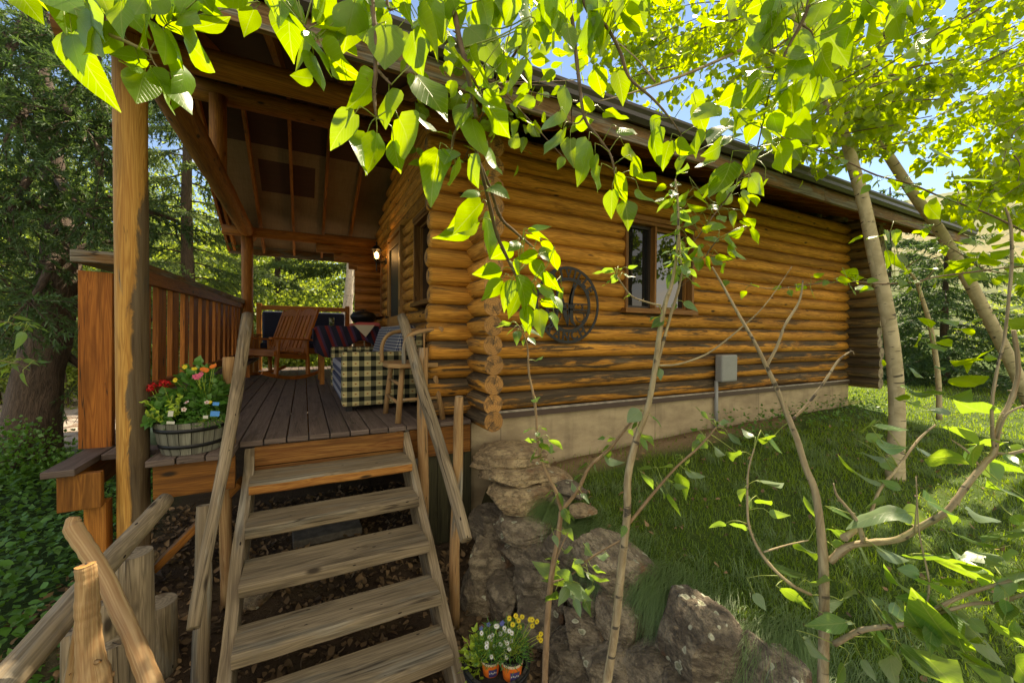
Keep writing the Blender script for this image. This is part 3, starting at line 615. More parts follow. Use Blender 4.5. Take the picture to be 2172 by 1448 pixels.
mb.build('corbel_logs', [M['beam'], M['end']], cabin)
# deck
deck = MB(); x = -1.17; i = 0
while x < 1.20:
    w = 0.126; y0 = 3.03 + (0.06 if x > -0.42 else -0.19) + jit(0.006)
    if -0.98 < x + w / 2 < -0.73: y0 = 3.115
    deck.box((x + w / 2, (y0 + 9.6) / 2, -0.0175), (w, 9.6 - y0, 0.035)); x += 0.1335; i += 1
deck.build('deck_boards', M['deck'], cabin, bevel=0.004)
fr = MB(); fr.box((-1.045, 2.905, -0.135), (0.17, 0.04, 0.19), tint=0.7); fr.box((-0.56, 2.905, -0.135), (0.38, 0.04, 0.19), tint=0.55); fr.box((-1.12, 6.2, -0.135), (0.04, 6.5, 0.19))
fr.box((0.97, 3.10, -0.15), (0.50, 0.04, 0.22), tint=0.5); fr.box((0, 9.55, -0.135), (2.2, 0.04, 0.19))
for yy in (4.2, 5.3, 6.4, 7.5, 8.6): fr.box((0, yy, -0.13), (2.2, 0.04, 0.18))
fr.build('deck_joists', M['beam'], cabin, bevel=0.004)
mb = MB(); mb.box((-1.01, 3.0, -0.64), (0.09, 0.09, 0.82)); dp = mb.build('deck_post', M['beam'], cabin, bevel=0.004)
for zz in (-0.30, -0.42, -0.54):
    mb = MB(); mb.lathe((-1.01, 2.955, zz), [(0.0, -0.012), (0.010, -0.011), (0.014, -0.004), (0.014, 0.0)], 12, rot=Matrix.Rotation(PI / 2, 3, 'X').inverted() @ Matrix.Scale(-1, 3) if False else Matrix.Rotation(PI / 2, 3, 'X')); mb.build('bolt', M['bolt'], dp)
for xx in (-0.3, 1.1):
    mb = MB(); mb.box((xx, 5.2, -0.6), (0.09, 0.09, 0.9)); mb.build('deck_post', M['beam'], cabin, bevel=0.004)
mb = MB(); mb.beam((-0.36, 3.08, -0.25), (-0.80, 3.14, -0.72), 0.04, 0.12, upv=(0, 1, 0)); mb.build('brace', M['beam'], cabin, bevel=0.003)
mb = MB()
for i in range(4): mb.box((0.90 + i * 0.098, 3.125, -0.62), (0.094, 0.02, 0.74))
mb.build('skirting', wood('skirting_wood', (0.075, 0.07, 0.035), (0.04, 0.036, 0.02), rough=0.8), cabin)
# leaning board railing with a wide cap
rl = thing('porch_railing', 'red-brown board railing leaning outward along the left side of the porch', 'railing', (-1.05, 5.5, 0.2))
def rz(y, top): return (1.10 + 0.022 * (y - 3.2)) if top else (0.36 + 0.008 * (y - 3.8))
mb = MB(); lean = Matrix.Rotation(math.radians(3.5), 3, 'Y')
mb.beam((-1.128, 3.34, -0.0), (-1.085, 3.24, 1.06), 0.15, 0.055, upv=(0, 1, 0), tint=1.25); mb.build('newel_board', M['rail'], rl, bevel=0.004)
mb = MB(); mb.beam((-1.06, 3.12, rz(3.2, 1) + 0.03), (-0.985, 8.35, rz(8.35, 1) + 0.03), 0.20, 0.07, tint=1.0); mb.build('cap_rail', M['fascia'], rl, bevel=0.006)
mb = MB(); mb.beam((-0.945, 3.3, rz(3.3, 1) - 0.035), (-0.93, 8.35, rz(8.35, 1) - 0.035), 0.035, 0.09, tint=0.8); mb.build('top_rail', M['rail'], rl, bevel=0.003)
mb = MB(); mb.beam((-0.97, 3.42, 0.30), (-0.95, 8.35, 0.33), 0.04, 0.09, tint=0.8); mb.build('bottom_rail', M['rail'], rl, bevel=0.003)
y = 3.60; i = 0
while y < 8.3:
    mb = MB(); w = 0.19 if i % 4 != 3 else 0.13
    mb.beam((-0.985, y, 0.27), (-0.975, y, rz(y, 1)), w, 0.035, upv=(1, 0, 0), tint=R.uniform(0.75, 1.1) if i % 4 != 3 else 1.35); mb.build('baluster_board', M['rail'], rl, bevel=0.003)
    y += 0.355; i += 1
mb = MB()
for k in range(2): mb.box((-0.86 + k * 0.11, 5.9, 0.265), (0.10, 4.8, 0.03))
mb.build('bench_seat', M['deck'], rl, bevel=0.003)
for yy in (4.2, 5.9, 7.6):
    mb = MB(); mb.box((-0.84, yy, 0.125), (0.14, 0.04, 0.25)); mb.build('bench_leg', M['rail'], rl)

# windows, door
M['glassd'] = M['glass'].copy(); M['glassd'].name = 'screened_glass'; M['glassd'].node_tree.nodes['Principled BSDF'].inputs['IOR'].default_value = 1.55
def window(name, axis, c0, c1, z0, z1, plane, splits, parent, out_):      # axis 'x': in the side wall, 'y': in the front wall
    def bx(mb, a0, a1, q0, q1, d0, d1, **k):
        ca, da = (a0 + a1) / 2, abs(a1 - a0); cd, dd = plane + out_ * (d0 + d1) / 2, abs(d1 - d0); cz, dz = (q0 + q1) / 2, q1 - q0
        if axis == 'x': mb.box((ca, cd, cz), (da, dd, dz), **k)
        else: mb.box((cd, ca, cz), (dd, da, dz), **k)
    w = MB(); f = 0.035
    bx(w, c0, c0 + f, z0, z1, -0.13, 0.012); bx(w, c1 - f, c1, z0, z1, -0.13, 0.012); bx(w, c0 + f, c1 - f, z1 - f, z1, -0.13, 0.012)
    for s in splits: bx(w, s - 0.014, s + 0.014, z0 + 0.03, z1 - f, -0.11, 0.006)
    win = w.build(name, M['trim'], parent, bevel=0.003)
    w = MB(); bx(w, c0 - 0.03, c1 + 0.03, z0 - 0.035, z0 + 0.018, -0.12, 0.05); w.build('sill', M['trim'], win, bevel=0.004)
    w = MB(); bx(w, c0 - 0.02, c1 + 0.02, z1 + 0.002, z1 + 0.055, -0.1, 0.022); w.build('head_trim', M['trim'], win, bevel=0.003)
    ed = [c0 + f] + list(splits) + [c1 - f]
    for i in range(len(ed) - 1):
        a, b2 = ed[i] + 0.014, ed[i + 1] - 0.014; w = MB(); s = 0.03
        bx(w, a, a + s, z0 + 0.02, z1 - f, -0.11, -0.06); bx(w, b2 - s, b2, z0 + 0.02, z1 - f, -0.11, -0.06); bx(w, a + s, b2 - s, z0 + 0.02, z0 + 0.02 + s, -0.11, -0.06); bx(w, a + s, b2 - s, z1 - f - s, z1 - f, -0.11, -0.06)
        w.build('sash', plain('dark_sash', (0.03, 0.022, 0.018), 0.5) if axis == 'x' and i == 0 else M['trim'], win)
        w = MB(); bx(w, a + s, b2 - s, z0 + 0.05, z1 - f - s, -0.10, -0.09); w.build('pane', M['glassd'] if axis == 'x' and i == 0 else M['glass'], win)
    return win
window('window', 'x', SW[0], SW[1], SW[2], SW[3], YS, [3.44], cabin, -1)
window('window', 'y', FWN[0], FWN[1], FWN[2], FWN[3], XF, [], cabin, -1)
window('window', 'y', FWF[0], FWF[1], FWF[2], FWF[3], XF, [], cabin, -1)
mb = MB(); y0, y1 = FD[0], FD[1]
for a, b2 in ((y0, y0 + 0.045), (y1 - 0.045, y1)): mb.box((XF + 0.03, (a + b2) / 2, 1.11), (0.12, b2 - a, 2.22))
mb.box((XF + 0.03, (y0 + y1) / 2, 2.23), (0.12, y1 - y0, 0.05)); dfm = mb.build('door_frame', M['door'], cabin, bevel=0.003)
mb = MB(); a, b2 = y0 + 0.055, y1 - 0.055; xd = XF - 0.005
for p, q in ((a, a + 0.10), (b2 - 0.10, b2)): mb.box((xd, (p + q) / 2, 1.10), (0.035, q - p, 2.14))
mb.box((xd, (a + b2) / 2, 2.10), (0.033, b2 - a - 0.2, 0.12)); mb.box((xd, (a + b2) / 2, 0.90), (0.033, b2 - a - 0.2, 0.16)); mb.box((xd, (a + b2) / 2, 0.12), (0.033, b2 - a - 0.2, 0.20))
for i in range(7): mb.box((xd, a + 0.15 + i * 0.095, 0.52), (0.022, 0.03, 0.64))
dr = mb.build('screen_door', M['door'], cabin, bevel=0.003)
mb = MB(); mb.box((xd + 0.012, (a + b2) / 2, 1.51), (0.004, b2 - a - 0.2, 1.07)); mb.box((xd + 0.02, (a + b2) / 2, 0.5), (0.004, b2 - a - 0.2, 0.6)); mb.build('screen', M['screen'], dr)
mb = MB(); mb.lathe((xd - 0.02, b2 - 0.05, 0.98), [(0.0, -0.05), (0.022, -0.045), (0.024, -0.03), (0.01, -0.02), (0.01, 0.0)], 14, rot=Matrix.Rotation(PI / 2, 3, 'Y')); mb.build('door_knob', M['black'], dr)
for zz in (0.3, 1.15, 1.85):
    mb = MB(); mb.box((xd - 0.02, y0 + 0.045, zz), (0.02, 0.035, 0.10)); mb.build('hinge', M['black'], dr, bevel=0.003)
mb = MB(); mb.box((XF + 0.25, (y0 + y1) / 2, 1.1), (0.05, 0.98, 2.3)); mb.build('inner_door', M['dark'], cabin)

# ---------------- staircase ----------------
stair = thing('porch_stairs', 'weathered wooden stairs with pole handrails climbing to the porch', 'stairs', (0.19, 2.2, -1.1))
for s, (xc, w) in enumerate(((-0.315, 0.055), (0.69, 0.055))):
    mb = MB(); n = 12; b0 = None; pr = []
    for i in range(n + 1):
        tt = i / n; y = 3.10 - 1.5 * tt; z = -0.05 - (3.10 - y) * 0.80; wv = 0.012 * noise.noise(Vector((tt * 4, s * 7, 0)))
        pr.append((y, z, wv))
    tint = 1.0; u0 = 3 + s * 9
    for i in range(n):
        (ya, za, wa), (yb, zb, wb) = pr[i], pr[i + 1]; k = len(mb.v); h = 0.27
        for (y, z, wv) in ((ya, za, wa), (yb, zb, wb)):
            for dx, dz in ((-w / 2 + wv, 0.0), (w / 2 + wv, 0.0), (w / 2 + wv, -h), (-w / 2 + wv, -h)): mb.v.append(Vector((xc + dx, y, z + dz)))
        ua, ub = u0 + i * 0.16, u0 + (i + 1) * 0.16
        for q, (p1, p2) in enumerate(((0, 1), (1, 2), (2, 3), (3, 0))):
            vv = q * 0.3; d = 0.06 if q % 2 == 0 else h
            mb.face((k + p1, k + p2, k + 4 + p2, k + 4 + p1), ((ua, vv), (ua, vv + d), (ub, vv + d), (ub, vv)), tint)
        if i == 0: mb.face((k, k + 3, k + 2, k + 1), ((0, 0), (.2, 0), (.2, .06), (0, .06)), tint)
        if i == n - 1: mb.face((k + 4, k + 5, k + 6, k + 7), ((0, 0), (.2, 0), (.2, .06), (0, .06)), tint)
    mb.build('stringer', M['gray'], stair)
TR = [(-0.18, 2.755, 3.03), (-0.36, 2.575, 2.80), (-0.54, 2.33, 2.60), (-0.72, 2.10, 2.315), (-0.90, 1.895, 2.13), (-1.07, 1.66, 1.88)]
for i, (z, yf, yb) in enumerate(TR):
    mb = MB(); n = 14; rows = []
    th = 0.066; L0, L1 = -0.288, 0.663; u0 = R.uniform(0, 40); v0 = R.uniform(0, 40)
    prof = [(0, 0), (0.006, 0.012)]
    for j in range(n + 1):
        x = L0 + (L1 - L0) * j / n; wv = 0.012 * noise.noise(Vector((x * 5, i * 3.1, 0))); w2 = 0.006 * noise.noise(Vector((x * 9, i * 3.1, 5)))
        rr = []
        for (y, zz) in ((yb, z - th), (yb, z), (yf + 0.015 + wv, z + w2 * 0.4), (yf + wv, z - 0.012), (yf + wv + w2, z - th + 0.010), (yf + 0.012 + wv, z - th)): rr.append(Vector((x, y, zz)))
        rows.append(rr)
    k0 = len(mb.v)
    for rr in rows: mb.v.extend(rr)
    vs_ = [0, th, th + (yb - yf), th + (yb - yf) + .015, th * 2 + (yb - yf), th * 2 + (yb - yf) + .02]
    for j in range(n):
        for q in range(6):
            q2 = (q + 1) % 6; a = k0 + j * 6; va, vb = v0 + vs_[q], v0 + (vs_[q2] if q2 else vs_[5] + yb - yf)
            ua, ub = u0 + (L1 - L0) * j / n, u0 + (L1 - L0) * (j + 1) / n
            mb.face((a + q, a + 6 + q, a + 6 + q2, a + q2), ((ua, va), (ub, va), (ub, vb), (ua, vb)), 1.0, 1 if (q in (3, 4) and i == 0) else 0)
    mb.face([k0 + q for q in range(6)], [(0, 0)] * 6); mb.face([k0 + n * 6 + q for q in range(5, -1, -1)], [(0, 0)] * 6)
    o = mb.build('tread', [M['tread'], M['worn']], stair, bevel=0)
mb = MB(); mb.box((0.19, 3.055, -0.095), (0.95, 0.035, 0.12), tint=0.62); mb.box((0.19, 3.06, -0.222), (0.95, 0.03, 0.12), tint=0.45); mb.build('riser_board', M['worn'], stair, bevel=0.003)
def pole(name, a, b, ra, rb, mat, parent, end='endg', seg=14, wob=0.10, bend=0.02, tint=1.0):
    mb = MB(); a, b = Vector(a), Vector(b); n = max(6, int((b - a).length / 0.09)); ph = R.uniform(0, 50); pts = []; rad = []
    for i in range(n + 1):
        t_ = i / n; off = Vector((noise.noise(Vector((t_ * 2.2, ph, 0))), noise.noise(Vector((t_ * 2.2, ph, 7))), 0)) * bend
        pts.append(a.lerp(b, t_) + off); rad.append((ra * (1 - t_) + rb * t_) * (1 + 0.07 * noise.noise(Vector((t_ * 7, ph, 3)))))
    rad[0] *= 0.93; rad[-1] *= 0.93
    mb.tube(pts, rad, seg, tint, cm=1, wob=wob); return mb.build(name, [M[mat], M[end]], parent)
pole('handrail', (-0.36, 3.47, 0.83), (-0.395, 2.02, -0.50), 0.040, 0.025, 'gray', stair)
pole('handrail', (0.735, 3.43, 0.85), (0.765, 1.98, -0.39), 0.042, 0.034, 'gray', stair)
pole('rail_post', (-0.43, 3.14, 0.545), (-0.43, 2.98, -0.98), 0.036, 0.034, 'pole', stair)
pole('rail_post', (-0.46, 2.53, -0.18), (-0.44, 2.36, -1.16), 0.034, 0.040, 'gray', stair)
pole('rail_post', (0.81, 3.04, 0.60), (0.80, 2.99, -0.98), 0.040, 0.042, 'pole', stair)
pole('rail_post', (0.835, 2.28, 0.33), (0.82, 2.33, -1.1), 0.028, 0.034, 'pole', stair)

# ---------------- things on the wall ----------------
# round ranch sign
sg = thing('ranch_sign', 'round black metal cut-out sign reading RANCH hung on the side wall', 'sign', (2.25, 3.17, 0.99)); SX, SY, SZ, SR = 2.25, 3.165, 0.993, 0.368
def ring(mb, ro, ri, th=0.006):
    n = 72; b0 = len(mb.v)
    for k in range(n):
        a = 2 * PI * k / n
        for r, y in ((ro, -th), (ri, -th), (ri, 0), (ro, 0)): mb.v.append(Vector((SX + r * math.cos(a), SY + y, SZ + r * math.sin(a))))
    for k in range(n):
        a, c = b0 + k * 4, b0 + ((k + 1) % n) * 4
        for q in range(4): mb.face((a + q, a + (q + 1) % 4, c + (q + 1) % 4, c + q), [(0, 0)] * 4)
mb = MB(); ring(mb, SR, SR * 0.93); mb.build('outer_ring', M['blackm'], sg)
mb = MB(); ring(mb, SR * 0.715, SR * 0.63); mb.build('inner_ring', M['blackm'], sg)
def ribbon(mb, pts, y=0.0, th=0.005):   # pts (x,z,width) in sign units
    n = len(pts); b0 = len(mb.v)
    for i, (x, z, w) in enumerate(pts):
        dx = pts[min(i + 1, n - 1)][0] - pts[max(i - 1, 0)][0]; dz = pts[min(i + 1, n - 1)][1] - pts[max(i - 1, 0)][1]; l = math.hypot(dx, dz) or 1
        px_, pz_ = -dz / l * w / 2, dx / l * w / 2
        for s, yy in ((1, -th), (-1, -th), (-1, 0), (1, 0)): mb.v.append(Vector((SX + (x + s * px_) * SR, SY + y + yy, SZ + (z + s * pz_) * SR)))
    for i in range(n - 1):
        a, c = b0 + i * 4, b0 + (i + 1) * 4
        for q in range(4): mb.face((a + q, a + (q + 1) % 4, c + (q + 1) % 4, c + q), [(0, 0)] * 4)
    for a, o_ in ((b0, 0), (b0 + (n - 1) * 4, 1)): mb.face([a + q for q in ((0, 1, 2, 3) if o_ else (3, 2, 1, 0))], [(0, 0)] * 4)
mb = MB()
ribbon(mb, [(-0.28, 0.60, .02), (-0.34, 0.45, .07), (-0.35, 0.15, .10), (-0.35, -0.15, .10), (-0.38, -0.40, .07), (-0.50, -0.52, .02)])
ribbon(mb, [(-0.30, 0.50, .05), (-0.20, 0.10, .12), (-0.08, -0.30, .12), (-0.02, -0.55, .02)])
ribbon(mb, [(-0.02, -0.55, .03), (0.02, -0.20, .05), (0.05, 0.20, .05), (0.18, 0.58, .04)])
ribbon(mb, [(0.30, 0.60, .03), (0.14, 0.40, .11), (0.08, 0.10, .13), (0.08, -0.20, .13), (0.12, -0.42, .10), (0.24, -0.54, .02)])
for s in (-1, 1):
    sp_ = [(s * (0.40 - 0.0) + s * 0.16 * math.cos(a) * (1 - 0.04 * k), -0.28 + 0.18 * math.sin(a) * (1 - 0.04 * k), .025) for k, a in enumerate([PI + i * 0.45 for i in range(13)])]
    ribbon(mb, sp_)
ribbon(mb, [(-0.64, 0.035, .03), (0.64, 0.035, .03)]); ribbon(mb, [(-0.64, -0.115, .03), (0.64, -0.115, .03)])
mb.build('monogram', M['blackm'], sg)
def glyphs(items, name, parent, mat):   # (char, size, x, z, angle)
    mb = MB()
    for ch, size, x, z, an, y in items:
        cu = bpy.data.curves.new('t', 'FONT'); cu.body = ch; cu.size = size; cu.extrude = 0.0025; cu.offset = size * 0.035; cu.align_x = 'CENTER'; cu.align_y = 'CENTER'; cu.resolution_u = 3
        ob = bpy.data.objects.new('t', cu); me = bpy.data.meshes.new_from_object(ob); b0 = len(mb.v)
        for v in me.vertices:
            c, s = math.cos(an), math.sin(an); mb.v.append(Vector((x + v.co.x * c - v.co.y * s, y + v.co.z * -1, z + v.co.x * s + v.co.y * c)))
        for p in me.polygons: mb.face([b0 + i for i in p.vertices], [(0, 0)] * len(p.vertices))
        bpy.data.objects.remove(ob); bpy.data.curves.remove(cu); bpy.data.meshes.remove(me)
    return mb.build(name, mat, parent)
it = []
for ch, dg in zip('TIVILLE', (-31, -16, 0, 14, 26, 42, 58)):
    a = math.radians(dg); it.append((ch, 0.118, SX + SR * 0.82 * math.sin(a), SZ + SR * 0.82 * math.cos(a), -a, SY - 0.002))
glyphs(it, 'lettering', sg, M['blackm']); it = []
for ch, dg in zip('RANCH', (-44, -24, -5, 14, 33)):
    a = math.radians(dg); it.append((ch, 0.118, SX + SR * 0.82 * math.sin(a), SZ - SR * 0.82 * math.cos(a), a, SY - 0.002))
glyphs(it, 'lettering', sg, M['blackm'])
glyphs([("M USKY'S"[k], 0.062, SX + (-0.50 + 0.135 * k) * SR, SZ - 0.04 * SR, 0, SY - 0.003) for k in range(8)], 'name_lettering', sg, M['blackm'])

jb = thing('junction_box', 'grey plastic utility box with conduit running down to the ground on the wall', 'utility box', (4.58, 3.12, -0.4))
mb = MB(); mb.box((4.59, 3.135, 0.315), (0.30, 0.10, 0.33), tint=1); mb.build('cover', M['boxg'], jb, bevel=0.02)
mb = MB(); mb.tube([(4.44, 3.16, 0.16), (4.44, 3.155, -0.2), (4.44, 3.15, -0.46)], 0.022, 12, 1); mb.build('conduit', M['boxg'], jb)

ln = thing('wall_lantern', 'lit black carriage lantern between the door and the far porch window', 'lantern', (1.2, 6.95, 1.9))
lx, ly, lz = 1.07, 6.95, 2.02
mb = MB(); mb.tube([(1.24, ly, 1.93), (1.21, ly, 1.93)], 0.05, 12, 1); mb.tube([(1.21, ly, 1.93), (1.15, ly, 1.90), (lx, ly, 1.90), (lx, ly, 1.93)], 0.012, 8, 1)
mb.lathe((lx, ly, 0), [(0.0, 1.74), (0.012, 1.77), (0.006, 1.80), (0.014, 1.85), (0.01, 1.9), (0.045, 1.93), (0.045, 1.94)], 12); mb.build('bracket', M['black'], ln)
mb = MB()
for k in range(4):
    a = k * PI / 2 + PI / 4; mb.beam((lx + 0.045 * math.cos(a), ly + 0.045 * math.sin(a), 1.935), (lx + 0.075 * math.cos(a), ly + 0.075 * math.sin(a), 2.10), 0.008, 0.008, upv=(math.cos(a), math.sin(a), 0))
mb.lathe((lx, ly, 0), [(0.09, 2.10), (0.07, 2.13), (0.03, 2.17), (0.012, 2.18), (0.018, 2.20), (0.005, 2.24), (0, 2.25)], 8, sm=False); mb.build('lantern_cage', M['black'], ln)
m, t, b, o = NT('lamp_glow'); b.inputs['Emission Color'].default_value = (1, 0.55, 0.16, 1); b.inputs['Emission Strength'].default_value = 9; b.inputs['Base Color'].default_value = (0.8, 0.5, 0.2, 1)
mb = MB(); mb.lathe((lx, ly, 0), [(0.0, 1.955), (0.022, 1.96), (0.032, 2.0), (0.026, 2.05), (0.0, 2.075)], 12); mb.build('bulb', m, ln)
pl = bpy.data.lights.new('lantern_light', 'POINT'); pl.energy = 2.2; pl.color = (1, 0.6, 0.25); pl.shadow_soft_size = 0.03
po = bpy.data.objects.new('lantern_light', pl); C.objects.link(po); po.location = (lx - 0.06, ly - 0.05, 2.02)

# ---------------- porch furniture ----------------
def rots(z): return Matrix.Rotation(z, 3, 'Z')
# double rocking chair facing the railing
rk = thing('rocking_loveseat', 'orange-brown slatted wooden double rocker on the deck boards', 'rocking chair', (-0.35, 7.35, 0))
CO = Vector((-0.44, 7.50, 0)); RM = rots(math.radians(211))      # local +x = facing
def L3(x, y, z): return CO + RM @ Vector((x, y, z))
def lb(a, b2, w, h, upv=(0, 0, 1), tint=None):
    mb = MB(); mb.beam(L3(*a), L3(*b2), w, h, upv=RM @ Vector(upv), tint=tint); return mb
HW = 0.56
for y in (-HW, HW):
    mb = MB(); q = []
    for i in range(13):
        t_ = i / 12; x = -0.50 + 0.95 * t_; z = 0.025 + 0.10 * (2 * t_ - 0.95) ** 2; q.append(L3(x, y, z))
    for i in range(12): mb.beam(q[i], q[i + 1] + (q[i + 1] - q[i]) * 0.05, 0.035, 0.05)
    mb.build('rocker', M['rocker'], rk)
    lb((0.26, y, 0.06), (0.22, y, 0.60), 0.035, 0.075, (0, 1, 0)).build('leg', M['rocker'], rk, bevel=0.004); lb((-0.24, y, 0.06), (-0.22, y, 0.60), 0.035, 0.075, (0, 1, 0)).build('leg', M['rocker'], rk, bevel=0.004)
    mb = MB(); mb.beam(L3(-0.34, y, 0.60), L3(0.34, y, 0.635), 0.09, 0.028); mb.build('arm', M['rocker'], rk, bevel=0.005)
    lb((-0.22, y, 0.33), (0.26, y, 0.38), 0.03, 0.07).build('side_rail', M['rocker'], rk)
mb = MB()
for k in range(7): x = -0.20 + k * 0.072; mb.beam(L3(x, -HW, 0.385 + 0.01 * k), L3(x, HW, 0.385 + 0.01 * k), 0.06, 0.02)
mb.beam(L3(0.27, -HW, 0.40), L3(0.27, HW, 0.40), 0.03, 0.075); mb.build('seat', M['rocker'], rk, bevel=0.003)
for s, (ya, yb) in enumerate(((-HW + 0.04, -0.012), (0.012, HW - 0.04))):
    mb = MB(); bx0, bz0, bx1, bz1 = -0.20, 0.40, -0.46, 1.12
    def bk(y, f): return L3(bx0 + (bx1 - bx0) * f, y, bz0 + (bz1 - bz0) * f)
    for y in (ya + 0.02, yb - 0.02): mb.beam(bk(y, -0.08), bk(y, 0.98), 0.045, 0.035, upv=RM @ Vector((1, 0, 0.35)))
    for k in range(4): y = ya + 0.09 + k * (yb - ya - 0.18) / 3; mb.beam(bk(y, 0.02), bk(y, 0.86), 0.075, 0.018, upv=RM @ Vector((1, 0, 0.35)))
    n = 10                             # arched top board
    for k in range(n):
        y = ya + (yb - ya) * (k + 0.5) / n; hgt = 0.90 + 0.10 * math.sin(PI * (k + 0.5) / n) ; mb.beam(bk(y, 0.84), bk(y, hgt), (yb - ya) / n, 0.03, upv=RM @ Vector((1, 0, 0.35)), tint=1.0)
    mb.beam(bk(ya, 0.06), bk(yb, 0.06), 0.03, 0.06, upv=RM @ Vector((0, 0, 1))); mb.build('backrest', M['rocker'], rk)

# settee with navy cushions at the end of the porch
st = thing('cushioned_settee', 'dark wooden settee with navy blue cushions at the far end of the porch', 'settee', (0.02, 8.85, 0))
for x in (-0.76, 0.80):
    mb = MB(); mb.box((x, 9.0, 0.64), (0.085, 0.06, 1.28)); mb.build('post', M['beam'], st, bevel=0.005)
    mb = MB(); mb.box((x, 8.45, 0.33), (0.07, 0.06, 0.66)); mb.build('leg', M['beam'], st, bevel=0.005)
    mb = MB(); mb.box((x, 8.68, 0.68), (0.09, 0.62, 0.03)); mb.build('arm', M['beam'], st, bevel=0.005)
mb = MB(); mb.box((0.02, 9.0, 1.20), (1.5, 0.05, 0.085)); mb.box((0.02, 9.0, 0.60), (1.5, 0.05, 0.08)); mb.build('back_frame', M['beam'], st, bevel=0.005)
mb = MB(); mb.box((0.02, 8.46, 0.38), (1.5, 0.05, 0.12)); mb.box((0.02, 8.72, 0.40), (1.5, 0.5, 0.04)); mb.build('seat_frame', M['beam'], st, bevel=0.005)
for k in range(2):
    mb = MB(); mb.box((-0.35 + k * 0.74, 8.90, 0.82), (0.70, 0.12, 0.62), Matrix.Rotation(0.12, 3, 'X')); mb.build('back_cushion', M['navy'], st, bevel=0.04)
    mb = MB(); mb.box((-0.35 + k * 0.74, 8.66, 0.48), (0.70, 0.46, 0.12)); mb.build('seat_cushion', M['navy'], st, bevel=0.03)

# plaid settee near the steps
def plaid(name, p, cA, cB, cC, dot=None):
    m, t, b, o = NT(name); pos = nd(t, 'NewGeometry').outputs['Position']; sp = nd(t, 'SeparateXYZ'); lk(t, pos, sp.inputs[0])
    g = nd(t, 'NewGeometry'); sn = nd(t, 'SeparateXYZ'); lk(t, g.outputs['Normal'], sn.inputs[0])
    isz = math_(t, 'GREATER_THAN', math_(t, 'ABSOLUTE', sn.outputs[2]), 0.7)
    isx = math_(t, 'MULTIPLY', math_(t, 'GREATER_THAN', math_(t, 'ABSOLUTE', sn.outputs[0]), 0.7), math_(t, 'SUBTRACT', 1.0, isz))
    def lerp(f, a_, b_): return math_(t, 'ADD', math_(t, 'MULTIPLY', a_, math_(t, 'SUBTRACT', 1.0, f)), math_(t, 'MULTIPLY', b_, f))
    U = lerp(isx, sp.outputs[0], sp.outputs[1]); Vv = lerp(isz, sp.outputs[2], sp.outputs[1])
    fu = math_(t, 'FRACT', math_(t, 'MULTIPLY', math_(t, 'ADD', U, 10.02), 1 / p)); fv = math_(t, 'FRACT', math_(t, 'MULTIPLY', math_(t, 'ADD', Vv, 10.055), 1 / (p * 0.9)))
    du = math_(t, 'GREATER_THAN', fu, 0.55); dv = math_(t, 'GREATER_THAN', fv, 0.55); s = math_(t, 'MULTIPLY', math_(t, 'ADD', du, dv), 0.5)
    col = mixc(t, ss(t, s, 0.4, 1.0), mixc(t, math_(t, 'MULTIPLY', s, 2.0, clamp=True), cA, cB), cC)
    if dot:
        d = math_(t, 'ADD', math_(t, 'MULTIPLY', math_(t, 'ABSOLUTE', math_(t, 'SUBTRACT', fu, 0.275)), 0.6), math_(t, 'ABSOLUTE', math_(t, 'SUBTRACT', fv, 0.275)))
        col = mixc(t, math_(t, 'LESS_THAN', d, 0.075), col, dot)
    nz = noise_(t, pos, 220, 2); col = mixc(t, math_(t, 'MULTIPLY', nz, 0.35), col, (0.02, 0.02, 0.015))
    lk(t, col, b.inputs['Base Color']); b.inputs['Roughness'].default_value = 0.95; b.inputs['Specular IOR Level'].default_value = 0.1; return m
M['plaid'] = plaid('yellow_black_plaid', 0.102, (0.66, 0.56, 0.28), (0.19, 0.18, 0.10), (0.012, 0.014, 0.012), (0.35, 0.12, 0.02))
M['plaidb'] = plaid('blue_white_plaid', 0.034, (0.50, 0.48, 0.42), (0.16, 0.17, 0.22), (0.02, 0.03, 0.09))
m, t, b, o = NT('blue_stripe_cloth'); sp = nd(t, 'SeparateXYZ'); lk(t, nd(t, 'NewGeometry').outputs['Position'], sp.inputs[0])
f = math_(t, 'FRACT', math_(t, 'MULTIPLY', math_(t, 'ADD', sp.outputs[2], 3.0), 11.0)); lk(t, mixc(t, math_(t, 'GREATER_THAN', f, 0.5), (0.30, 0.30, 0.34), (0.05, 0.06, 0.12)), b.inputs['Base Color']); b.inputs['Roughness'].default_value = 0.95; M['stripe'] = m
so_ = thing('plaid_loveseat', 'low yellow and black plaid loveseat at the top of the steps beside the door wall', 'loveseat', (0.72, 4.6, 0))
for y in (3.915, 5.50):
    mb = MB(); mb.box((0.70, y, 0.295), (0.80, 0.15, 0.49)); mb.build('arm', M['plaid'], so_, bevel=0.022)
mb = MB(); mb.box((0.67, 4.71, 0.16), (0.72, 1.42, 0.20)); mb.build('seat_base', M['stripe'], so_, bevel=0.012)
mb = MB(); mb.box((0.66, 4.71, 0.34), (0.70, 1.42, 0.15)); mb.build('seat_cushion', M['stripe'], so_, bevel=0.035)
mb = MB(); mb.box((1.02, 4.71, 0.42), (0.14, 1.42, 0.6)); mb.build('back_frame', M['plaid'], so_, bevel=0.03)
for k in range(2):
    mb = MB(); mb.box((0.90, 4.34 + k * 0.74, 0.60), (0.17, 0.72, 0.40), Matrix.Rotation(0.30, 3, 'Y')); mb.build('back_cushion', M['plaidb'], so_, bevel=0.06)
for x, y in ((0.36, 3.92), (1.02, 3.92), (0.36, 5.5), (1.02, 5.5)):
    mb = MB(); mb.box((x, y, 0.025), (0.05, 0.05, 0.05)); mb.build('foot', M['black'], so_)

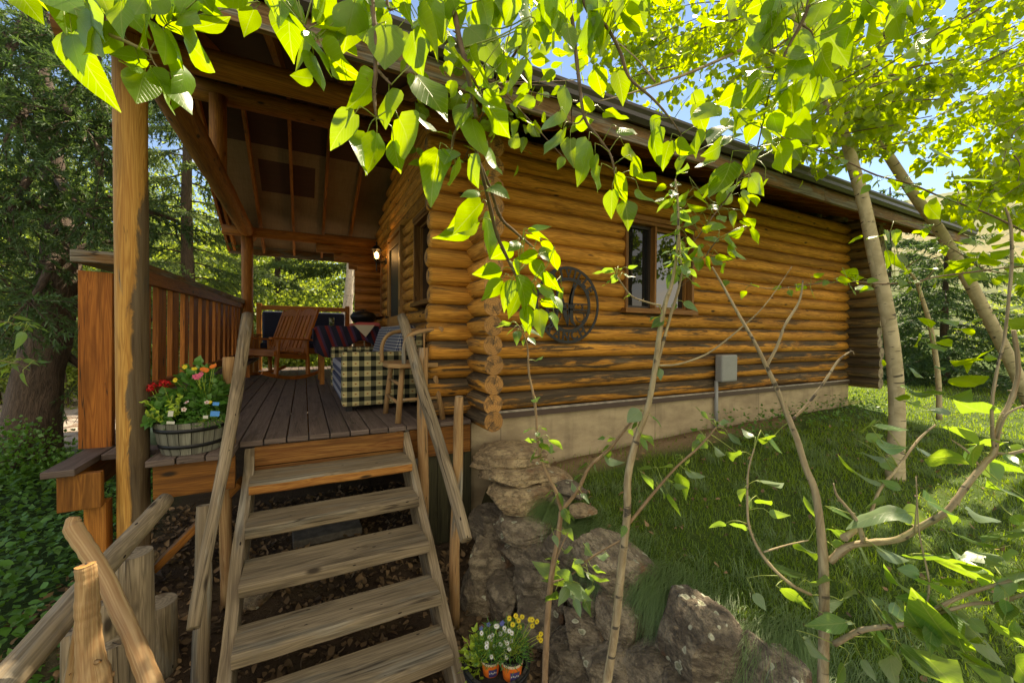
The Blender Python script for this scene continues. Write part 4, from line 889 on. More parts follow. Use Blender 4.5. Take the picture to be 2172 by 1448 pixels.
# rustic armchair
ch = thing('rustic_armchair', 'bent-wood rustic armchair with pole legs against the cabin corner', 'armchair', (0.80, 3.42, 0))
def tubep(name, pts, r, mat, parent, seg=10, **k):
    mb = MB(); q = smooth_path([tuple(p) for p in pts], 5) if len(pts) > 2 else [np.array(p, float) for p in pts]; mb.tube([Vector(x) for x in q], r, seg, 1.0, **k); return mb.build(name, M[mat], parent)
mb = MB(); b0 = 0; q = [(0.58, 3.22), (0.66, 3.16), (0.84, 3.15), (0.98, 3.20), (1.02, 3.45), (0.98, 3.66), (0.78, 3.70), (0.62, 3.64), (0.575, 3.42)]
for z in (0.435, 0.47): mb.v += [Vector((x, y, z)) for x, y in q]
n = len(q); mb.face(list(range(n))[::-1], [(x, y) for x, y in q[::-1]], 1); mb.face([n + i for i in range(n)], q, 1)
for i in range(n): mb.face((i, (i + 1) % n, n + (i + 1) % n, n + i), ((0, 0), (.2, 0), (.2, .04), (0, .04)), 1)
mb.build('seat', M['pole'], ch, bevel=0.008)
for a, b2 in (((0.655, 3.20, 0), (0.70, 3.25, 0.45)), ((0.64, 3.66, 0), (0.68, 3.60, 0.45)), ((1.02, 3.20, 0), (0.95, 3.25, 0.45)), ((1.02, 3.66, 0), (0.96, 3.6, 0.45))):
    mb = MB(); mb.tube([a, b2], [0.024, 0.021], 12, 1); mb.build('leg', M['pole'], ch)
mb = MB()
for a, b2 in (((0.67, 3.22, 0.15), (0.65, 3.64, 0.17)), ((0.68, 3.23, 0.30), (0.67, 3.62, 0.31)), ((0.67, 3.22, 0.18), (1.0, 3.22, 0.18)), ((1.0, 3.22, 0.24), (1.0, 3.64, 0.24))): mb.tube([a, b2], 0.013, 8, 1)
mb.build('stretcher', M['pole'], ch)
tubep('arm_hoop', [(0.60, 3.60, 0.46), (0.60, 3.60, 0.60), (0.66, 3.61, 0.70), (0.80, 3.62, 0.735), (1.00, 3.60, 0.745)], 0.017, 'pole', ch)
tubep('arm_hoop', [(0.70, 3.19, 0.46), (0.70, 3.19, 0.60), (0.74, 3.19, 0.69), (0.86, 3.20, 0.73), (1.02, 3.24, 0.745)], 0.018, 'pole', ch)
tubep('back_rail', [(1.00, 3.20, 0.745), (1.06, 3.42, 0.76), (1.00, 3.64, 0.745)], 0.024, 'pole', ch)
mb = MB()
for y in (3.28, 3.38, 3.48, 3.58): mb.tube([(1.0, y, 0.46), (1.04, y, 0.75)], 0.010, 8, 1)
mb.tube([(0.80, 3.61, 0.46), (0.80, 3.62, 0.73)], 0.009, 8, 1); mb.tube([(0.86, 3.19, 0.46), (0.86, 3.20, 0.73)], 0.009, 8, 1); mb.build('spindles', M['pole'], ch)

# cloth-covered table, grill, and what lies on the table
tb = thing('porch_table', 'low square porch table under a dark striped blanket', 'table', (0.55, 6.5, 0))
mb = MB(); mb.box((0.58, 6.5, 0.785), (0.86, 0.80, 0.04)); mb.build('tabletop', M['dark'], tb)
for x in (0.22, 0.94):
    for y in (6.16, 6.84): mb = MB(); mb.box((x, y, 0.385), (0.06, 0.06, 0.77)); mb.build('leg', M['beam'], tb)
m, t, b, o = NT('striped_blanket'); sp = nd(t, 'SeparateXYZ'); lk(t, nd(t, 'NewGeometry').outputs['Position'], sp.inputs[0])
q1 = math_(t, 'FRACT', math_(t, 'MULTIPLY', math_(t, 'ADD', math_(t, 'ADD', sp.outputs[0], 4), math_(t, 'MULTIPLY', sp.outputs[2], 0.35)), 7.0))
col = mixc(t, math_(t, 'GREATER_THAN', q1, 0.72), (0.014, 0.014, 0.03), (0.17, 0.018, 0.016)); col = mixc(t, math_(t, 'LESS_THAN', q1, 0.22), col, (0.06, 0.03, 0.07))
lk(t, col, b.inputs['Base Color']); b.inputs['Roughness'].default_value = 0.95
mb = MB()
def cloth(u, v):
    x = 0.10 + 0.95 * u; y = 5.98 + 0.95 * v; z = 0.812; e = 0.05
    if v < 0.10: y = 6.07 + 0.01 * math.sin(u * 30); z = 0.81 - (0.10 - v) * 4.0 * (0.8 + 0.3 * math.sin(u * 7))
    elif v > 0.92: y = 6.93; z = 0.81 - (v - 0.92) * 2.5
    if u < 0.06: x = 0.13 - 0.02 * math.sin(v * 25); z = min(z, 0.81 - (0.06 - u) * 3.2)
    return (x, y, z)
mb.grid(cloth, 40, 40); o = mb.build('striped_blanket', m, thick=0.006); tag(o, 'dark red and navy striped blanket draped over the porch table', 'blanket')
mb = MB(); mb.box((0.80, 6.3, 0.84), (0.40, 0.30, 0.035)); mb.box((0.84, 6.32, 0.867), (0.30, 0.24, 0.02)); o = mb.build('folded_cloth', M['pink'], bevel=0.01); tag(o, 'folded pink cloth lying on the blanket-covered table', 'cloth')
mb = MB(); mb.poly([(0.62, 6.02, 0.83), (0.90, 6.02, 0.83), (0.78, 6.015, 0.66)]); mb.poly([(0.62, 6.02, 0.83), (0.62, 6.25, 0.832), (0.90, 6.25, 0.832), (0.90, 6.02, 0.83)]); o = mb.build('napkin', M['cream'], thick=0.004); tag(o, 'cream napkin with a pointed corner hanging over the table edge', 'napkin')
mb = MB(); mb.lathe((0.36, 6.45, 0.82), [(0, 0), (0.035, 0), (0.038, 0.12), (0.034, 0.12), (0.032, 0.01), (0, 0.01)], 16)
m, t, b, o2 = NT('drinking_glass'); b.inputs['Transmission Weight'].default_value = 0.9; b.inputs['Roughness'].default_value = 0.05; b.inputs['Base Color'].default_value = (0.8, 0.9, 0.6, 1); o = mb.build('glass_jar', m); tag(o, 'small glass jar on the far left corner of the blanket-covered table', 'jar')
gr = thing('kettle_grill', 'black kettle barbecue grill by the far porch wall', 'grill', (0.93, 7.5, 0))
mb = MB(); mb.lathe((0.93, 7.5, 0.98), [(0.0, -0.13), (0.10, -0.115), (0.18, -0.06), (0.21, 0.0), (0.215, 0.02)], 28); mb.build('bowl', M['black'], gr)
mb = MB(); mb.lathe((0.93, 7.5, 0.98), [(0.22, 0.02), (0.215, 0.05), (0.17, 0.10), (0.08, 0.125), (0, 0.13)], 28); ld = mb.build('lid', M['black'], gr)
mb = MB(); mb.box((0.93, 7.5, 1.135), (0.09, 0.02, 0.02)); mb.box((0.93, 7.5, 1.12), (0.02, 0.02, 0.03)); mb.build('handle', M['black'], ld)
for a in (0.5, 2.6, 4.7):
    mb = MB(); mb.tube([(0.93 + 0.12 * math.cos(a), 7.5 + 0.12 * math.sin(a), 0.90), (0.93 + 0.25 * math.cos(a), 7.5 + 0.25 * math.sin(a), 0.02)], 0.012, 8, 1); mb.build('leg', M['bolt'], gr)

# ---------------- planters and flowers ----------------
def barrel(name, label, c, rt, rb_, h, mat, loc=None, bands=(0.22, 0.72)):
    th = thing(name, label, 'planter', c)
    mb = MB(); n = 18
    for k in range(n):
        a0, a1 = 2 * PI * k / n + 0.012, 2 * PI * (k + 1) / n - 0.012; b0 = len(mb.v); ti = R.uniform(0.7, 1.2)
        rows = [(rb_, 0), (rb_ * 0.6 + rt * 0.4 + 0.006, h * 0.4), (rt, h), (rt - 0.014, h), (rt - 0.016, h * 0.8)]
        for r, z in rows:
            for a in (a0, a1): mb.v.append(Vector((c[0] + r * math.cos(a), c[1] + r * math.sin(a), c[2] + z)))
        for i in range(4): mb.face((b0 + 2 * i, b0 + 2 * i + 1, b0 + 2 * i + 3, b0 + 2 * i + 2), ((i * .08, k * .3), (i * .08, k * .3 + .06), (i * .08 + .08, k * .3 + .06), (i * .08 + .08, k * .3)), ti)
    mb.build('staves', M[mat], th)
    mb = MB(); mb.lathe(c, [(0, 0.01), (rb_ - 0.005, 0.01), (rt - 0.016, h * 0.86), (0, h * 0.86)], 28); mb.build('soil', M['soil'], th)
    for f in bands:
        r = rb_ + (rt - rb_) * f + 0.006; mb = MB(); mb.lathe((c[0], c[1], c[2] + h * f), [(r - 0.003, 0), (r + 0.003, 0), (r + 0.005, h * 0.11), (r - 0.001, h * 0.11)], 36); mb.build('hoop', M['black'], th)
    return th
M['staveg'] = wood('planter_stave', (0.27, 0.26, 0.20), (0.15, 0.145, 0.11), rough=0.7, knots=0)
M['staved'] = wood('dark_stave', (0.07, 0.068, 0.06), (0.035, 0.034, 0.03), rough=0.7, knots=0)
barrel('barrel_planter', 'grey half-barrel planter full of mixed flowers on the deck corner by the porch post', (-0.60, 3.02, 0.002), 0.178, 0.140, 0.185, 'staveg')
mb = MB(); mb.lathe((-0.80, 3.30, 0.0), [(0, 0), (0.07, 0), (0.085, 0.08), (0.08, 0.13), (0.072, 0.13), (0.075, 0.08), (0, 0.06)], 24); o = mb.build('ceramic_pot', M['green']); tag(o, 'dull green ceramic pot behind the grey half-barrel planter', 'pot')
def foliage(name, c, rx, rz_, n, L, mat, parent, T=MIDL, wd=0.8, up=0.3, stems=True):
    d = rnd_dir(n); d[:, 2] = np.abs(d[:, 2]); r = NR.uniform(0.35, 1, (n, 1)) ** 0.6
    Bp = np.array(c) + d * r * np.array([rx, rx, rz_]); D = d * 0.7 + rnd_dir(n) * 0.6; D[:, 2] += up - 0.4 * r[:, 0]
    N = np.array([0, 0, 1]) + rnd_dir(n) * 0.7
    o = leaves('foliage', M[mat], Bp, D, N, NR.uniform(0.7, 1.2, n) * L, wd, T, parent)
    if stems:
        mb = MB()
        for i in range(0, n, max(1, n // 40)): mb.tube([c, Vector(c).lerp(Vector(Bp[i]), 0.5) + Vector((0, 0, 0.02)), Bp[i]], 0.0012, 4, 1)
        mb.build('stem', M['lime'], parent)
    return o
def flowers(c_list, pr, n, mat, parent, eye=None, ball=False, wd=0.5, name='flower_head', vdir=None):
    for c in c_list:
        Bp, D, N, L = [], [], [], []; c = Vector(c); nz = (Vector(vdir or (-0.25, -0.75, 0.55)) + Vector(tuple(rnd_dir(1)[0])) * 0.45).normalized()
        if ball:
            for q in rnd_dir(n): Bp.append(tuple(c + Vector(q) * pr * 0.5)); D.append(tuple(np.cross(q, rnd_dir(1)[0]))); N.append(tuple(q)); L.append(pr * 0.8)
        else:
            s = nz.orthogonal().normalized(); u = nz.cross(s)
            for k in range(n):
                a = 2 * PI * k / n; q = s * math.cos(a) + u * math.sin(a); Bp.append(tuple(c + q * pr * 0.15)); D.append(tuple(q + nz * 0.1)); N.append(tuple(nz)); L.append(pr)
        o = leaves(name, M[mat], Bp, D, N, L, wd, MIDL, parent, fold=0.1, curl=0.1)
        if eye:
            mb = MB(); mb.lathe(c + nz * pr * 0.05, [(0, pr * 0.22), (pr * 0.2, pr * 0.12), (pr * 0.26, 0), (0, -pr * 0.1)], 8, rot=nz.to_track_quat('Z', 'Y').to_matrix()); mb.build('flower_eye', M[eye], o)
def stalks(cl, base, parent, r=0.0012):
    mb = MB()
    for c in cl:
        c = Vector(c); b_ = Vector(base) + Vector((jit(0.04), jit(0.03), 0)); mb.tube([b_, b_.lerp(c, 0.6) + Vector((jit(.01), jit(.01), 0.01)), c], r, 4, 1)
    mb.build('flower_stalk', M['lime'], parent)
def K(px, py, d): return tuple(P(px, py, d))
g1 = thing('red_geranium', 'red geranium on the left of the grey half-barrel', 'flowering plant', (-0.7, 2.98, 0.17))
foliage('f', (-0.70, 3.0, 0.17), 0.11, 0.20, 300, 0.040, 'herb', g1, wd=1.0); cl = [K(318, 822, 2.27), K(326, 818, 2.3), K(345, 813, 2.3), K(353, 814, 2.32)]; flowers(cl, 0.026, 26, 'pred', g1, ball=True); stalks(cl, (-0.70, 3.0, 0.17), g1)
g2 = thing('lime_leaf_plant', 'trailing lime-leaved plant spilling over the left rim of the grey half-barrel', 'plant', (-0.68, 2.9, 0.17))
sp_l = [[(345, 890), (330, 868), (318, 858), (303, 850)], [(362, 880), (360, 860), (364, 846)], [(378, 880), (380, 855), (384, 838)], [(340, 895), (325, 885), (312, 878)], [(372, 885), (372, 870), (368, 862)]]
mb = MB(); Bp, D = [], []
for st_ in sp_l:
    q = [P(a, b2, 2.2 + jit(0.02)) for a, b2 in st_]; mb.tube(q, 0.0018, 5, 1)
    for k in range(14):
        f = (k + 1) / 14 * (len(q) - 1); i = min(int(f), len(q) - 2); p = q[i].lerp(q[i + 1], f - i); Bp.append(tuple(p)); D.append((jit(1), jit(0.6), 0.2 + jit(0.7)))
mb.build('stem', M['lime'], g2); leaves('foliage', M['lime'], Bp, D, [(0, -0.6, 0.8)] * len(Bp), [0.026] * len(Bp), 0.62, MIDL, g2)
g3 = thing('orange_marigold', 'tall orange and yellow flowered plant at the back of the grey half-barrel', 'flowering plant', (-0.58, 3.1, 0.17))
foliage('f', (-0.57, 3.07, 0.18), 0.16, 0.34, 620, 0.042, 'herb', g3, wd=0.9); cl = [K(372, 806, 2.33), K(392, 778, 2.38), K(412, 782, 2.35), K(431, 783, 2.33), K(437, 785, 2.33), K(451, 777, 2.3), K(455, 776, 2.32), K(444, 853, 2.3)]
flowers(cl[3:7], 0.016, 14, 'porange', g3, wd=0.6); flowers(cl[:3] + cl[7:], 0.014, 13, 'pyellow', g3, wd=0.6, name='flower_head'); stalks(cl, (-0.57, 3.05, 0.2), g3)
g4 = thing('pink_geranium', 'pink flowered geranium in the middle of the grey half-barrel', 'flowering plant', (-0.55, 3.0, 0.17))
foliage('f', (-0.52, 3.03, 0.18), 0.14, 0.24, 420, 0.036, 'herb', g4, wd=1.0); cl = [K(412, 798, 2.3), K(422, 796, 2.3), K(427, 793, 2.3), K(418, 800, 2.3)]; flowers(cl, 0.016, 5, 'ppink', g4, wd=0.8); stalks(cl, (-0.52, 3.02, 0.2), g4)
g5 = thing('trailing_petunia', 'small pale petunia with dark centres at the front of the grey half-barrel', 'flowering plant', (-0.52, 2.9, 0.17))
foliage('f', (-0.50, 2.93, 0.16), 0.11, 0.09, 380, 0.024, 'herb', g5, wd=0.35); cl = [K(396, 853, 2.17), K(439, 853, 2.17), K(390, 868, 2.16)]; flowers(cl, 0.013, 5, 'pcream', g5, eye='pred', wd=1.0)
for (px, py, w, hh, mt, lb_) in ((362, 877, 0.022, 0.030, 'white', 'upright white plant tag among the lime leaves'), (362, 896, 0.034, 0.014, 'white', 'white plant tag on the rim below the lime leaves'), (436, 884, 0.022, 0.016, 'white', 'white plant tag at the right of the half-barrel rim'), (456, 877, 0.040, 0.028, 'blue', 'blue printed label on a nursery pot at the right rim'), (458, 856, 0.028, 0.018, 'blue', 'small blue tag above the larger blue label')):
    p = P(px, py, 2.14); mb = MB(); mb.box(p, (w, 0.002, hh), Matrix.Rotation(0.12, 3, 'Y')); o = mb.build('plant_tag', M[mt]); tag(o, lb_, 'tag')
# lower half barrel with two nursery pots
LC = (0.825, 1.73)
barrel('dark_barrel_planter', 'low dark half-barrel planter on the ground beside the foot of the stairs', (LC[0], LC[1], -1.06), 0.158, 0.13, 0.19, 'staved', bands=(0.3, 0.86))
def nursery(px, py, d, r, h, lab):
    p = P(px, py, d); zb = -1.06 + 0.155; th = thing('nursery_pot', lab, 'flower pot', (p.x, p.y, zb))
    mb = MB(); mb.lathe((p.x, p.y, zb), [(0, 0.002), (r * 0.82, 0), (r, h), (r * 0.93, h), (r * 0.9, h * 0.8), (0, h * 0.8)], 22); mb.build('pot', M['black'], th)
    mb = MB(); mb.lathe((p.x, p.y, zb), [(r * 0.84, h * 0.08), (r * 0.98 + 0.002, h * 0.80)], 22); mb.build('label', M['orange'], th)
    mb = MB(); mb.lathe((p.x, p.y, zb), [(r * 0.98 + 0.003, h * 0.80), (r + 0.003, h * 0.93)], 22); mb.build('label_band', M['cream'], th)
    mb = MB(); b0 = 0; n = 8                       # indigo picture patch with white lettering strip
    for k in range(n + 1):
        a = -2.2 + 0.9 * k / n
        for z, rr in ((h * 0.2, r * 0.87 + 0.005), (h * 0.62, r * 0.945 + 0.005)): mb.v.append(Vector((p.x + rr * math.cos(a), p.y + rr * math.sin(a), zb + z)))
    for k in range(n): mb.face((2 * k, 2 * k + 2, 2 * k + 3, 2 * k + 1), [(0, 0)] * 4)
    mb.build('label_picture', M['purple'], th)
    mb = MB()
    for k in range(5):
        a = -2.1 + 0.16 * k; rr = r * 0.93 + 0.0075; mb.box((p.x + rr * math.cos(a), p.y + rr * math.sin(a), zb + h * 0.45 + 0.003 * (k % 2)), (0.0035, 0.0015, 0.006), rots(a + PI / 2))
    mb.build('label_mark', M['white'], th)
    return p, zb + h, th
p1, z1, t1 = nursery(1041, 1400, 1.90, 0.043, 0.085, 'smaller orange-labelled nursery pot, left one in the dark half-barrel')
p2, z2, t2 = nursery(1086, 1395, 1.88, 0.050, 0.10, 'larger orange-labelled nursery pot, right one in the dark half-barrel')
d1 = thing('white_daisies', 'white daisies with yellow centres growing in the left orange pot', 'daisies', (p1.x, p1.y, z1))
foliage('f', (p1.x, p1.y, z1), 0.085, 0.15, 900, 0.022, 'herb', d1, wd=0.16, T=FARL)
def zp(L_, sx=970, sy=1260, s=7.7, d=1.86): return [K(sx + x / s, sy + y / s, d + jit(0.04)) for x, y in L_]
wl = zp([(630, 520), (655, 515), (770, 550), (795, 590), (850, 595), (890, 630), (705, 640), (395, 630), (570, 665), (525, 690), (550, 735), (485, 795), (480, 855), (615, 840), (705, 810), (790, 745), (880, 760), (765, 835), (815, 795), (850, 885), (765, 955), (800, 1025), (555, 1015)])
flowers(wl, 0.0105, 12, 'pwhite', d1, eye='peye', wd=0.42); stalks(wl, (p1.x, p1.y, z1), d1, 0.0009)
d2 = thing('yellow_daisies', 'yellow daisies growing in the right orange pot', 'daisies', (p2.x, p2.y, z2))
foliage('f', (p2.x, p2.y, z2), 0.09, 0.17, 900, 0.024, 'herb', d2, wd=0.14, T=FARL)
yl = zp([(850, 390), (955, 350), (1060, 365), (1000, 425), (905, 490), (1020, 530), (1190, 410), (1225, 410), (1300, 440), (1225, 510), (1365, 645), (1365, 745), (1330, 700)])
flowers(yl, 0.0115, 12, 'pyellow', d2, eye='peye', wd=0.5); stalks(yl, (p2.x, p2.y, z2), d2, 0.0009)
d3 = thing('pansy_plant', 'leafy pansy with a few small blue flowers at the left of the dark half-barrel', 'plant', (0.74, 1.83, -0.9)); pb = P(1013, 1370, 1.93)
foliage('f', (pb.x, pb.y, -0.92), 0.075, 0.19, 260, 0.035, 'lime', d3, wd=0.5); M['pblue'] = petal('blue_petal', (0.12, 0.14, 0.42)); flowers(zp([(390, 550), (510, 490), (720, 480), (740, 460), (200, 990)], d=1.9), 0.010, 5, 'pblue', d3, wd=0.9)

# ---------------- old pole railing and stumps, front left ----------------
rf = thing('pole_railing', 'thick grey weathered pole slanting across the lower left corner on short stakes', 'railing', P(215, 1250, 1.45))
pole('rail', P(345, 1062, 1.92), P(-40, 1500, 0.93), 0.037, 0.041, 'gray', rf, wob=0.12, bend=0.015)
a = P(222, 1275, 1.62); pole('stake', (a.x, a.y, a.z), (a.x, a.y, gzf(a.x, a.y) - 0.1), 0.034, 0.036, 'gray', rf)
a = P(150, 1340, 1.35); pole('stake', (a.x, a.y, a.z), (a.x, a.y, gzf(a.x, a.y) - 0.1), 0.03, 0.034, 'gray', rf)
def branchpath(name, pts, mat, label, cat, wob=0.16, seg=16):
    pos, rad = pxpath(pts); e = pos[-1]; gz_ = gzf(e.x, e.y) - 0.05
    if e.z > gz_: dr_ = (pos[-1] - pos[-3]).normalized(); L_ = (e.z - gz_) / max(0.25, -dr_.z); pos += [e + dr_ * L_ * 0.5, e + dr_ * L_]; rad += [rad[-1]] * 2
    mb = MB(); q = []; r2 = []
    for i in range(len(pos) - 1):
        for k in range(3): q.append(pos[i].lerp(pos[i + 1], k / 3)); r2.append((rad[i] * (1 - k / 3) + rad[i + 1] * k / 3) * (1 + 0.13 * noise.noise(Vector((i * 0.9 + k * 0.3, 3, pts[0][0])))))
    mb.tube(q, r2, seg, 1.0, cm=1, wob=wob)
    for k in range(4):
        i = R.randrange(2, len(q) - 4); n_ = Vector(tuple(rnd_dir(1)[0])); n_ = (n_ - (q[i + 1] - q[i]).normalized() * n_.dot((q[i + 1] - q[i]).normalized())).normalized()
        mb.tube([q[i] + n_ * r2[i] * 0.7, q[i] + n_ * r2[i] * 1.28], [r2[i] * 0.30, r2[i] * 0.16], 7, 0.85, cm=1)
    o = mb.build(name, [M[mat], M['end']]); return tag(o, label, cat)
branchpath('peeled_branch', [(158, 1095, 1.30, 0.019), (155, 1118, 1.29, 0.034), (185, 1165, 1.27, 0.033), (222, 1225, 1.24, 0.032), (250, 1285, 1.2, 0.031), (283, 1355, 1.14, 0.030), (322, 1455, 1.06, 0.032)], 'branchw', 'crooked yellow-brown peeled branch leaning over the grey pole', 'branch')
branchpath('knobbly_post', [(180, 1198, 1.06, 0.027), (183, 1235, 1.06, 0.028), (184, 1300, 1.06, 0.032), (188, 1370, 1.06, 0.034), (196, 1450, 1.05, 0.048)], 'branchw', 'short knobbly driftwood post in front of the grey pole', 'post', wob=0.3)
branchpath('dead_stick', [(172, 1290, 1.14, 0.012), (158, 1370, 1.14, 0.015), (146, 1450, 1.13, 0.018)], 'pole', 'thin dead stick standing behind the knobbly driftwood post', 'stick')
def stump(px, py, d, r, mat, label, rz_=0.0):
    p = P(px, py, d); mb = MB(); zb = gzf(p.x, p.y) - 0.06; n = 8
    pts = [(p.x, p.y, p.z - (p.z - zb) * i / n) for i in range(n + 1)]; mb.tube(pts, [r * (0.94 + 0.1 * i / n) for i in range(n + 1)], 24, 1.0, cm=1, wob=0.14)
    o = mb.build('stump', [M[mat], M['endg']]); tag(o, label, 'stump', 'cut log stumps beside the stairs')
stump(283, 1172, 1.75, 0.066, 'gray', 'tall grey cracked log stump right behind the peeled branch')
stump(330, 1278, 2.02, 0.085, 'gray', 'short thick stump with a mossy cut top nearest the stair rail')
stump(240, 1360, 1.6, 0.05, 'gray', 'low grey stump between the grey pole and the tall stump')
# stone slab under the stairs
mb = MB(); mb.box((0.17, 3.80, gzf(0.17, 3.8) + 0.02), (0.52, 0.44, 0.06), rots(0.04)); o = mb.build('paving_slab', plain('slab_concrete', (0.16, 0.14, 0.11), 0.9, n=0.3, nscale=14, bump=0.3), bevel=0.006); tag(o, 'square grey concrete slab on the ground under the stairs', 'paving slab')

# ---------------- boulders ----------------
def rock(px, py, d, w, h, dep, mat, label, rx=0.0, ry=0.0, rz_=0.0, rough=0.16, sq=3.0):
    import bmesh
    p = P(px, py, d); bm = bmesh.new(); bmesh.ops.create_icosphere(bm, subdivisions=6 if d < 3.4 and w > 0.25 else 4, radius=1); sd = R.uniform(0, 99)
    w *= 0.92 / math.sqrt(1 + ((px - CX) / F_PX) ** 2) ** 1.3
    pl_ = [(Vector((0, 0, 1)), 0.86), (Vector((0, 0, -1)), 0.9)]
    for k in range(13):
        n_ = Vector(tuple(rnd_dir(1)[0])); 
        n_.z *= 0.35 if sq > 4 else 0.45
        pl_.append((n_.normalized(), R.uniform(0.66, 0.96)))
    for v in bm.verts:
        c = v.co.normalized(); r_ = 1.05
        for n_, dd in pl_:
            q = c.dot(n_)
            if q > 0.05: r_ = min(r_, dd / q)
        n1 = noise.fractal(c * 1.6 + Vector((sd, 0, 0)), 1.0, 2.1, 4); n2 = noise.ridged_multi_fractal(c * 2.2 + Vector((0, sd, 0)), 1.0, 2.1, 4, 1.0, 2.0) - 1.2; n3 = noise.fractal(c * 9 + Vector((0, 0, sd)), 0.8, 2.1, 4)
        st_ = math.floor((c.z * r_ + 0.12 * n1) * 4.5 + sd) % 2
        v.co = c * r_ * (1 + rough * 0.22 * n1 + rough * 0.05 * n2 + rough * 0.16 * n3 + (0.035 * st_ if sq > 4 else 0.022 * st_))
    k = 1.08
    me = bpy.data.meshes.new('boulder'); bm.to_mesh(me); bm.free()
    rot = rots(rz_ - 0.479) @ Matrix.Rotation(ry, 3, 'Y') @ Matrix.Rotation(rx, 3, 'X')
    sc = Matrix.Diagonal((w / 2 * k, dep / 2 * k, h / 2 * k)); M4 = (rot @ sc).to_4x4(); me.transform(M4)
    for q in me.polygons: q.use_smooth = True
    me.set_sharp_from_angle(angle=0.42)
    me.materials.append(M[mat]); o = bpy.data.objects.new('boulder', me); C.objects.link(o); o.location = p
    tag(o, label, 'rock', 'stones of the rock wall')
RK = [
 (1088, 968, 3.30, .78, .20, .5, 'rockt', 'grey-tan topmost slab against the concrete base', 0, 0.03),
 (1092, 1003, 3.12, .62, .13, .5, 'rockt', 'flat tan slab second from the top of the rock wall', 0, 0.02),
 (1100, 1050, 3.00, .55, .18, .45, 'rockt', 'pale tan squared block in the upper rock wall', 0, 0.06),
 (1165, 1012, 3.15, .34, .13, .3, 'rockt', 'small tan slab at the right end of the upper rock wall', 0, 0.1),
 (1182, 1062, 3.0, .26, .16, .3, 'rockr', 'brown wedge stone right of the squared tan block', 0, 0.3),
 (1125, 1112, 2.85, .56, .17, .5, 'rockr', 'rust-stained slab with a pale crust below the tan block', 0, 0.14),
 (1232, 1082, 2.75, .22, .06, .18, 'rockt', 'small flat grey stone at the edge of the grass near the tan blocks', 0, -0.03),
 (1215, 1040, 2.95, .28, .12, .2, 'rockd', 'dark stone half under the grass behind the sapling fork', 0, 0.1),
 (1135, 1162, 2.75, .56, .20, .5, 'rockd', 'dark slab sloping right under the rust-stained slab', 0, 0.25),
 (1035, 1120, 2.98, .30, .30, .4, 'rockd', 'brown stone beside the concrete corner', 0, 0.0),
 (1045, 1190, 2.85, .42, .36, .45, 'rockr', 'rounded brown boulder at the left face of the rock wall', 0, 0.2),
 (1015, 1262, 2.72, .30, .28, .4, 'rockr', 'mossy brown boulder low at the left end of the rock wall', 0, 0.3),
 (1075, 1255, 2.66, .34, .26, .4, 'rockd', 'dark squarish stone in the lower left of the rock wall', 0, 0.1),
 (1135, 1225, 2.62, .36, .22, .4, 'rockd', 'dark stone behind the leaf cluster of the left sapling', 0, 0.1),
 (1195, 1165, 2.55, .30, .20, .35, 'rockd', 'dark rough stone just right of the left sapling', 0, 0.3),
 (1310, 1195, 2.36, .72, .24, .42, 'rockr', 'long dark slab tilting down right between the two saplings', 0, 0.58),
 (1150, 1300, 2.50, .40, .28, .4, 'rockd', 'dark boulder above the yellow daisies', 0, 0.1),
 (1245, 1272, 2.35, .36, .16, .32, 'rockd', 'dark narrow stone under the long tilted slab', 0, 0.25),
 (1238, 1335, 2.20, .30, .16, .28, 'rockl', 'lichen-spotted wedge stone left of the middle sapling', 0, 0.35),
 (1310, 1300, 2.20, .34, .20, .32, 'rockr', 'brown blocky stone behind the middle sapling stem', 0, 0.2),
 (1470, 1358, 1.93, .50, .40, .42, 'rockl', 'large rounded boulder covered in pale lichen rings', 0, 0.15),
 (1215, 1400, 2.18, .36, .24, .34, 'rockd', 'dark boulder low beside the yellow daisies', 0, -0.1),
 (1300, 1400, 2.06, .34, .24, .3, 'rockd', 'dark stone at the foot of the middle sapling', 0, 0.1),
 (1375, 1420, 1.98, .36, .28, .3, 'rockd', 'dark stone under the left side of the lichen boulder', 0, 0.2),
 (1600, 1420, 1.76, .22, .26, .26, 'rockd', 'narrow dark stone right of the lichen boulder', 0, 0.5),
 (1665, 1432, 1.70, .26, .16, .24, 'rockl', 'low grey stone at the bottom edge below the drooping grass', 0, 0.3),
 (1080, 1405, 2.35, .44, .26, .36, 'rockd', 'dark stone behind the daisy pots', 0, 0.0),
 (1460, 1470, 1.85, .5, .25, .3, 'rockd', 'dark stone below the lichen boulder', 0, 0.0),
 (1245, 1470, 2.05, .4, .22, .3, 'rockd', 'dark stone at the bottom edge between the saplings', 0, 0.0),
 (320, 1182, 2.38, .10, .07, .08, 'rockt', 'small pale stone at the foot of the porch post', 0, 0.0),
 (545, 1270, 2.35, .20, .05, .15, 'rockt', 'small flat stone half buried in leaves behind the left stringer', 0, 0.0)]
for r_ in RK: rock(*r_[:8], rx=r_[8], ry=r_[9], rz_=jit(0.25), rough=0.15 if 'rockt' in r_[6] else 0.19, sq=4.5 if r_[6] == 'rockt' else 3.2)

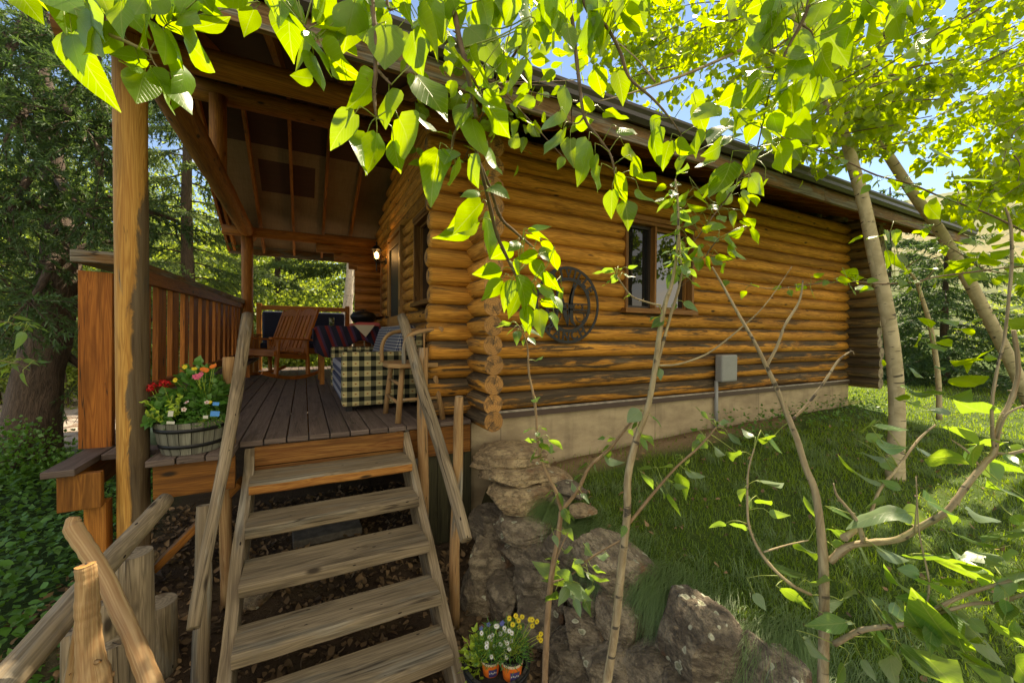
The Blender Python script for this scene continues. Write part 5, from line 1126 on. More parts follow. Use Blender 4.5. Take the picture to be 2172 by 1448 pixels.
# ---------------- litter, ground cover, grass ----------------
n = 6500; x = NR.uniform(-1.35, 1.45, n); y = NR.uniform(0.9, 4.6, n); k = x < edge_x(y) - 0.08; x, y = x[k], y[k]; n = len(x)
B = np.stack([x, y, gz(x, y) + NR.uniform(0.004, 0.03, n)], 1); D = rnd_dir(n); D[:, 2] *= 0.35; N = np.array([0, 0, 1]) + rnd_dir(n) * 0.6
tag(leaves('leaf_litter', M['litter'], B, D, N, NR.uniform(0.022, 0.055, n), 0.75, MIDL, fold=0.5, curl=0.5), 'brown dead leaves covering the soil under and beside the stairs', 'dead leaves', kind='stuff')
n = 26000; x = -0.95 - NR.uniform(0, 1, n) ** 1.3 * 5.5; y = NR.uniform(0.6, 8.5, n); k = ~((y > 6.7) & (x > -9)) & ~((x > -1.2) & (y > 2.9)); x, y = x[k], y[k]
h = (0.10 + 0.16 * (0.5 + 0.5 * np.sin(x * 3.1 + 1) * np.sin(y * 2.3))) * sst(-x, 0.9, 1.5); n = len(x); zz = gz(x, y) + h * NR.uniform(0.3, 1.1, n)
Dh = rnd_dir(n); Dh[:, 2] = NR.uniform(-0.5, 0.3, n); N = np.array([0, 0, 1]) + rnd_dir(n) * 0.5
tag(leaves('ground_cover', M['cover'], np.stack([x, y, zz], 1), Dh, N, NR.uniform(0.03, 0.065, n), 0.72, MIDL, fold=0.25), 'low leafy green plants covering the slope left of the porch', 'ground cover', kind='stuff')
def blades(name, x, y, h, w, droop, mat, label, seg=3, dirb=None, tint=None):
    n = len(x); B = np.stack([x, y, gz(x, y) - 0.005], 1); a = NR.uniform(0, 2 * np.pi, n); H = np.stack([np.cos(a), np.sin(a), 0 * a], 1)
    if dirb is not None: H = H * 0.35 + dirb; H /= np.linalg.norm(H, axis=1, keepdims=True)
    Sd = np.stack([-H[:, 1], H[:, 0], 0 * a], 1); L = h; V = []
    for i in range(seg + 1):
        t_ = i / seg; an = (droop * t_)[:, None]; out_ = H * (L[:, None] * t_ * np.sin(an * 0.5 + 0.12)); up = (L * t_ * np.cos(droop * t_ * 0.75))[:, None] * np.array([0, 0, 1])
        c = B + out_ + up; ww = (w * (1 - t_ * 0.93) * 0.5)[:, None]; V += [c - Sd * ww, c + Sd * ww]
    V = np.stack(V, 1); k = 2 * (seg + 1); f = np.array([(2 * i, 2 * i + 1, 2 * i + 3, 2 * i + 2) for i in range(seg)])
    Fq = (f[None] + (np.arange(n) * k)[:, None, None]).reshape(-1, 4); tt = NR.uniform(0, 1, n) if tint is None else tint
    o = npmesh(name, mat, V.reshape(-1, 3), Fq, None, np.repeat(tt, k)); return tag(o, label, 'grass', kind='stuff')
n = 230000; rr = 1.2 + 12 * NR.uniform(0, 1, n) ** 1.5; an = NR.uniform(-0.80, 1.05, n); x = rr * np.cos(an); y = rr * np.sin(an) + 0.6
k = (x > edge_x(np.clip(y, -6, 3.3)) + 0.02) & ((y < 2.72 + 0.1 * np.sin(x * 9)) | (x > 7.9) | ((y < 3.15) & (NR.uniform(0, 1, n) < 0.10))) & (y > -7); x, y, rr = x[k], y[k], rr[k]; n = len(x)
k = NR.uniform(0, 1, n) < 0.30 + 0.9 * (0.5 + 0.5 * np.sin(x * 4.1 + 2 * np.sin(y * 2.9)) * np.sin(y * 5.3 + 1.7 * np.sin(x * 3.3))); x, y, rr = x[k], y[k], rr[k]; n = len(x)
pat = 0.5 + 0.5 * np.sin(x * 2.7 + 1.3 * np.sin(y * 3.1)) * np.sin(y * 3.7 + x)
blades('lawn_grass', x, y, NR.uniform(0.035, 0.085, n) * (0.8 + 0.5 * pat), 0.0028 + 0.0011 * rr, NR.uniform(0.3, 1.8, n), M['grass'], 'short green lawn between the cabin and the rock wall', seg=2, tint=np.clip(NR.uniform(0, 0.8, n) + 0.25 * pat, 0, 1))
n = 52000; y = NR.uniform(-0.4, 2.75, n); off = np.abs(NR.normal(0, 0.15, n)); x = edge_x(y) + 0.10 + off; clump = np.floor(y * 6) * 1.7; cl_ = 0.5 + 0.5 * np.sin(clump * 5.1); k = NR.uniform(0, 1, n) < (0.12 + 0.88 * cl_) * np.where(y > 2.3, 0.35, 1); x, y, cl_ = x[k], y[k], cl_[k]; n = len(x)
dirb = np.stack([-np.ones(n), -0.35 * np.ones(n), 0 * y], 1)
blades('drooping_grass', x, y, NR.uniform(0.12, 0.32, n) * (0.6 + 0.5 * cl_), NR.uniform(0.0028, 0.0052, n), NR.uniform(1.5, 2.9, n), M['grassl'], 'long fine grass drooping over the edge of the rock wall', seg=5, dirb=dirb)
cn = 150; cx_ = 1.9 + 5.5 * NR.uniform(0, 1, cn) ** 1.3; cy_ = NR.uniform(-1.5, 2.6, cn); n = cn * 70; x = np.repeat(cx_, 70) + NR.normal(0, 0.035, n); y = np.repeat(cy_, 70) + NR.normal(0, 0.035, n); k = x > edge_x(np.clip(y, -6, 3.3)) + 0.05; x, y = x[k], y[k]; n = len(x)
blades('grass_tufts', x, y, NR.uniform(0.07, 0.17, n), NR.uniform(0.003, 0.006, n), NR.uniform(0.5, 2.2, n), M['grassl'], 'longer tufts of grass scattered over the lawn', seg=3)
n = 700; x = 1.7 + 5 * NR.uniform(0, 1, n) ** 1.4; y = NR.uniform(-1.5, 3.1, n); k = x > edge_x(np.clip(y, -6, 3.3)) + 0.05; x, y = x[k], y[k]; n = len(x); B = np.stack([x, y, gz(x, y) + NR.uniform(0.02, 0.05, n)], 1); D = rnd_dir(n); D[:, 2] *= 0.4
tag(leaves('fallen_leaves', M['litter'], B, D, np.array([0, 0, 1]) + rnd_dir(n) * 0.5, NR.uniform(0.02, 0.045, n), 0.7, MIDL, fold=0.5, curl=0.5), 'brown fallen leaves scattered on the lawn', 'fallen leaves', kind='stuff')
n = 900; y = NR.uniform(2.5, 3.05, n); x = 4.6 + NR.uniform(-0.6, 3.1, n); B = np.stack([x, y, gz(x, y) + NR.uniform(0.02, 0.26, n)], 1); D = rnd_dir(n); D[:, 2] *= 0.4
tag(leaves('weeds', M['cover'], B, D, np.array([0, 0, 1]) + rnd_dir(n) * 0.5, NR.uniform(0.03, 0.055, n), 0.6, MIDL), 'small leafy weeds growing along the concrete base', 'weeds', kind='stuff')

# ---------------- trees ----------------
def tree_trunk(pts, rad, mat, parent, seg=16, name='trunk', wob=0.12):
    mb = MB(); q = smooth_path([(*p, r) for p, r in zip(pts, rad)], 6); mb.tube([Vector(x[:3]) for x in q], [x[3] for x in q], seg, 1.0, wob=wob); return mb.build(name, M[mat], parent)
def spruce(label, base, H, r0, nb, L0, lo, dens, size, mat='needle', lean=(0, 0), group=None, wide=0.28, az=None):
    th = thing('spruce_tree', label, 'conifer', base, group); bx_, by_, bz_ = base
    n = 9; tp = [(bx_ + lean[0] * (i / n) + 0.12 * math.sin(i * 1.3) * r0, by_ + lean[1] * (i / n), bz_ - 0.15 + H * i / n) for i in range(n + 1)]
    tree_trunk(tp, [r0 * (1.35 if i == 0 else 1) * (1 - 0.93 * i / n) + 0.01 for i in range(n + 1)], 'bark', th)
    lm = MB(); Bp, D, Lh = [], [], []
    for b_ in range(nb):
        f = lo + (1 - lo) * (b_ + R.random()) / nb; h = f * H; L = L0 * (1 - f) ** 0.75 * R.uniform(0.7, 1.15) + 0.25; a = b_ * 2.4 + jit(0.5) if az is None else az + jit(1.7)
        t0 = Vector(tp[0]).lerp(Vector(tp[-1]), f); d_ = Vector((math.cos(a), math.sin(a), 0)); sd = Vector((-d_.y, d_.x, 0)); up0 = R.uniform(-0.15, 0.25) * (0.4 + f)
        def bp_(t_): return t0 + d_ * (L * t_) + Vector((0, 0, L * (up0 * t_ - 0.38 * t_ * t_ + 0.16 * t_ ** 3)))
        lm.tube([bp_(i / 6) for i in range(7)], [max(0.004, r0 * 0.16 * (1 - f * 0.6) * (1 - i / 6.5)) for i in range(7)], 6, 1)
        nt_ = max(5, int(L * 11))
        for k in range(nt_):
            t_ = 0.18 + 0.82 * (k + R.random()) / nt_; p0 = bp_(min(t_, 1))
            for s in (-1, 1):
                tl_ = L * 0.36 * (1.15 - t_) * R.uniform(0.7, 1.2) + 0.08; dd = (d_ * 0.62 + sd * s * 0.78 + Vector((0, 0, -0.28 + jit(0.2)))).normalized()
                m_ = int(tl_ * dens) + 2; tt = (np.arange(m_) + NR.uniform(0, 1, m_)) / m_
                pts = np.array(p0)[None] + np.array(dd)[None] * (tt * tl_)[:, None]; pts[:, 2] -= 0.25 * tl_ * tt ** 2
                Bp.append(pts); q = np.array(dd)[None] + rnd_dir(m_) * 0.85; q[:, 2] -= 0.15; D.append(q)
    lm.build('branches', M['bark'], th); Bp = np.concatenate(Bp); D = np.concatenate(D); n = len(Bp)
    N = np.array([0, 0, 1]) + rnd_dir(n) * 0.6; leaves('crown', M[mat], Bp, D, N, NR.uniform(0.6, 1.25, n) * size, wide, NEED, th, fold=0, curl=0.15); return th
def broadleaf(label, base, H, r0, cr_, cz, n, size, mat, bark_='bark', clumps=60, cat='tree', group=None, name='leafy_tree', lean=(0, 0), T=FARL, sig=0.24):
    th = thing(name, label, cat, base, group); b_ = Vector(base); c = b_ + Vector((lean[0], lean[1], cz))
    if r0: tree_trunk([b_ + Vector((0, 0, -0.1)), b_.lerp(c, 0.4) + Vector((jit(0.1), jit(0.1), 0)), c, c + Vector((jit(.2), jit(.2), (H - cz) * 0.6))], [r0 * 1.2, r0, r0 * 0.6, 0.01], bark_, th)
    cc = rnd_dir(clumps) * (NR.uniform(0.25, 1, (clumps, 1)) ** 0.5) * np.array([cr_, cr_, H - cz]); cc = cc + np.array(c); lm = MB()
    for i in range(0, clumps, 3): p = Vector(cc[i]); lm.tube([b_.lerp(c, R.uniform(0.6, 1)), c.lerp(p, 0.5) + Vector((0, 0, -0.1)), p], [max(r0, .03) * 0.3, max(r0, .03) * 0.18, 0.006], 5, 1)
    lm.build('branches', M[bark_], th); idx = NR.integers(0, clumps, n); s = cr_ * sig
    Bp = cc[idx] + NR.normal(0, 1, (n, 3)) * np.array([s, s, s * 0.6]); D = rnd_dir(n); D[:, 2] -= 0.3; N = np.array([0, 0, 0.6]) + rnd_dir(n)
    leaves('crown', M[mat], Bp, D, N, NR.uniform(0.6, 1.2, n) * size, 0.8, T, th, fold=0.2, curl=0.2, tint=np.clip(NR.uniform(0, 1, clumps)[idx] * 0.6 + NR.uniform(0, 0.4, n), 0, 1)); return th
def gb(px, d, py=760): p = P(px, py, d); return (p.x, p.y, gzf(p.x, p.y))
# big old spruce left of the porch: trunk bends as it climbs
th = thing('spruce_tree', 'big old spruce with thick furrowed trunk left of the porch railing', 'conifer', (-2.9, 6.6, -0.9))
pts = [P(50, 1010, 4.6), P(62, 930, 4.65), P(80, 800, 4.7), P(108, 690, 4.8), P(128, 560, 4.9), P(120, 450, 5.0), P(108, 330, 5.0), P(92, 200, 5.1), P(75, 60, 5.2), P(60, -150, 5.3), P(50, -420, 5.4)]
tree_trunk(pts, [.34, .27, .22, .20, .18, .13, .11, .10, .09, .08, .05], 'bark', th, 28)
lm = MB(); limbs = [[(108, 700, 4.8), (60, 660, 4.6), (20, 600, 4.4), (-40, 560, 4.2)], [(115, 330, 5.0), (150, 290, 4.9), (210, 268, 4.8), (300, 262, 4.9)], [(105, 320, 5), (60, 270, 4.9), (0, 230, 4.7)], [(130, 560, 4.9), (190, 520, 5.1), (320, 505, 5.6)], [(122, 620, 4.9), (40, 520, 4.7), (-40, 480, 4.5)], [(125, 470, 5), (60, 430, 4.6), (-20, 420, 4.3)], [(100, 250, 5), (190, 200, 4.8), (330, 190, 4.9)], [(118, 400, 5), (230, 420, 4.9), (380, 470, 5.3)], [(80, 120, 5.2), (160, 60, 4.9), (260, 40, 4.8)], [(82, 100, 5.2), (0, 60, 4.8), (-80, 60, 4.5)], [(125, 520, 5), (90, 600, 4.3), (60, 640, 3.9)], [(110, 360, 5), (150, 420, 4.4), (200, 470, 4.1)], [(115, 300, 5), (60, 380, 4.3), (10, 470, 4.0)], [(100, 210, 5), (60, 230, 4.3), (10, 300, 4.0)], [(95, 180, 5), (150, 240, 4.4), (220, 330, 4.2)], [(70, 0, 5.2), (140, 90, 4.6), (200, 170, 4.3)], [(70, 0, 5.2), (20, 110, 4.6), (-30, 180, 4.3)], [(128, 560, 4.9), (200, 640, 5.2), (330, 680, 6)], [(100, 720, 4.8), (180, 780, 5.0), (250, 800, 5.3)]]
Bp, D = [], []
for L_ in limbs:
    q = smooth_path([tuple(P(*a)) for a in L_], 8); q = [Vector(a) for a in q]; n = len(q); lm.tube(q, [0.055 * (1 - 0.85 * i / n) + 0.004 for i in range(n)], 8, 1, wob=0.1); tot = sum((q[i + 1] - q[i]).length for i in range(n - 1))
    for k in range(int(tot * 24)):
        f = R.uniform(0.12, 1) * (n - 1); i = min(int(f), n - 2); p0 = q[i].lerp(q[i + 1], f - i); d_ = (q[i + 1] - q[i]).normalized()
        dd = (d_ * R.uniform(0.2, 0.9) + Vector(tuple(rnd_dir(1)[0])) * 0.9 + Vector((0, 0, -0.30))).normalized(); tl_ = R.uniform(0.22, 0.62)
        lm.tube([p0, p0 + dd * tl_ * 0.6 + Vector((0, 0, -0.02)), p0 + dd * tl_ + Vector((0, 0, -0.12 * tl_))], [0.006, 0.004, 0.002], 4, 1)
        for s in range(4):                    # sprays fan off each twig
            o_ = p0 + dd * tl_ * (0.2 + 0.22 * s); d2 = (dd * 0.8 + Vector(tuple(rnd_dir(1)[0])) * 0.55 + Vector((0, 0, -0.12))).normalized(); l2 = tl_ * R.uniform(0.25, 0.5); m_ = int(l2 * 130) + 4
            tt = NR.uniform(0, 1, m_); Bp.append(np.array(o_)[None] + np.array(d2)[None] * (tt * l2)[:, None]); qd = np.array(d2)[None] * 0.9 + rnd_dir(m_) * 0.8; D.append(qd)
lm.build('branches', M['bark'], th); Bp = np.concatenate(Bp); D = np.concatenate(D); n = len(Bp)
cl_ = np.clip(0.5 + 0.5 * np.sin(Bp[:, 0] * 5) * np.sin(Bp[:, 2] * 4 + Bp[:, 1] * 3) + NR.uniform(-.3, .3, n), 0, 1)
leaves('crown', M['needle'], Bp, D, np.array([0, 0, 1]) + rnd_dir(n) * 0.7, NR.uniform(0.035, 0.07, n), 0.26, NEED, th, fold=0, curl=0.15, tint=cl_)
GB = 'trees standing behind the porch'
spruce('tall spruce seen between the porch post and the porch roof', gb(400, 9.5), 11, 0.16, 70, 2.3, 0.10, 60, 0.095, 'needleb', group=GB, wide=0.3)
spruce('dark spruce behind the furrowed old trunk at the left edge', gb(-30, 8.5), 10, 0.16, 64, 2.6, 0.08, 55, 0.10, 'needleb', group=GB, wide=0.3)
spruce('narrow spruce just left of the near porch post', gb(215, 12), 13, 0.18, 66, 2.6, 0.10, 42, 0.13, 'needleb', group=GB, wide=0.3)
spruce('spruce behind the settee, its boughs over the navy cushions', gb(590, 15), 9, 0.16, 60, 2.6, 0.08, 42, 0.13, 'needleb', group=GB, wide=0.3)
spruce('spruce behind the pale birch trunk at the far porch end', gb(765, 16), 12, 0.2, 60, 2.8, 0.06, 40, 0.14, 'needleb', group=GB, wide=0.3)
broadleaf('sunlit yellow-green bush behind the settee on the left', gb(560, 13), 3.0, 0.05, 1.6, 1.4, 16000, 0.10, 'bush', group=GB, name='bush', cat='bush')
broadleaf('sunlit yellow-green bush behind the settee on the right', gb(690, 14), 3.4, 0.05, 1.9, 1.6, 18000, 0.105, 'bush', group=GB, name='bush', cat='bush')
broadleaf('bright leafy tree far left behind the gravel patch', gb(60, 13), 5, 0.10, 3.2, 2.2, 24000, 0.12, 'bush', group=GB)
broadleaf('leafy tree behind the red-brown railing boards', gb(330, 12.5), 4.2, 0.09, 2.6, 2.0, 24000, 0.11, 'bush', group=GB)
broadleaf('leafy tree between the far porch post and the railing end', gb(460, 17), 6.5, 0.12, 3.2, 3.4, 26000, 0.14, 'bush', group=GB)
broadleaf('small light green shrub under the old spruce', gb(140, 8.2), 1.4, 0.02, 0.9, 0.5, 3500, 0.06, 'bush', group=GB, name='bush', cat='bush')
broadleaf('dark green shrub low at the left edge below the old spruce', gb(20, 4.1, 1050), 0.55, 0.01, 0.45, 0.2, 1800, 0.045, 'cover', group=GB, name='bush', cat='bush')
broadleaf('tall birch whose airy crown shows above the cabin roof', (3.5, 14.0, -0.9), 10.5, 0.07, 3.2, 7.2, 15000, 0.075, 'aspl', 'birch', clumps=90, sig=0.2)
broadleaf('second airy birch crown above the ridge further right', (8.5, 15.5, -0.9), 9.5, 0.07, 3.0, 6.6, 11000, 0.08, 'aspl', 'birch', clumps=80, sig=0.2)
for lab, px, w in (('pale birch trunk leaning right beside the far porch post and grill', 716, 0.135), ('grey birch trunk close behind the leaning pale trunk', 738, 0.10)):
    b_ = Vector(gb(px, 11.0)); th = thing('birch_tree', lab, 'tree', b_); dx = 0.35 if w > .12 else 0.05
    tree_trunk([b_ + Vector((0, 0, -0.1)), b_ + Vector((0.02, 0, 0.25)), b_ + Vector((dx * 0.45, 0, 1.8)), b_ + Vector((dx, 0, 3.6)), b_ + Vector((dx + 0.1, 0, 7))], [w * 2.2, w * 1.15, w, w * 0.85, 0.03], 'birch', th, 20)
    n = 2500; Bp = np.array(b_ + Vector((dx, 0.5, 6.2))) + NR.normal(0, 1, (n, 3)) * np.array([1.0, 1.0, 0.9]); leaves('crown', M['aspl'], Bp, rnd_dir(n), rnd_dir(n), NR.uniform(0.05, 0.08, n), 0.8, FARL, th)
spruce('low dark spruce on the lawn behind the two aspens', gb(2000, 9.3, 850), 4.1, 0.09, 60, 1.9, 0.03, 75, 0.085, 'needle', wide=0.28)
spruce('dark spruce beyond the cabin\'s far corner on the right', gb(1880, 13, 800), 6.0, 0.12, 54, 2.2, 0.03, 45, 0.12, 'needle', wide=0.3)
broadleaf('leafy bush in the sunny meadow at the right edge', gb(2230, 12, 760), 2.6, 0.04, 1.6, 1.2, 6000, 0.09, 'bush', name='bush', cat='bush')

for lab, px, d_, H_, c_ in (('broad tree filling the gap far left behind the spruces', 120, 22, 12, 5.0), ('broad tree behind the railing, far in the background', 350, 22, 11, 5.0), ('broad tree far behind the far porch post', 520, 24, 10, 4.6), ('broad tree far behind the right end of the settee', 680, 25, 9, 4.4), ('tall broad tree beyond the left edge of the view', -140, 18, 11, 5.0)):
    broadleaf(lab, gb(px, d_), H_, 0.16, c_, H_ * 0.42, 20000, 0.19, 'bush', group='background broadleaf trees', clumps=80, sig=0.3)

# aspens on the lawn
def crown_twigs(specs, size, mat, parent, wood_='twig', nl=36, ratio=0.92):
    mb = MB(); Bp, D, N, L = [], [], [], []; Rv = Vector((0.8874, -0.461, 0.006)); 
    for (x0, x1, y0, y1, d0, d1, n) in specs:
        for _ in range(n):
            d_ = R.uniform(d0, d1); tip = P(R.uniform(x0, x1), R.uniform(y0, y1), d_); ln_ = R.uniform(0.5, 1.1)
            dr_ = (Rv * R.uniform(0.5, 1) + Vector((0, 0, R.uniform(0.05, 0.6))) + Vector((jit(0.5), jit(0.5), 0))).normalized(); root = tip + dr_ * ln_
            md = tip.lerp(root, 0.5) + Vector((jit(.05), jit(.05), 0.05)); q = [Vector(a) for a in smooth_path([tuple(root), tuple(md), tuple(tip)], 5)]; m_ = len(q)
            mb.tube(q, [0.006 * (1 - 0.8 * i / m_) for i in range(m_)], 5, 1)
            for k in range(nl):
                f = R.random() ** 0.8 * (m_ - 1); i = min(int(f), m_ - 2); p = q[i].lerp(q[i + 1], f - i); o_ = Vector(tuple(rnd_dir(1)[0])) * R.uniform(0.02, 0.085); o_.z -= 0.02
                Bp.append(tuple(p + o_)); D.append((o_.x * 6 + jit(.4), o_.y * 6 + jit(.4), -0.7 + jit(0.8))); N.append((jit(1), jit(1), jit(1))); L.append(size * R.uniform(0.65, 1.2))
    mb.build('twigs', M[wood_], parent); leaves('crown', M[mat], Bp, D, N, L, ratio, MIDL, parent, fold=0.25, curl=0.3)
def limb(mb, pts):
    pos, rad = pxpath(pts); mb.tube(pos, rad, 8, 1.0, wob=0.08)
a1 = thing('aspen_tree', 'straight aspen with pale bark standing nearest the cabin corner', 'tree', P(1900, 1010, 3.62))
pts = [(1898, 1020, 3.6, .100), (1900, 960, 3.6, .088), (1903, 880, 3.62, .082), (1896, 760, 3.63, .078), (1878, 640, 3.64, .074), (1853, 530, 3.66, .071), (1832, 430, 3.68, .066), (1812, 360, 3.7, .062), (1795, 300, 3.7, .058), (1765, 235, 3.72, .052), (1725, 160, 3.75, .045), (1690, 60, 3.8, .038), (1670, -60, 3.9, .03), (1660, -260, 4.0, .015)]
pos, rad = pxpath(pts); mb = MB(); mb.tube(pos, rad, 22, 1, wob=0.06); mb.build('trunk', M['aspen'], a1)
mb = MB(); limb(mb, [(1725, 160, 3.75, .02), (1600, 90, 3.4, .016), (1570, 107, 3.2, .013), (1462, 155, 3.0, .011), (1341, 197, 2.8, .006), (1270, 215, 2.7, .003)]); limb(mb, [(1790, 290, 3.7, .014), (1700, 305, 3.2, .008), (1640, 280, 2.9, .004)]); limb(mb, [(1700, 90, 3.8, .02), (1800, -20, 3.6, .012), (1900, -120, 3.5, .008)]); limb(mb, [(1390, 175, 2.9, .008), (1355, 130, 2.9, .005), (1300, 80, 2.9, .003)])
mb.build('limbs', M['pale'], a1)
crown_twigs([(1060, 1330, -120, 110, 3.2, 5.5, 26), (1300, 1620, -120, 130, 3.0, 5.5, 46), (1250, 1560, 130, 230, 3.2, 5.0, 24), (1600, 1800, 220, 380, 3.0, 4.5, 30), (1560, 1760, -60, 240, 3.2, 6, 26)], 0.078, 'aspl', a1)
a2 = thing('leaning_aspen', 'aspen leaning left over the lawn, second pale trunk from the cabin', 'tree', P(2215, 930, 4.3))
pts = [(2230, 960, 4.25, .10), (2190, 870, 4.25, .09), (2150, 780, 4.25, .085), (2105, 690, 4.25, .080), (2062, 610, 4.25, .080), (2028, 548, 4.25, .075), (1990, 485, 4.25, .070), (1943, 420, 4.2, .066), (1905, 362, 4.2, .062), (1865, 300, 4.2, .056), (1820, 240, 4.2, .050), (1775, 198, 4.2, .045), (1740, 150, 4.2, .038), (1700, 20, 4.3, .03), (1690, -160, 4.4, .015)]
pos, rad = pxpath(pts); mb = MB(); mb.tube(pos, rad, 22, 1, wob=0.06); mb.build('trunk', M['aspen'], a2)
mb = MB(); limb(mb, [(1826, 250, 4.2, .022), (1838, 195, 4.1, .018), (1848, 148, 4.0, .015), (1873, 100, 3.9, .013), (1877, 66, 3.8, .011), (1900, -60, 3.7, .006)])
for L_ in ([(2290, -60, 5, .02), (2100, -10, 4.2, .009), (1990, 90, 3.8, .007), (1940, 125, 3.7, .005), (1850, 180, 3.6, .003)], [(2290, 180, 4.5, .02), (2172, 215, 4, .012), (2120, 260, 3.8, .008), (2060, 320, 3.6, .004)], [(2290, 100, 4.5, .02), (2140, 150, 4, .009), (2060, 210, 3.8, .006), (1960, 260, 3.6, .003)], [(2290, 320, 4.2, .016), (2150, 340, 3.8, .009), (2020, 345, 3.6, .005), (1960, 340, 3.5, .003)], [(2290, 0, 5, .02), (2160, 90, 4.2, .009), (2040, 160, 4, .006), (1900, 250, 3.8, .003)]): limb(mb, L_)
mb.build('limbs', M['twig'], a2)
crown_twigs([(1600, 2050, -160, 160, 3.2, 6.2, 54), (2000, 2250, -60, 260, 3.2, 6.5, 58), (1760, 2200, 150, 350, 3.0, 6.0, 58), (2000, 2200, 350, 500, 3.0, 5.0, 32), (1700, 1900, 200, 330, 3.5, 5, 18)], 0.078, 'aspl', a2)
a3 = thing('slender_aspen', 'slender dead-topped aspen stem between the two thicker aspens', 'tree', P(1990, 880, 5.2))
mb = MB(); limb(mb, [(1992, 890, 5.2, .045), (1990, 800, 5.2, .040), (1975, 700, 5.2, .036), (1955, 630, 5.2, .030), (1940, 590, 5.2, .024), (1915, 565, 5.2, .016)]); mb.build('trunk', M['aspen'], a3)
mb = MB(); limb(mb, [(1945, 605, 5.2, .014), (1970, 585, 5.1, .010), (1995, 555, 5.0, .004)]); limb(mb, [(1920, 570, 5.2, .012), (1940, 555, 5.1, .008), (1955, 548, 5.0, .004)]); limb(mb, [(1942, 615, 5.2, .01), (1920, 613, 5.1, .007), (1905, 615, 5.0, .004)]); mb.build('limbs', M['pale'], a3)

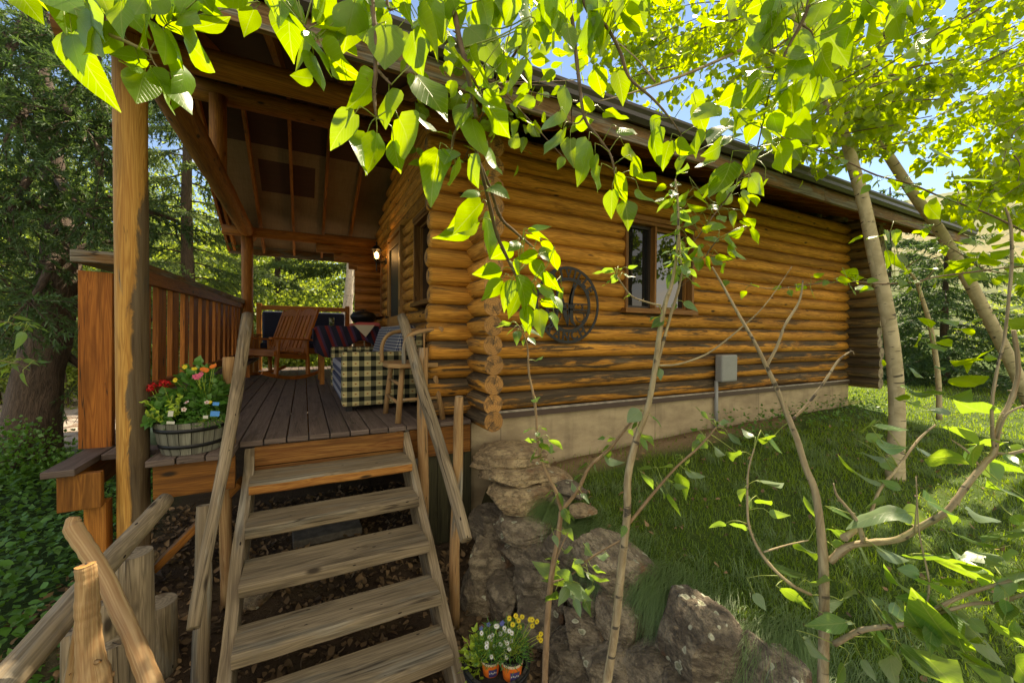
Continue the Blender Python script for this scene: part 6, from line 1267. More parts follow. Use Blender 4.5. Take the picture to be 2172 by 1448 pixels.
# ---------------- foreground poplar boughs and saplings ----------------
CR = {'A': (0, 0, 2.897), 'B': (600, 0, 2.897), 'C': (1100, 0, 2.897), 'D': (1600, 0, 2.897), 'E': (950, 450, 2.896), 'F': (1380, 380, 5.57), 'G': (1500, 850, 2.421), 'H': (1750, 480, 3.81), 'I': (950, 850, 2.421)}
TL = {
'A': '100 -60 245 120 150/460 195 495 562 170/440 205 475 450 110/480 110 615 345 130/370 -40 420 200 200/700 -30 630 205 130/720 165 640 385 140/700 -20 940 140 150/900 370 685 320 110/880 150 960 325 60/1000 230 1190 430 110/1130 230 1335 445 150/1110 160 1415 228 62/890 440 835 655 190/835 400 740 440 85/935 425 1045 560 130/985 460 1035 712 65/1060 495 1155 722 125/1110 392 1205 618 85/950 -20 1050 188 115/1005 190 1060 382 100/1110 95 1165 75 45/1060 110 1050 50 50/180 -80 420 90 130/300 -60 610 120 140/1480 -120 1300 110 190/1560 60 1490 215 120',
'B': '45 10 0 322 195/440 20 365 305 215/630 168 625 470 230/800 190 826 455 165/830 100 1035 355 155/1000 5 1050 285 115/1045 -10 1088 190 155/1200 -30 1366 265 230/1145 170 1385 360 180/1150 325 1250 548 125/1090 365 1120 500 80/562 470 455 697 125/650 562 620 787 118/442 700 251 893 155/512 835 405 1053 160/577 822 572 1075 125/712 728 880 1018 240/682 870 715 1072 115/820 468 1027 712 155/905 796 850 680 95/960 925 878 1260 185/1035 925 990 1010 120/1060 1010 1090 1170 110/1145 972 1192 1157 95/1162 735 1205 1002 168/1262 905 1300 1108 95/1145 645 1055 740 95/1230 600 1402 850 160/1165 540 1338 752 62/1220 1245 1045 1440 150/1190 1372 1058 1452 95/1205 1180 1100 1172 48/1270 1158 1392 1192 62/1515 1412 1652 1420 46/140 210 110 472 78/190 340 236 570 105/250 303 388 513 95/185 230 302 478 52/385 285 455 335 62/270 175 350 275 85/1352 340 1312 522 75/1440 398 1426 600 108/1482 408 1540 542 72/1560 150 1690 290 110/1600 60 1560 240 130/1690 120 1600 300 90/1480 180 1400 320 80/300 -60 150 120 130/560 -40 540 230 110/1640 -60 1550 230 120/1420 -40 1380 170 110/1500 -80 1460 200 130/-60 -60 120 150 150/1500 200 1530 340 80/250 -50 330 160 110/200 60 260 200 70',
'C': '290 542 290 747 85/250 690 148 838 92/272 800 190 992 88/318 855 318 1053 135/395 640 497 645 90/530 690 667 762 62/615 790 728 826 52/352 770 455 740 90/430 868 395 1142 120/470 955 470 1072 62/502 1042 455 1190 68/575 1172 566 1346 95/600 1070 620 1260 80/650 1238 695 1395 115/740 1170 808 1308 62/750 1080 848 1108 62/700 990 755 1090 85/650 900 718 1000 70/472 428 520 597 125/605 445 665 627 115/870 735 752 857 92/830 800 820 1018 85/930 872 868 1037 100/1095 810 1070 970 64/1300 1008 1230 1257 165/1218 1130 1097 1200 72/1200 970 1113 1064 52/1430 1085 1510 1195 85/1230 650 1063 702 98/1370 560 1222 640 135/1270 780 1160 870 80/1425 660 1308 815 92/1240 890 1190 960 65/1565 -10 1390 70 135/1590 85 1540 312 125/1500 215 1362 345 112/1738 330 1600 500 150/1450 740 1385 880 92/1425 940 1425 1082 100/1600 888 1645 1067 115/1738 670 1618 770 110/470 60 520 340 120/540 50 560 350 130/420 120 440 360 120/610 40 720 235 130/700 -10 780 170 110/240 120 180 330 100/300 150 320 330 100/130 60 60 270 110/150 130 250 230 90/380 60 250 120 90/960 880 1030 960 75/1010 930 985 1060 70/640 -60 640 190 130/480 -60 500 120 120/850 -60 900 60 90/1650 450 1560 620 120/1700 520 1640 700 110/1500 480 1420 650 110/1560 700 1600 850 100/1350 720 1280 830 85',
'D': '150 90 88 312 115/210 125 165 260 75/440 -20 345 182 185/570 20 480 150 120/600 112 560 312 135/740 -20 790 150 160/930 -10 780 197 130/650 -10 600 160 80/440 180 582 430 190/300 325 180 500 175/415 315 440 480 95/330 432 390 612 150/150 530 80 650 100/190 700 352 857 175/150 890 198 1065 95/1130 950 1290 970 62/1060 1250 1120 1345 90/1290 1100 1440 1070 50/1010 0 985 110 55/230 -30 60 100 150/60 150 -40 300 130/50 520 -30 660 120/90 660 20 800 120/250 200 370 340 120/420 500 470 600 80/280 600 200 720 90/530 -60 560 120 130/100 820 60 960 100/380 850 470 900 60/870 110 900 260 100/1010 230 960 330 90/700 170 640 260 80',
'E': '185 60 12 245 115/322 360 155 412 110/330 420 218 552 98/390 420 295 577 95/390 210 270 300 115/240 55 272 292 85/545 265 398 272 82/440 500 370 655 92/490 580 490 757 90/430 398 547 612 98/560 600 575 770 112/650 250 640 372 82/560 248 676 290 82/560 440 682 518 52/500 108 638 112 50/497 138 566 162 30/580 182 680 266 44/600 370 682 512 72/590 530 676 605 85/640 520 717 592 40/650 620 666 730 52/470 440 560 580 100/520 300 600 400 95/280 20 200 110 90/150 -20 30 120 110/440 190 380 215 70/400 320 460 380 60/700 470 715 570 40',
'F': '790 60 543 192 112/850 140 800 322 115/880 -40 850 172 205/1200 -10 1300 203 155/1060 225 1152 402 102/625 375 448 386 52/562 440 373 567 92/930 395 1056 547 105/700 520 872 618 112/1072 600 873 628 78/1092 620 972 682 88/1180 590 1288 767 82/765 680 635 735 112/880 720 1062 790 82/930 780 1117 962 78/625 790 513 822 62/545 850 323 977 60/562 930 545 1102 132/392 1030 203 1167 96/800 890 962 1017 105/715 930 872 1042 84/840 1020 865 1112 62/325 1190 218 1216 46/465 1140 353 1177 36/650 930 707 1086 52/275 625 58 692 42/400 770 270 815 110/265 260 120 320 110/440 175 340 230 88/415 265 305 315 82/180 80 50 140 85/372 470 232 530 92/370 370 250 410 70/960 170 900 290 110/1010 60 970 150 80/720 300 800 400 85/620 620 700 560 90/760 600 650 580 80/820 430 880 500 80/1130 460 1243 548 66/1090 500 1140 590 80/440 590 480 700 70/560 830 640 900 90/460 960 340 1000 40/240 60 370 70 55/520 150 610 330 50/1170 0 1060 120 110/1200 180 1290 235 55/1110 130 1190 262 80/1350 20 1340 110 60/960 920 940 860 60',
'G': '845 125 765 130 46/875 135 1035 152 30/820 195 905 175 50/880 232 976 268 46/900 285 753 289 36/1075 240 1226 282 32/1135 290 1316 270 62/1455 65 1283 42 52/1250 135 1402 206 46/905 300 975 365 70/870 410 643 360 36/990 452 885 400 46/1025 572 738 530 62/905 522 793 533 52/1130 515 1340 560 88/1010 572 1137 612 110/1440 318 1500 417 92/1470 300 1630 382 56/1630 505 1410 431 34/1340 565 1502 627 36/1490 755 1255 738 46/1500 795 1295 765 46/1565 702 1393 676 30/1570 590 1650 650 60/1520 785 1600 780 45/1085 880 973 860 68/1068 985 863 903 52/1190 800 1482 937 72/1050 800 1264 882 46/1100 915 1250 1027 42/1210 938 1312 940 28/1305 962 1432 1032 72/1265 1248 1038 996 155/970 1112 1227 1247 74/1080 1278 1302 1465 155/545 1040 702 1052 64/605 1095 762 1142 42/380 965 522 1012 46/245 990 303 1077 52/345 858 502 912 36/500 1228 632 1338 46/530 930 665 945 40/870 1200 977 1302 52/1290 1100 1472 1352 84/1330 1300 1502 1442 62/1500 1150 1630 1260 74/1350 1120 1440 1195 70/200 495 240 547 46/320 575 386 600 40/280 418 392 435 24/90 630 10 636 28/200 655 120 620 26/270 505 325 520 24/190 450 155 485 26/160 280 120 285 34/230 185 180 160 30/300 190 380 272 26/330 190 270 205 30/650 660 705 700 40/480 740 560 800 24/560 600 480 500 26/640 560 800 605 34/790 770 865 815 62/870 755 1000 840 40/640 730 750 745 30/1630 620 1560 740 60/1500 900 1580 1010 55/1600 1100 1500 1060 50/1640 870 1540 850 40/1180 560 1080 460 26/1200 1050 1350 1130 36/900 1090 1010 1190 40/1130 1190 1040 1150 44/700 1010 760 960 30/830 1010 930 1060 34/1400 1240 1340 1190 60/1430 1380 1340 1290 70/1580 1330 1640 1440 80/1500 1400 1560 1470 70/950 1300 900 1400 50/800 1330 870 1440 46/700 1360 640 1450 46/1010 1060 940 1010 30/1560 860 1450 800 44/1090 20 1040 5 40/1250 60 1150 30 34/1390 230 1320 300 40',
'H': '1235 1282 988 1178 175/1110 330 943 427 98/1190 350 1168 462 92/1192 350 1292 442 78/1182 292 998 305 92/1215 120 1080 115 46/1420 90 1258 105 85/1602 640 1338 632 76/1640 500 1535 540 90/1640 800 1530 800 105/680 1390 553 1378 56/710 1362 963 1372 46/665 1420 860 1430 55/1220 1090 1020 1105 48/1305 1022 1058 1112 52/1290 1060 1395 1070 52/1045 1385 1162 1388 40/775 902 684 956 52/920 930 1012 940 50/950 770 1077 780 50/165 355 265 382 58/180 395 103 450 50/230 415 310 420 45/345 432 437 450 46/355 480 250 500 62/300 85 180 118 34/460 1100 512 1110 50/560 30 600 150 70/520 60 480 130 60/570 230 620 385 62/500 200 540 330 60/430 80 360 130 60/600 230 660 320 50/800 740 880 770 30/1090 830 1190 870 40/860 860 900 900 40/850 980 960 1010 40/1060 880 980 900 40/1170 780 1250 790 50/690 1150 820 1220 30/940 1160 900 1110 40/620 1280 700 1330 26/1500 220 1380 250 60/1350 320 1240 260 60/1300 220 1130 240 50/1480 160 1350 170 44/1540 260 1608 330 60/1600 120 1500 60 50/1420 460 1340 420 60',
'I': '985 50 918 112 78/995 172 1057 237 36/990 190 1026 257 32/570 912 430 830 78/600 770 652 762 32/600 945 722 1042 62/650 1020 690 1107 42/700 1000 727 1107 42/735 895 827 964 36/705 745 750 792 46/655 820 702 835 30/550 980 504 1062 42/575 870 640 915 50/720 880 745 932 26/745 855 812 885 24/1140 340 1077 320 30/1220 355 1309 400 36/1190 375 1250 472 46/1090 445 1140 485 26/1160 432 1217 470 26/1135 480 1209 580 24/1040 345 970 336 22/1000 378 1062 420 26/530 200 592 235 26/450 205 394 200 26/480 215 520 250 34/525 230 545 275 24/805 290 862 342 26/640 940 480 900 50/620 960 560 1050 50/680 900 640 840 40/600 930 760 990 54/600 660 640 690 40/545 690 570 740 30/560 830 500 780 34/820 800 760 790 30/1300 60 1345 90 26/1395 110 1455 105 24/1440 170 1500 240 30/1480 280 1450 290 26/1330 220 1300 235 40/1370 250 1395 280 28/660 470 630 430 26/690 475 730 515 24/740 950 700 1040 36'}
DEP = {'A': .85, 'B': .80, 'C': 1.15, 'D': .95, 'E': 1.3, 'F': 1.85, 'G': .98, 'H': 1.45, 'I': 1.5}
VF = Vector((0.461, 0.8873, -0.0156))
def traced(key, near=None):
    ox, oy, s = CR[key]; B_, D_, N_, L_, W_ = [], [], [], [], []
    for e in TL[key].split('/'):
        a, b2, c, d, w = [float(v) for v in e.split()]; lp = math.hypot(c - a, d - b2) / s
        nat = R.uniform(0.078, 0.098); dp = DEP[key] * R.uniform(0.92, 1.1)
        if near is not None: j_ = int(np.argmin((near[:, 0] - ox - a / s) ** 2 + (near[:, 1] - oy - b2 / s) ** 2)); dp = near[j_, 2] * R.uniform(0.96, 1.05)
        need = lp * dp / F_PX
        if need > nat: nat = need * 1.02
        if key in 'EF' and need < 0.045: dp *= 0.9
        p0 = P(ox + a / s, oy + b2 / s, dp); dz = math.sqrt(max(0, nat * nat - need * need)) * R.choice((-1, 1)) * 0.5; dz = max(-0.04, min(0.04, dz))
        p1 = P(ox + c / s, oy + d / s, dp + dz); D0 = p1 - p0; L = D0.length; V_ = ((p0 + p1) / 2 - Vector((0, 0, CH))).normalized(); sd = D0.normalized().cross(V_).normalized(); nn = sd.cross(D0.normalized()).normalized()
        wp = w / s * dp / F_PX; ratio = 0.78 if key not in 'GI' else 0.62; wn = ratio * L; cs = min(1, wp / wn); Wr = max(wp / L, ratio if cs < 1 else 0)
        if Wr > ratio * 1.0 and cs >= 1: Wr = wp / L
        an = math.acos(max(0.12, cs)) * R.choice((-1, 1)); N = (nn * math.cos(an) + sd * math.sin(an)) * R.choice((1, -1, 1))
        B_.append(tuple(p0)); D_.append(tuple(D0)); N_.append(tuple(N)); L_.append(L); W_.append(Wr)
    return B_, D_, N_, L_, W_
def bough(parent, name, keys, paths, mat, wmat, extra=None, petr=0.0011, curl=0.26, band=None):
    mb = MB(); allp = []
    for pth in paths:
        pos, rad = pxpath(pth); allp += pos; r2 = [r * (1 + 0.22 * (R.random() ** 3)) for r in rad]; mb.tube(pos, r2, 9, 1.0, wob=0.10)
        for k in range(len(pos) // 3):
            i = R.randrange(1, len(pos) - 1); n_ = Vector(tuple(rnd_dir(1)[0])); mb.tube([pos[i], pos[i] + n_ * (rad[i] * 1.2 + 0.006)], [rad[i] * 0.5, rad[i] * 0.2], 5, 1)
    br = mb.build(name, M[wmat], parent); B_, D_, N_, L_, W_ = [], [], [], [], []
    near = np.array([q_[:3] for pth in paths for q_ in smooth_path([tuple(z_) for z_ in pth], 4)])
    for k in keys:
        for a_, b_ in zip((B_, D_, N_, L_, W_), traced(k, near)): a_ += b_
    if band:
        for (x0, x1, y0, y1, cnt, dm) in band:
            for _ in range(cnt):
                px_, py_ = R.uniform(x0, x1), R.uniform(y0, y1); dp = dm * R.uniform(0.92, 1.12); B_.append(tuple(P(px_, py_, dp))); a_ = R.gauss(0, 0.55); D_.append(tuple(Vector((0.8874, -0.461, 0)) * math.sin(a_) + VF * jit(0.5) + Vector((0, 0, -math.cos(a_)))))
                N_.append(tuple(VF * R.choice((-1, 1)) + Vector(tuple(rnd_dir(1)[0])) * 0.8)); L_.append(R.uniform(0.055, 0.09)); W_.append(R.uniform(0.6, 0.85))
    if extra:                                  # (path index, number, size, ratio)
        for pi_, cnt, size, ratio in extra:
            pos, rad = pxpath(paths[pi_])
            for _ in range(cnt):
                f = (1 - R.random() ** 1.6) * (len(pos) - 1); i = min(int(f), len(pos) - 2); p = pos[i].lerp(pos[i + 1], f - i); o_ = Vector(tuple(rnd_dir(1)[0])) * R.uniform(0.015, 0.055)
                B_.append(tuple(p + o_)); D_.append((o_.x * 14, o_.y * 14, o_.z * 8 - 0.25)); N_.append((jit(.8), jit(.8), 1)); L_.append(size * R.uniform(.6, 1.15)); W_.append(ratio)
    leaves('foliage', M[mat], B_, D_, N_, L_, W_, HEART, parent, fold=0.22, curl=curl)
    A_ = np.array([tuple(p) for p in allp]); pm = MB(); tm = MB()
    for b_, d_ in zip(B_, D_):
        dist = np.linalg.norm(A_ - np.array(b_), axis=1); i = int(dist.argmin()); dv = Vector(d_).normalized()
        if dist[i] < 0.11 * max(1, (e_ := Vector(b_)).length / 1.5):
            e = Vector(b_); s_ = Vector(A_[i]); L_m = (e - s_).length; m1 = e - dv * L_m * 0.35 + Vector((0, 0, 0.12 * L_m)); pm.tube([s_, s_.lerp(m1, 0.6) + Vector((0, 0, 0.05 * L_m)), m1, e], [petr * 1.3, petr, petr, petr * 0.9], 5, 1)
        else:
            e = Vector(b_); s_ = Vector(A_[i]); L_m = (e - s_).length; m1 = s_.lerp(e, 0.5) + Vector((jit(.04), jit(.04), 0.10 * L_m)) * min(1, L_m * 3)
            if L_m < 0.18: tm.tube([Vector(q_) for q_ in smooth_path([tuple(s_), tuple(m1), tuple(e - dv * 0.02), tuple(e)], 3)], [0.0017 - 0.00008 * q_ for q_ in range(10)], 6, 1)
    if tm.v: tm.build('twiglets', M['stalk'], parent)
    pm.build('leaf_stalk', M['stalk'], parent); return br
M['stalk'] = leafmat('green_stalk', (0.22, 0.30, 0.05), (0.4, 0.5, 0.05), veins=False, mixf=0.2)
ct = thing('poplar_tree', 'overhanging poplar with large heart-shaped leaves hanging in front of the cabin', 'tree', (0.9, -1.8, -1.2))
tree_trunk([(0.9, -1.8, -1.35), (0.92, -1.75, 0.5), (0.85, -1.6, 2.2), (0.7, -1.3, 4.2)], [0.19, 0.15, 0.12, 0.07], 'aspen', ct)
mb = MB(); top = Vector((0.82, -1.5, 2.6))
for tgt in (P(262, -120, 0.9), P(788, -130, 0.85), P(955, -130, 0.85), P(1208, -130, 1.2), P(1225, -120, 1.3), P(1730, -120, 1.0)):
    mb.tube([Vector(a) for a in smooth_path([tuple(top), tuple(top.lerp(tgt, 0.5) + Vector((0, 0, 0.35))), tuple(tgt)], 6)], [0.022 - 0.00125 * i for i in range(13)], 8, 1)
mb.build('limbs', M['twig'], ct)
cs = P(190, 1350, 1.1) + SUNV * 2.9; cB = np.array(cs)[None] + NR.normal(0, 1, (240, 3)) * np.array([.30, .30, .20])      # unseen leaf cluster added to keep the sun off the lower left corner
mb = MB(); 
for i in range(0, 240, 8): mb.tube([Vector((0.85, -1.6, 2.4)).lerp(cs, 0.8), cs, Vector(cB[i])], [0.008, 0.005, 0.002], 5, 1)
mb.build('shade_branches', M['twig'], ct); leaves('crown', M['leaf'], cB, rnd_dir(240) - np.array([0, 0, .5]), rnd_dir(240), NR.uniform(.07, .10, 240), 0.8, HEART, ct)  # branches and leaves of the added shading cluster
bough(ct, 'bough', ['A'], [[(262, -120, .9, .006), (245, -10, .87, .005), (228, 64, .86, .005), (262, 86, .86, .0045), (318, 110, .86, .004), (349, 112, .87, .002)], [(228, 64, .86, .004), (250, 52, .86, .004), (268, 50, .86, .003)], [(318, 112, .86, .0025), (325, 130, .86, .002), (335, 145, .86, .0015)], [(318, 110, .86, .002), (345, 62, .86, .0017), (365, 45, .87, .001)]], 'leaf', 'pale', band=[(170, 330, -60, 10, 14, .86), (330, 520, -60, -5, 12, .9)])
bough(ct, 'bough', ['B'], [[(786, -130, .85, .0055), (789, 0, .82, .0050), (796, 70, .81, .0048), (797, 145, .81, .0048), (793, 195, .81, .0042), (798, 250, .81, .002)], [(802, 150, .81, .0035), (815, 165, .81, .003), (830, 180, .80, .002)], [(958, -130, .85, .006), (962, 0, .83, .0058), (972, 72, .82, .0055), (990, 148, .82, .0055), (1004, 215, .82, .0045), (1010, 250, .82, .0045)], [(998, 210, .83, .003), (985, 250, .84, .003), (965, 282, .86, .003), (957, 320, .87, .002)], [(985, 262, .87, .003), (1003, 300, 0.95, .003), (1018, 350, 1.05, .004), (1035, 420, 1.15, .005), (1055, 500, 1.25, .0055), (1085, 565, 1.3, .005), (1100, 590, 1.3, .003)], [(1018, 345, 1.05, .003), (1040, 400, 1.15, .004), (1062, 462, 1.25, .0045), (1090, 490, 1.3, .004), (1130, 524, 1.32, .003)], [(990, 148, .82, .003), (1005, 170, .83, .003), (1015, 188, .84, .002)], [(645, 55, .85, .003), (660, 68, .85, .003), (675, 80, .85, .002)], [(815, -90, .84, .004), (822, 10, .83, .003), (835, 20, .83, .0015)]], 'leaf', 'twig', band=[(560, 1180, -75, 0, 30, .85), (640, 1140, 0, 60, 8, .9)])
bough(ct, 'bough', ['E'], [[(1100, 590, 1.3, .003), (1125, 610, 1.3, .002), (1150, 640, 1.3, .0015)], [(1098, 578, 1.3, .004), (1100, 620, 1.3, .002), (1120, 650, 1.3, .001)]], 'leaf', 'twig')
bough(ct, 'bough', ['C', 'D'], [[(1208, -130, 1.2, .006), (1210, 0, 1.18, .0055), (1217, 70, 1.17, .0055), (1228, 170, 1.16, .005), (1240, 250, 1.16, .0045), (1272, 295, 1.16, .0035), (1295, 330, 1.16, .003), (1305, 375, 1.16, .002)], [(1225, -120, 1.3, .006), (1240, 10, 1.26, .0055), (1285, 55, 1.25, .005), (1315, 110, 1.25, .005), (1335, 165, 1.25, .0045), (1385, 210, 1.25, .004), (1420, 250, 1.25, .003), (1445, 285, 1.25, .002)], [(1240, 245, 1.16, .003), (1225, 262, 1.16, .002), (1205, 258, 1.16, .001)], [(1730, -120, 1.0, .006), (1716, 0, .97, .0055), (1702, 45, .96, .005), (1680, 85, .95, .004), (1660, 125, .95, .0025), (1640, 160, .96, .0015)], [(1672, 82, .95, .003), (1650, 98, .95, .002), (1635, 105, .95, .001)], [(1695, 50, .96, .003), (1712, 60, .96, .0025), (1724, 75, .96, .002), (1726, 120, .96, .0015), (1735, 160, .96, .001)], [(1640, 160, .96, .002), (1622, 240, 1.0, .002), (1612, 290, 1.05, .002), (1600, 340, 1.1, .002)], [(1445, 285, 1.25, .002), (1440, 340, 1.3, .0015)]], 'leaf', 'twig', band=[(1180, 1560, -60, 40, 20, 1.15), (1560, 1960, -70, 30, 20, .98), (1580, 1760, 30, 200, 10, 1.1), (1450, 1700, 180, 330, 10, 1.25)])
bough(ct, 'bough', ['F'], [[(1600, 335, 1.5, .003), (1575, 370, 1.7, .0035), (1535, 430, 1.85, .004), (1515, 455, 1.85, .003), (1490, 490, 1.85, .0025), (1455, 530, 1.85, .002)], [(1525, 505, 1.85, .003), (1505, 530, 1.85, .003), (1495, 545, 1.85, .0025), (1470, 560, 1.85, .002), (1463, 590, 1.85, .0015), (1440, 610, 1.85, .001)], [(1495, 545, 1.85, .002), (1520, 545, 1.85, .002), (1545, 555, 1.85, .001)]], 'leaf', 'twig')
# saplings
def ground_end(px, py, d, r):
    p = P(px, py, d); return (p.x, p.y, gzf(p.x, p.y) - 0.05)
def sapling(label, wmat, keys, stem, paths, extra=None, mat='leafs'):
    pos, rad = pxpath(stem); b_ = Vector(pos[0]); gz_ = gzf(b_.x, b_.y); th = thing('sapling', label, 'sapling', (b_.x, b_.y, gz_))
    dr_ = (pos[0] - pos[2]).normalized(); dr_.z = min(dr_.z, -0.7); L_ = (b_.z - gz_ + 0.05) / -dr_.z
    pos = [b_ + dr_ * L_, b_ + dr_ * L_ * 0.5] + pos; rad = [rad[0] * 1.15, rad[0] * 1.05] + rad; q, r2 = [], []
    for i in range(len(pos) - 1):
        for k in range(3): q.append(pos[i].lerp(pos[i + 1], k / 3)); r2.append((rad[i] * (1 - k / 3) + rad[i + 1] * k / 3) * (1 + 0.16 * max(0, noise.noise(Vector((i * 1.7 + k * 0.6, 1, stem[0][0]))))))
    mb = MB(); mb.tube(q, r2, 14, 1.0, wob=0.10); mb.build('stem', M[wmat], th); bough(th, 'branch', keys, paths, mat, wmat, extra); return th
sapling('forked sapling in front of the rock wall, left of the tallest sapling stem', 'red', ['I'], [(1155, 1460, 1.62, .0125), (1160, 1330, 1.6, .0125), (1170, 1220, 1.6, .0115), (1182, 1150, 1.6, .0105), (1191, 1080, 1.6, .0095)],
 [[(1191, 1082, 1.6, .009), (1178, 1040, 1.6, .007), (1158, 1000, 1.6, .006), (1142, 950, 1.6, .005), (1135, 860, 1.6, .0048), (1122, 790, 1.6, .004), (1118, 730, 1.6, .003), (1100, 690, 1.6, .002)], [(1191, 1082, 1.6, .008), (1225, 1040, 1.6, .007), (1250, 990, 1.6, .0065), (1290, 955, 1.6, .006), (1330, 905, 1.55, .005), (1360, 870, 1.5, .004)], [(1165, 1230, 1.6, .004), (1190, 1160, 1.58, .003), (1205, 1130, 1.57, .002)], [(1165, 1235, 1.6, .004), (1200, 1225, 1.58, .003), (1235, 1200, 1.57, .002), (1270, 1170, 1.56, .002)], [(1330, 1115, 1.5, .006), (1395, 1035, 1.5, .005), (1440, 985, 1.5, .0045), (1480, 950, 1.5, .004), (1520, 905, 1.5, .003)], [(1240, 1190, 1.55, .003), (1290, 1160, 1.52, .0035), (1325, 1140, 1.5, .004)]], [(0, 26, 0.055, .62), (1, 10, 0.05, .6), (4, 12, 0.05, .55)])
sapling('tallest pale sapling, rising in front of the cabin window', 'pale', [], [(1285, 1460, 1.5, .0160), (1305, 1330, 1.5, .0155), (1318, 1200, 1.5, .015), (1330, 1090, 1.5, .0145), (1332, 1010, 1.5, .014), (1350, 930, 1.5, .0125), (1372, 870, 1.5, .0115), (1388, 790, 1.5, .0105), (1400, 700, 1.5, .0095), (1412, 640, 1.5, .0085), (1425, 600, 1.5, .007), (1437, 520, 1.52, .005), (1438, 450, 1.53, .004), (1432, 380, 1.55, .003)],
 [[(1392, 780, 1.5, .007), (1408, 720, 1.5, .006), (1425, 660, 1.5, .0055), (1440, 610, 1.5, .005), (1450, 560, 1.5, .003)], [(1395, 775, 1.5, .005), (1440, 772, 1.5, .004), (1500, 750, 1.5, .0035), (1560, 705, 1.5, .003), (1620, 650, 1.5, .002), (1680, 565, 1.5, .001)], [(1402, 648, 1.5, .004), (1370, 640, 1.5, .003), (1340, 628, 1.5, .003), (1318, 600, 1.5, .0025), (1308, 585, 1.5, .002)], [(1432, 380, 1.55, .003), (1438, 430, 1.54, .0035), (1440, 500, 1.53, .004), (1445, 560, 1.5, .004)]], [(0, 12, 0.05, .7), (2, 9, 0.05, .55), (3, 30, 0.055, .8)])
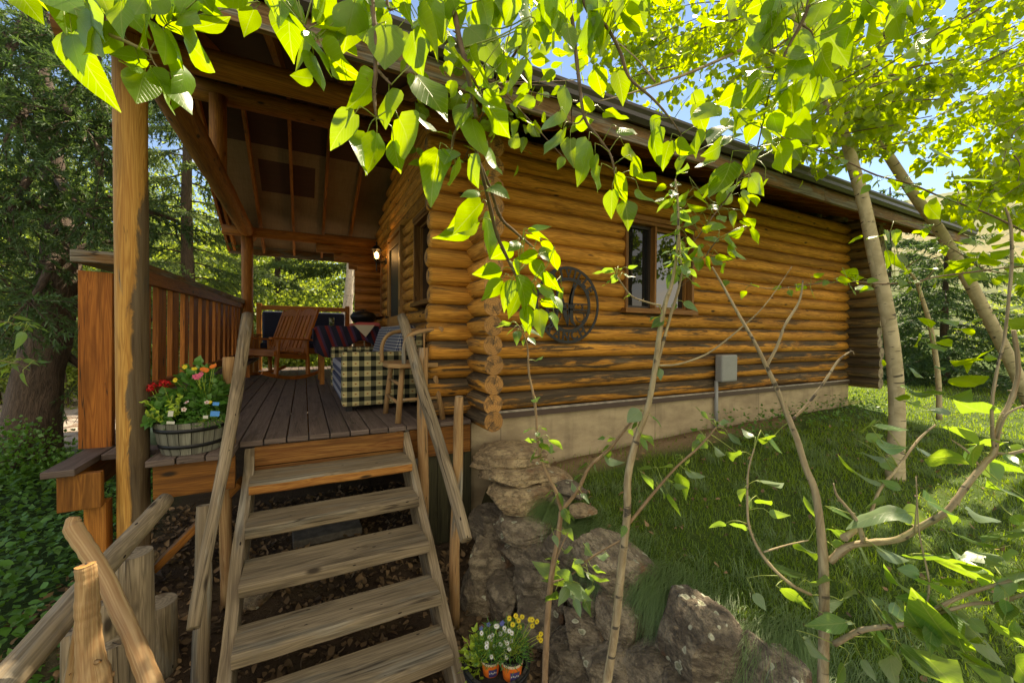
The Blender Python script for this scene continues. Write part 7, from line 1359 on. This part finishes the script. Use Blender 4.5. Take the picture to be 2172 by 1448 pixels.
sapling('rough-barked dead-topped sapling on the right with a thick pale side limb', 'pale', ['G'], [(1745, 1460, 1.15, .0165), (1748, 1330, 1.15, .016), (1747, 1210, 1.15, .0155), (1740, 1120, 1.15, .0135), (1728, 1040, 1.16, .012), (1708, 990, 1.17, .0105), (1690, 930, 1.18, .010), (1668, 875, 1.2, .009), (1648, 825, 1.2, .008), (1626, 778, 1.2, .007), (1600, 725, 1.2, .0055), (1560, 655, 1.22, .0045), (1530, 600, 1.25, .0035), (1510, 565, 1.25, .0025)],
 [[(1626, 775, 1.2, .0055), (1648, 735, 1.2, .005), (1665, 690, 1.2, .0045), (1695, 640, 1.2, .004), (1703, 595, 1.2, .0025)], [(1680, 890, 1.2, .005), (1715, 855, 1.2, .0045), (1755, 800, 1.2, .004), (1778, 765, 1.2, .0035), (1805, 745, 1.2, .002), (1812, 752, 1.2, .001)], [(1760, 1190, 1.15, .013), (1800, 1158, 1.13, .012), (1850, 1150, 1.12, .0115), (1905, 1143, 1.1, .0115), (1955, 1115, 1.08, .011), (2010, 1082, 1.05, .011), (2050, 1030, 1.05, .0105), (2090, 980, 1.05, .010), (2108, 960, 1.05, .0105), (2120, 900, 1.05, .009), (2148, 840, 1.05, .0085), (2160, 780, 1.05, .008), (2150, 700, 1.05, .007)], [(2108, 955, 1.05, .006), (2104, 860, 1.05, .0055), (2118, 770, 1.05, .005), (2130, 720, 1.05, .005), (2140, 630, 1.05, .005), (2146, 560, 1.06, .0055), (2144, 480, 1.07, .005), (2132, 440, 1.08, .003)], [(1770, 1365, 1.1, .009), (1820, 1338, 1.05, .008), (1860, 1330, 1.02, .0075), (1920, 1322, 1.0, .007), (1985, 1290, .97, .006), (2060, 1255, .95, .006), (2200, 1215, .9, .006)], [(1990, 1300, .97, .006), (2060, 1280, .95, .0055), (2120, 1275, .93, .0055), (2200, 1250, .9, .005)], [(1720, 1260, 1.15, .005), (1680, 1240, 1.15, .005), (1640, 1205, 1.16, .005), (1610, 1165, 1.17, .0045), (1590, 1120, 1.18, .004), (1585, 1070, 1.18, .0035), (1587, 1000, 1.18, .003), (1600, 950, 1.18, .002)], [(1790, 1140, 1.13, .012), (1840, 1100, 1.2, .006), (1865, 1040, 1.3, .006), (1905, 990, 1.35, .0055), (1950, 930, 1.4, .005), (1985, 900, 1.4, .003)], [(1832, 1150, 1.12, .008), (1820, 1110, 1.12, .007), (1800, 1080, 1.12, .005), (1775, 1050, 1.12, .004), (1768, 1025, 1.12, .002)], [(2110, 960, 1.05, .006), (2140, 962, 1.03, .006), (2190, 950, 1.0, .006)], [(2075, 985, 1.05, .004), (2050, 955, 1.05, .0035), (2018, 932, 1.05, .002)], [(2172, 860, 1.0, .004), (2135, 880, 1.02, .004), (2115, 930, 1.04, .004)], [(1940, 1130, 1.07, .003), (1945, 1060, 1.07, .002), (1943, 1020, 1.07, .001)], [(1965, 1290, .98, .003), (1970, 1230, .98, .003), (1950, 1130, .98, .002), (1943, 1010, 1.0, .0015)], [(1620, 1170, 1.16, .003), (1670, 1155, 1.16, .0025), (1715, 1145, 1.16, .002)]], [(5, 10, 0.09, .5), (4, 14, 0.09, .45), (9, 6, 0.08, .5)])
# thin twigs with small leaves crossing in front of the aspens
tw = thing('hanging_twig', 'thin twigs with sparse small leaves crossing in front of the two aspens', 'branch', P(1900, 450, 2.1))
bough(tw, 'twig', ['H'], [[(1500, 590, 1.9, .001), (1560, 600, 1.9, .0015), (1640, 612, 1.95, .002), (1720, 603, 2.0, .003), (1800, 597, 2.0, .0038), (1870, 602, 2.0, .0045), (1940, 598, 2.0, .005), (2000, 585, 2.0, .0055), (2200, 560, 2.0, .006)], [(1690, 305, 2.2, .002), (1740, 320, 2.2, .003), (1800, 345, 2.2, .0045), (1860, 372, 2.2, .0055), (1930, 390, 2.2, .006), (1990, 415, 2.2, .0065), (2060, 440, 2.2, .007), (2110, 460, 2.2, .0075), (2230, 520, 2.2, .008)], [(1965, 480, 2.1, .002), (2000, 515, 2.1, .003), (2040, 540, 2.1, .0035), (2085, 570, 2.1, .004), (2140, 582, 2.1, .0045), (2230, 600, 2.1, .005)]], 'leaf', 'twig', [(0, 34, .055, .8), (1, 50, .06, .8), (2, 46, .06, .75)])
mb = MB(); Bp, D = [], []
lv = thing('low_branch', 'small green leaves poking in at the left edge below the old spruce', 'branch', P(10, 700, 1.6))
bough(lv, 'twig', [], [[(-60, 690, 1.6, .004), (0, 682, 1.6, .003), (35, 690, 1.6, .002), (55, 700, 1.6, .001)], [(-60, 760, 1.6, .004), (0, 765, 1.6, .003), (40, 772, 1.6, .002), (60, 775, 1.6, .001)]], 'leafs', 'twig', [(0, 12, .06, .5), (1, 12, .06, .5)])
# trees behind the viewer, seen only in the window glass
broadleaf('leafy cottonwood behind the viewer, reflected in the window panes', (4.5, -7.5, -1.2), 7, 0.18, 3.0, 4.2, 9000, 0.12, 'bush')
print('verts', sum(len(o.data.vertices) for o in bpy.data.objects if o.type == 'MESH'), 'objs', len(bpy.data.objects))
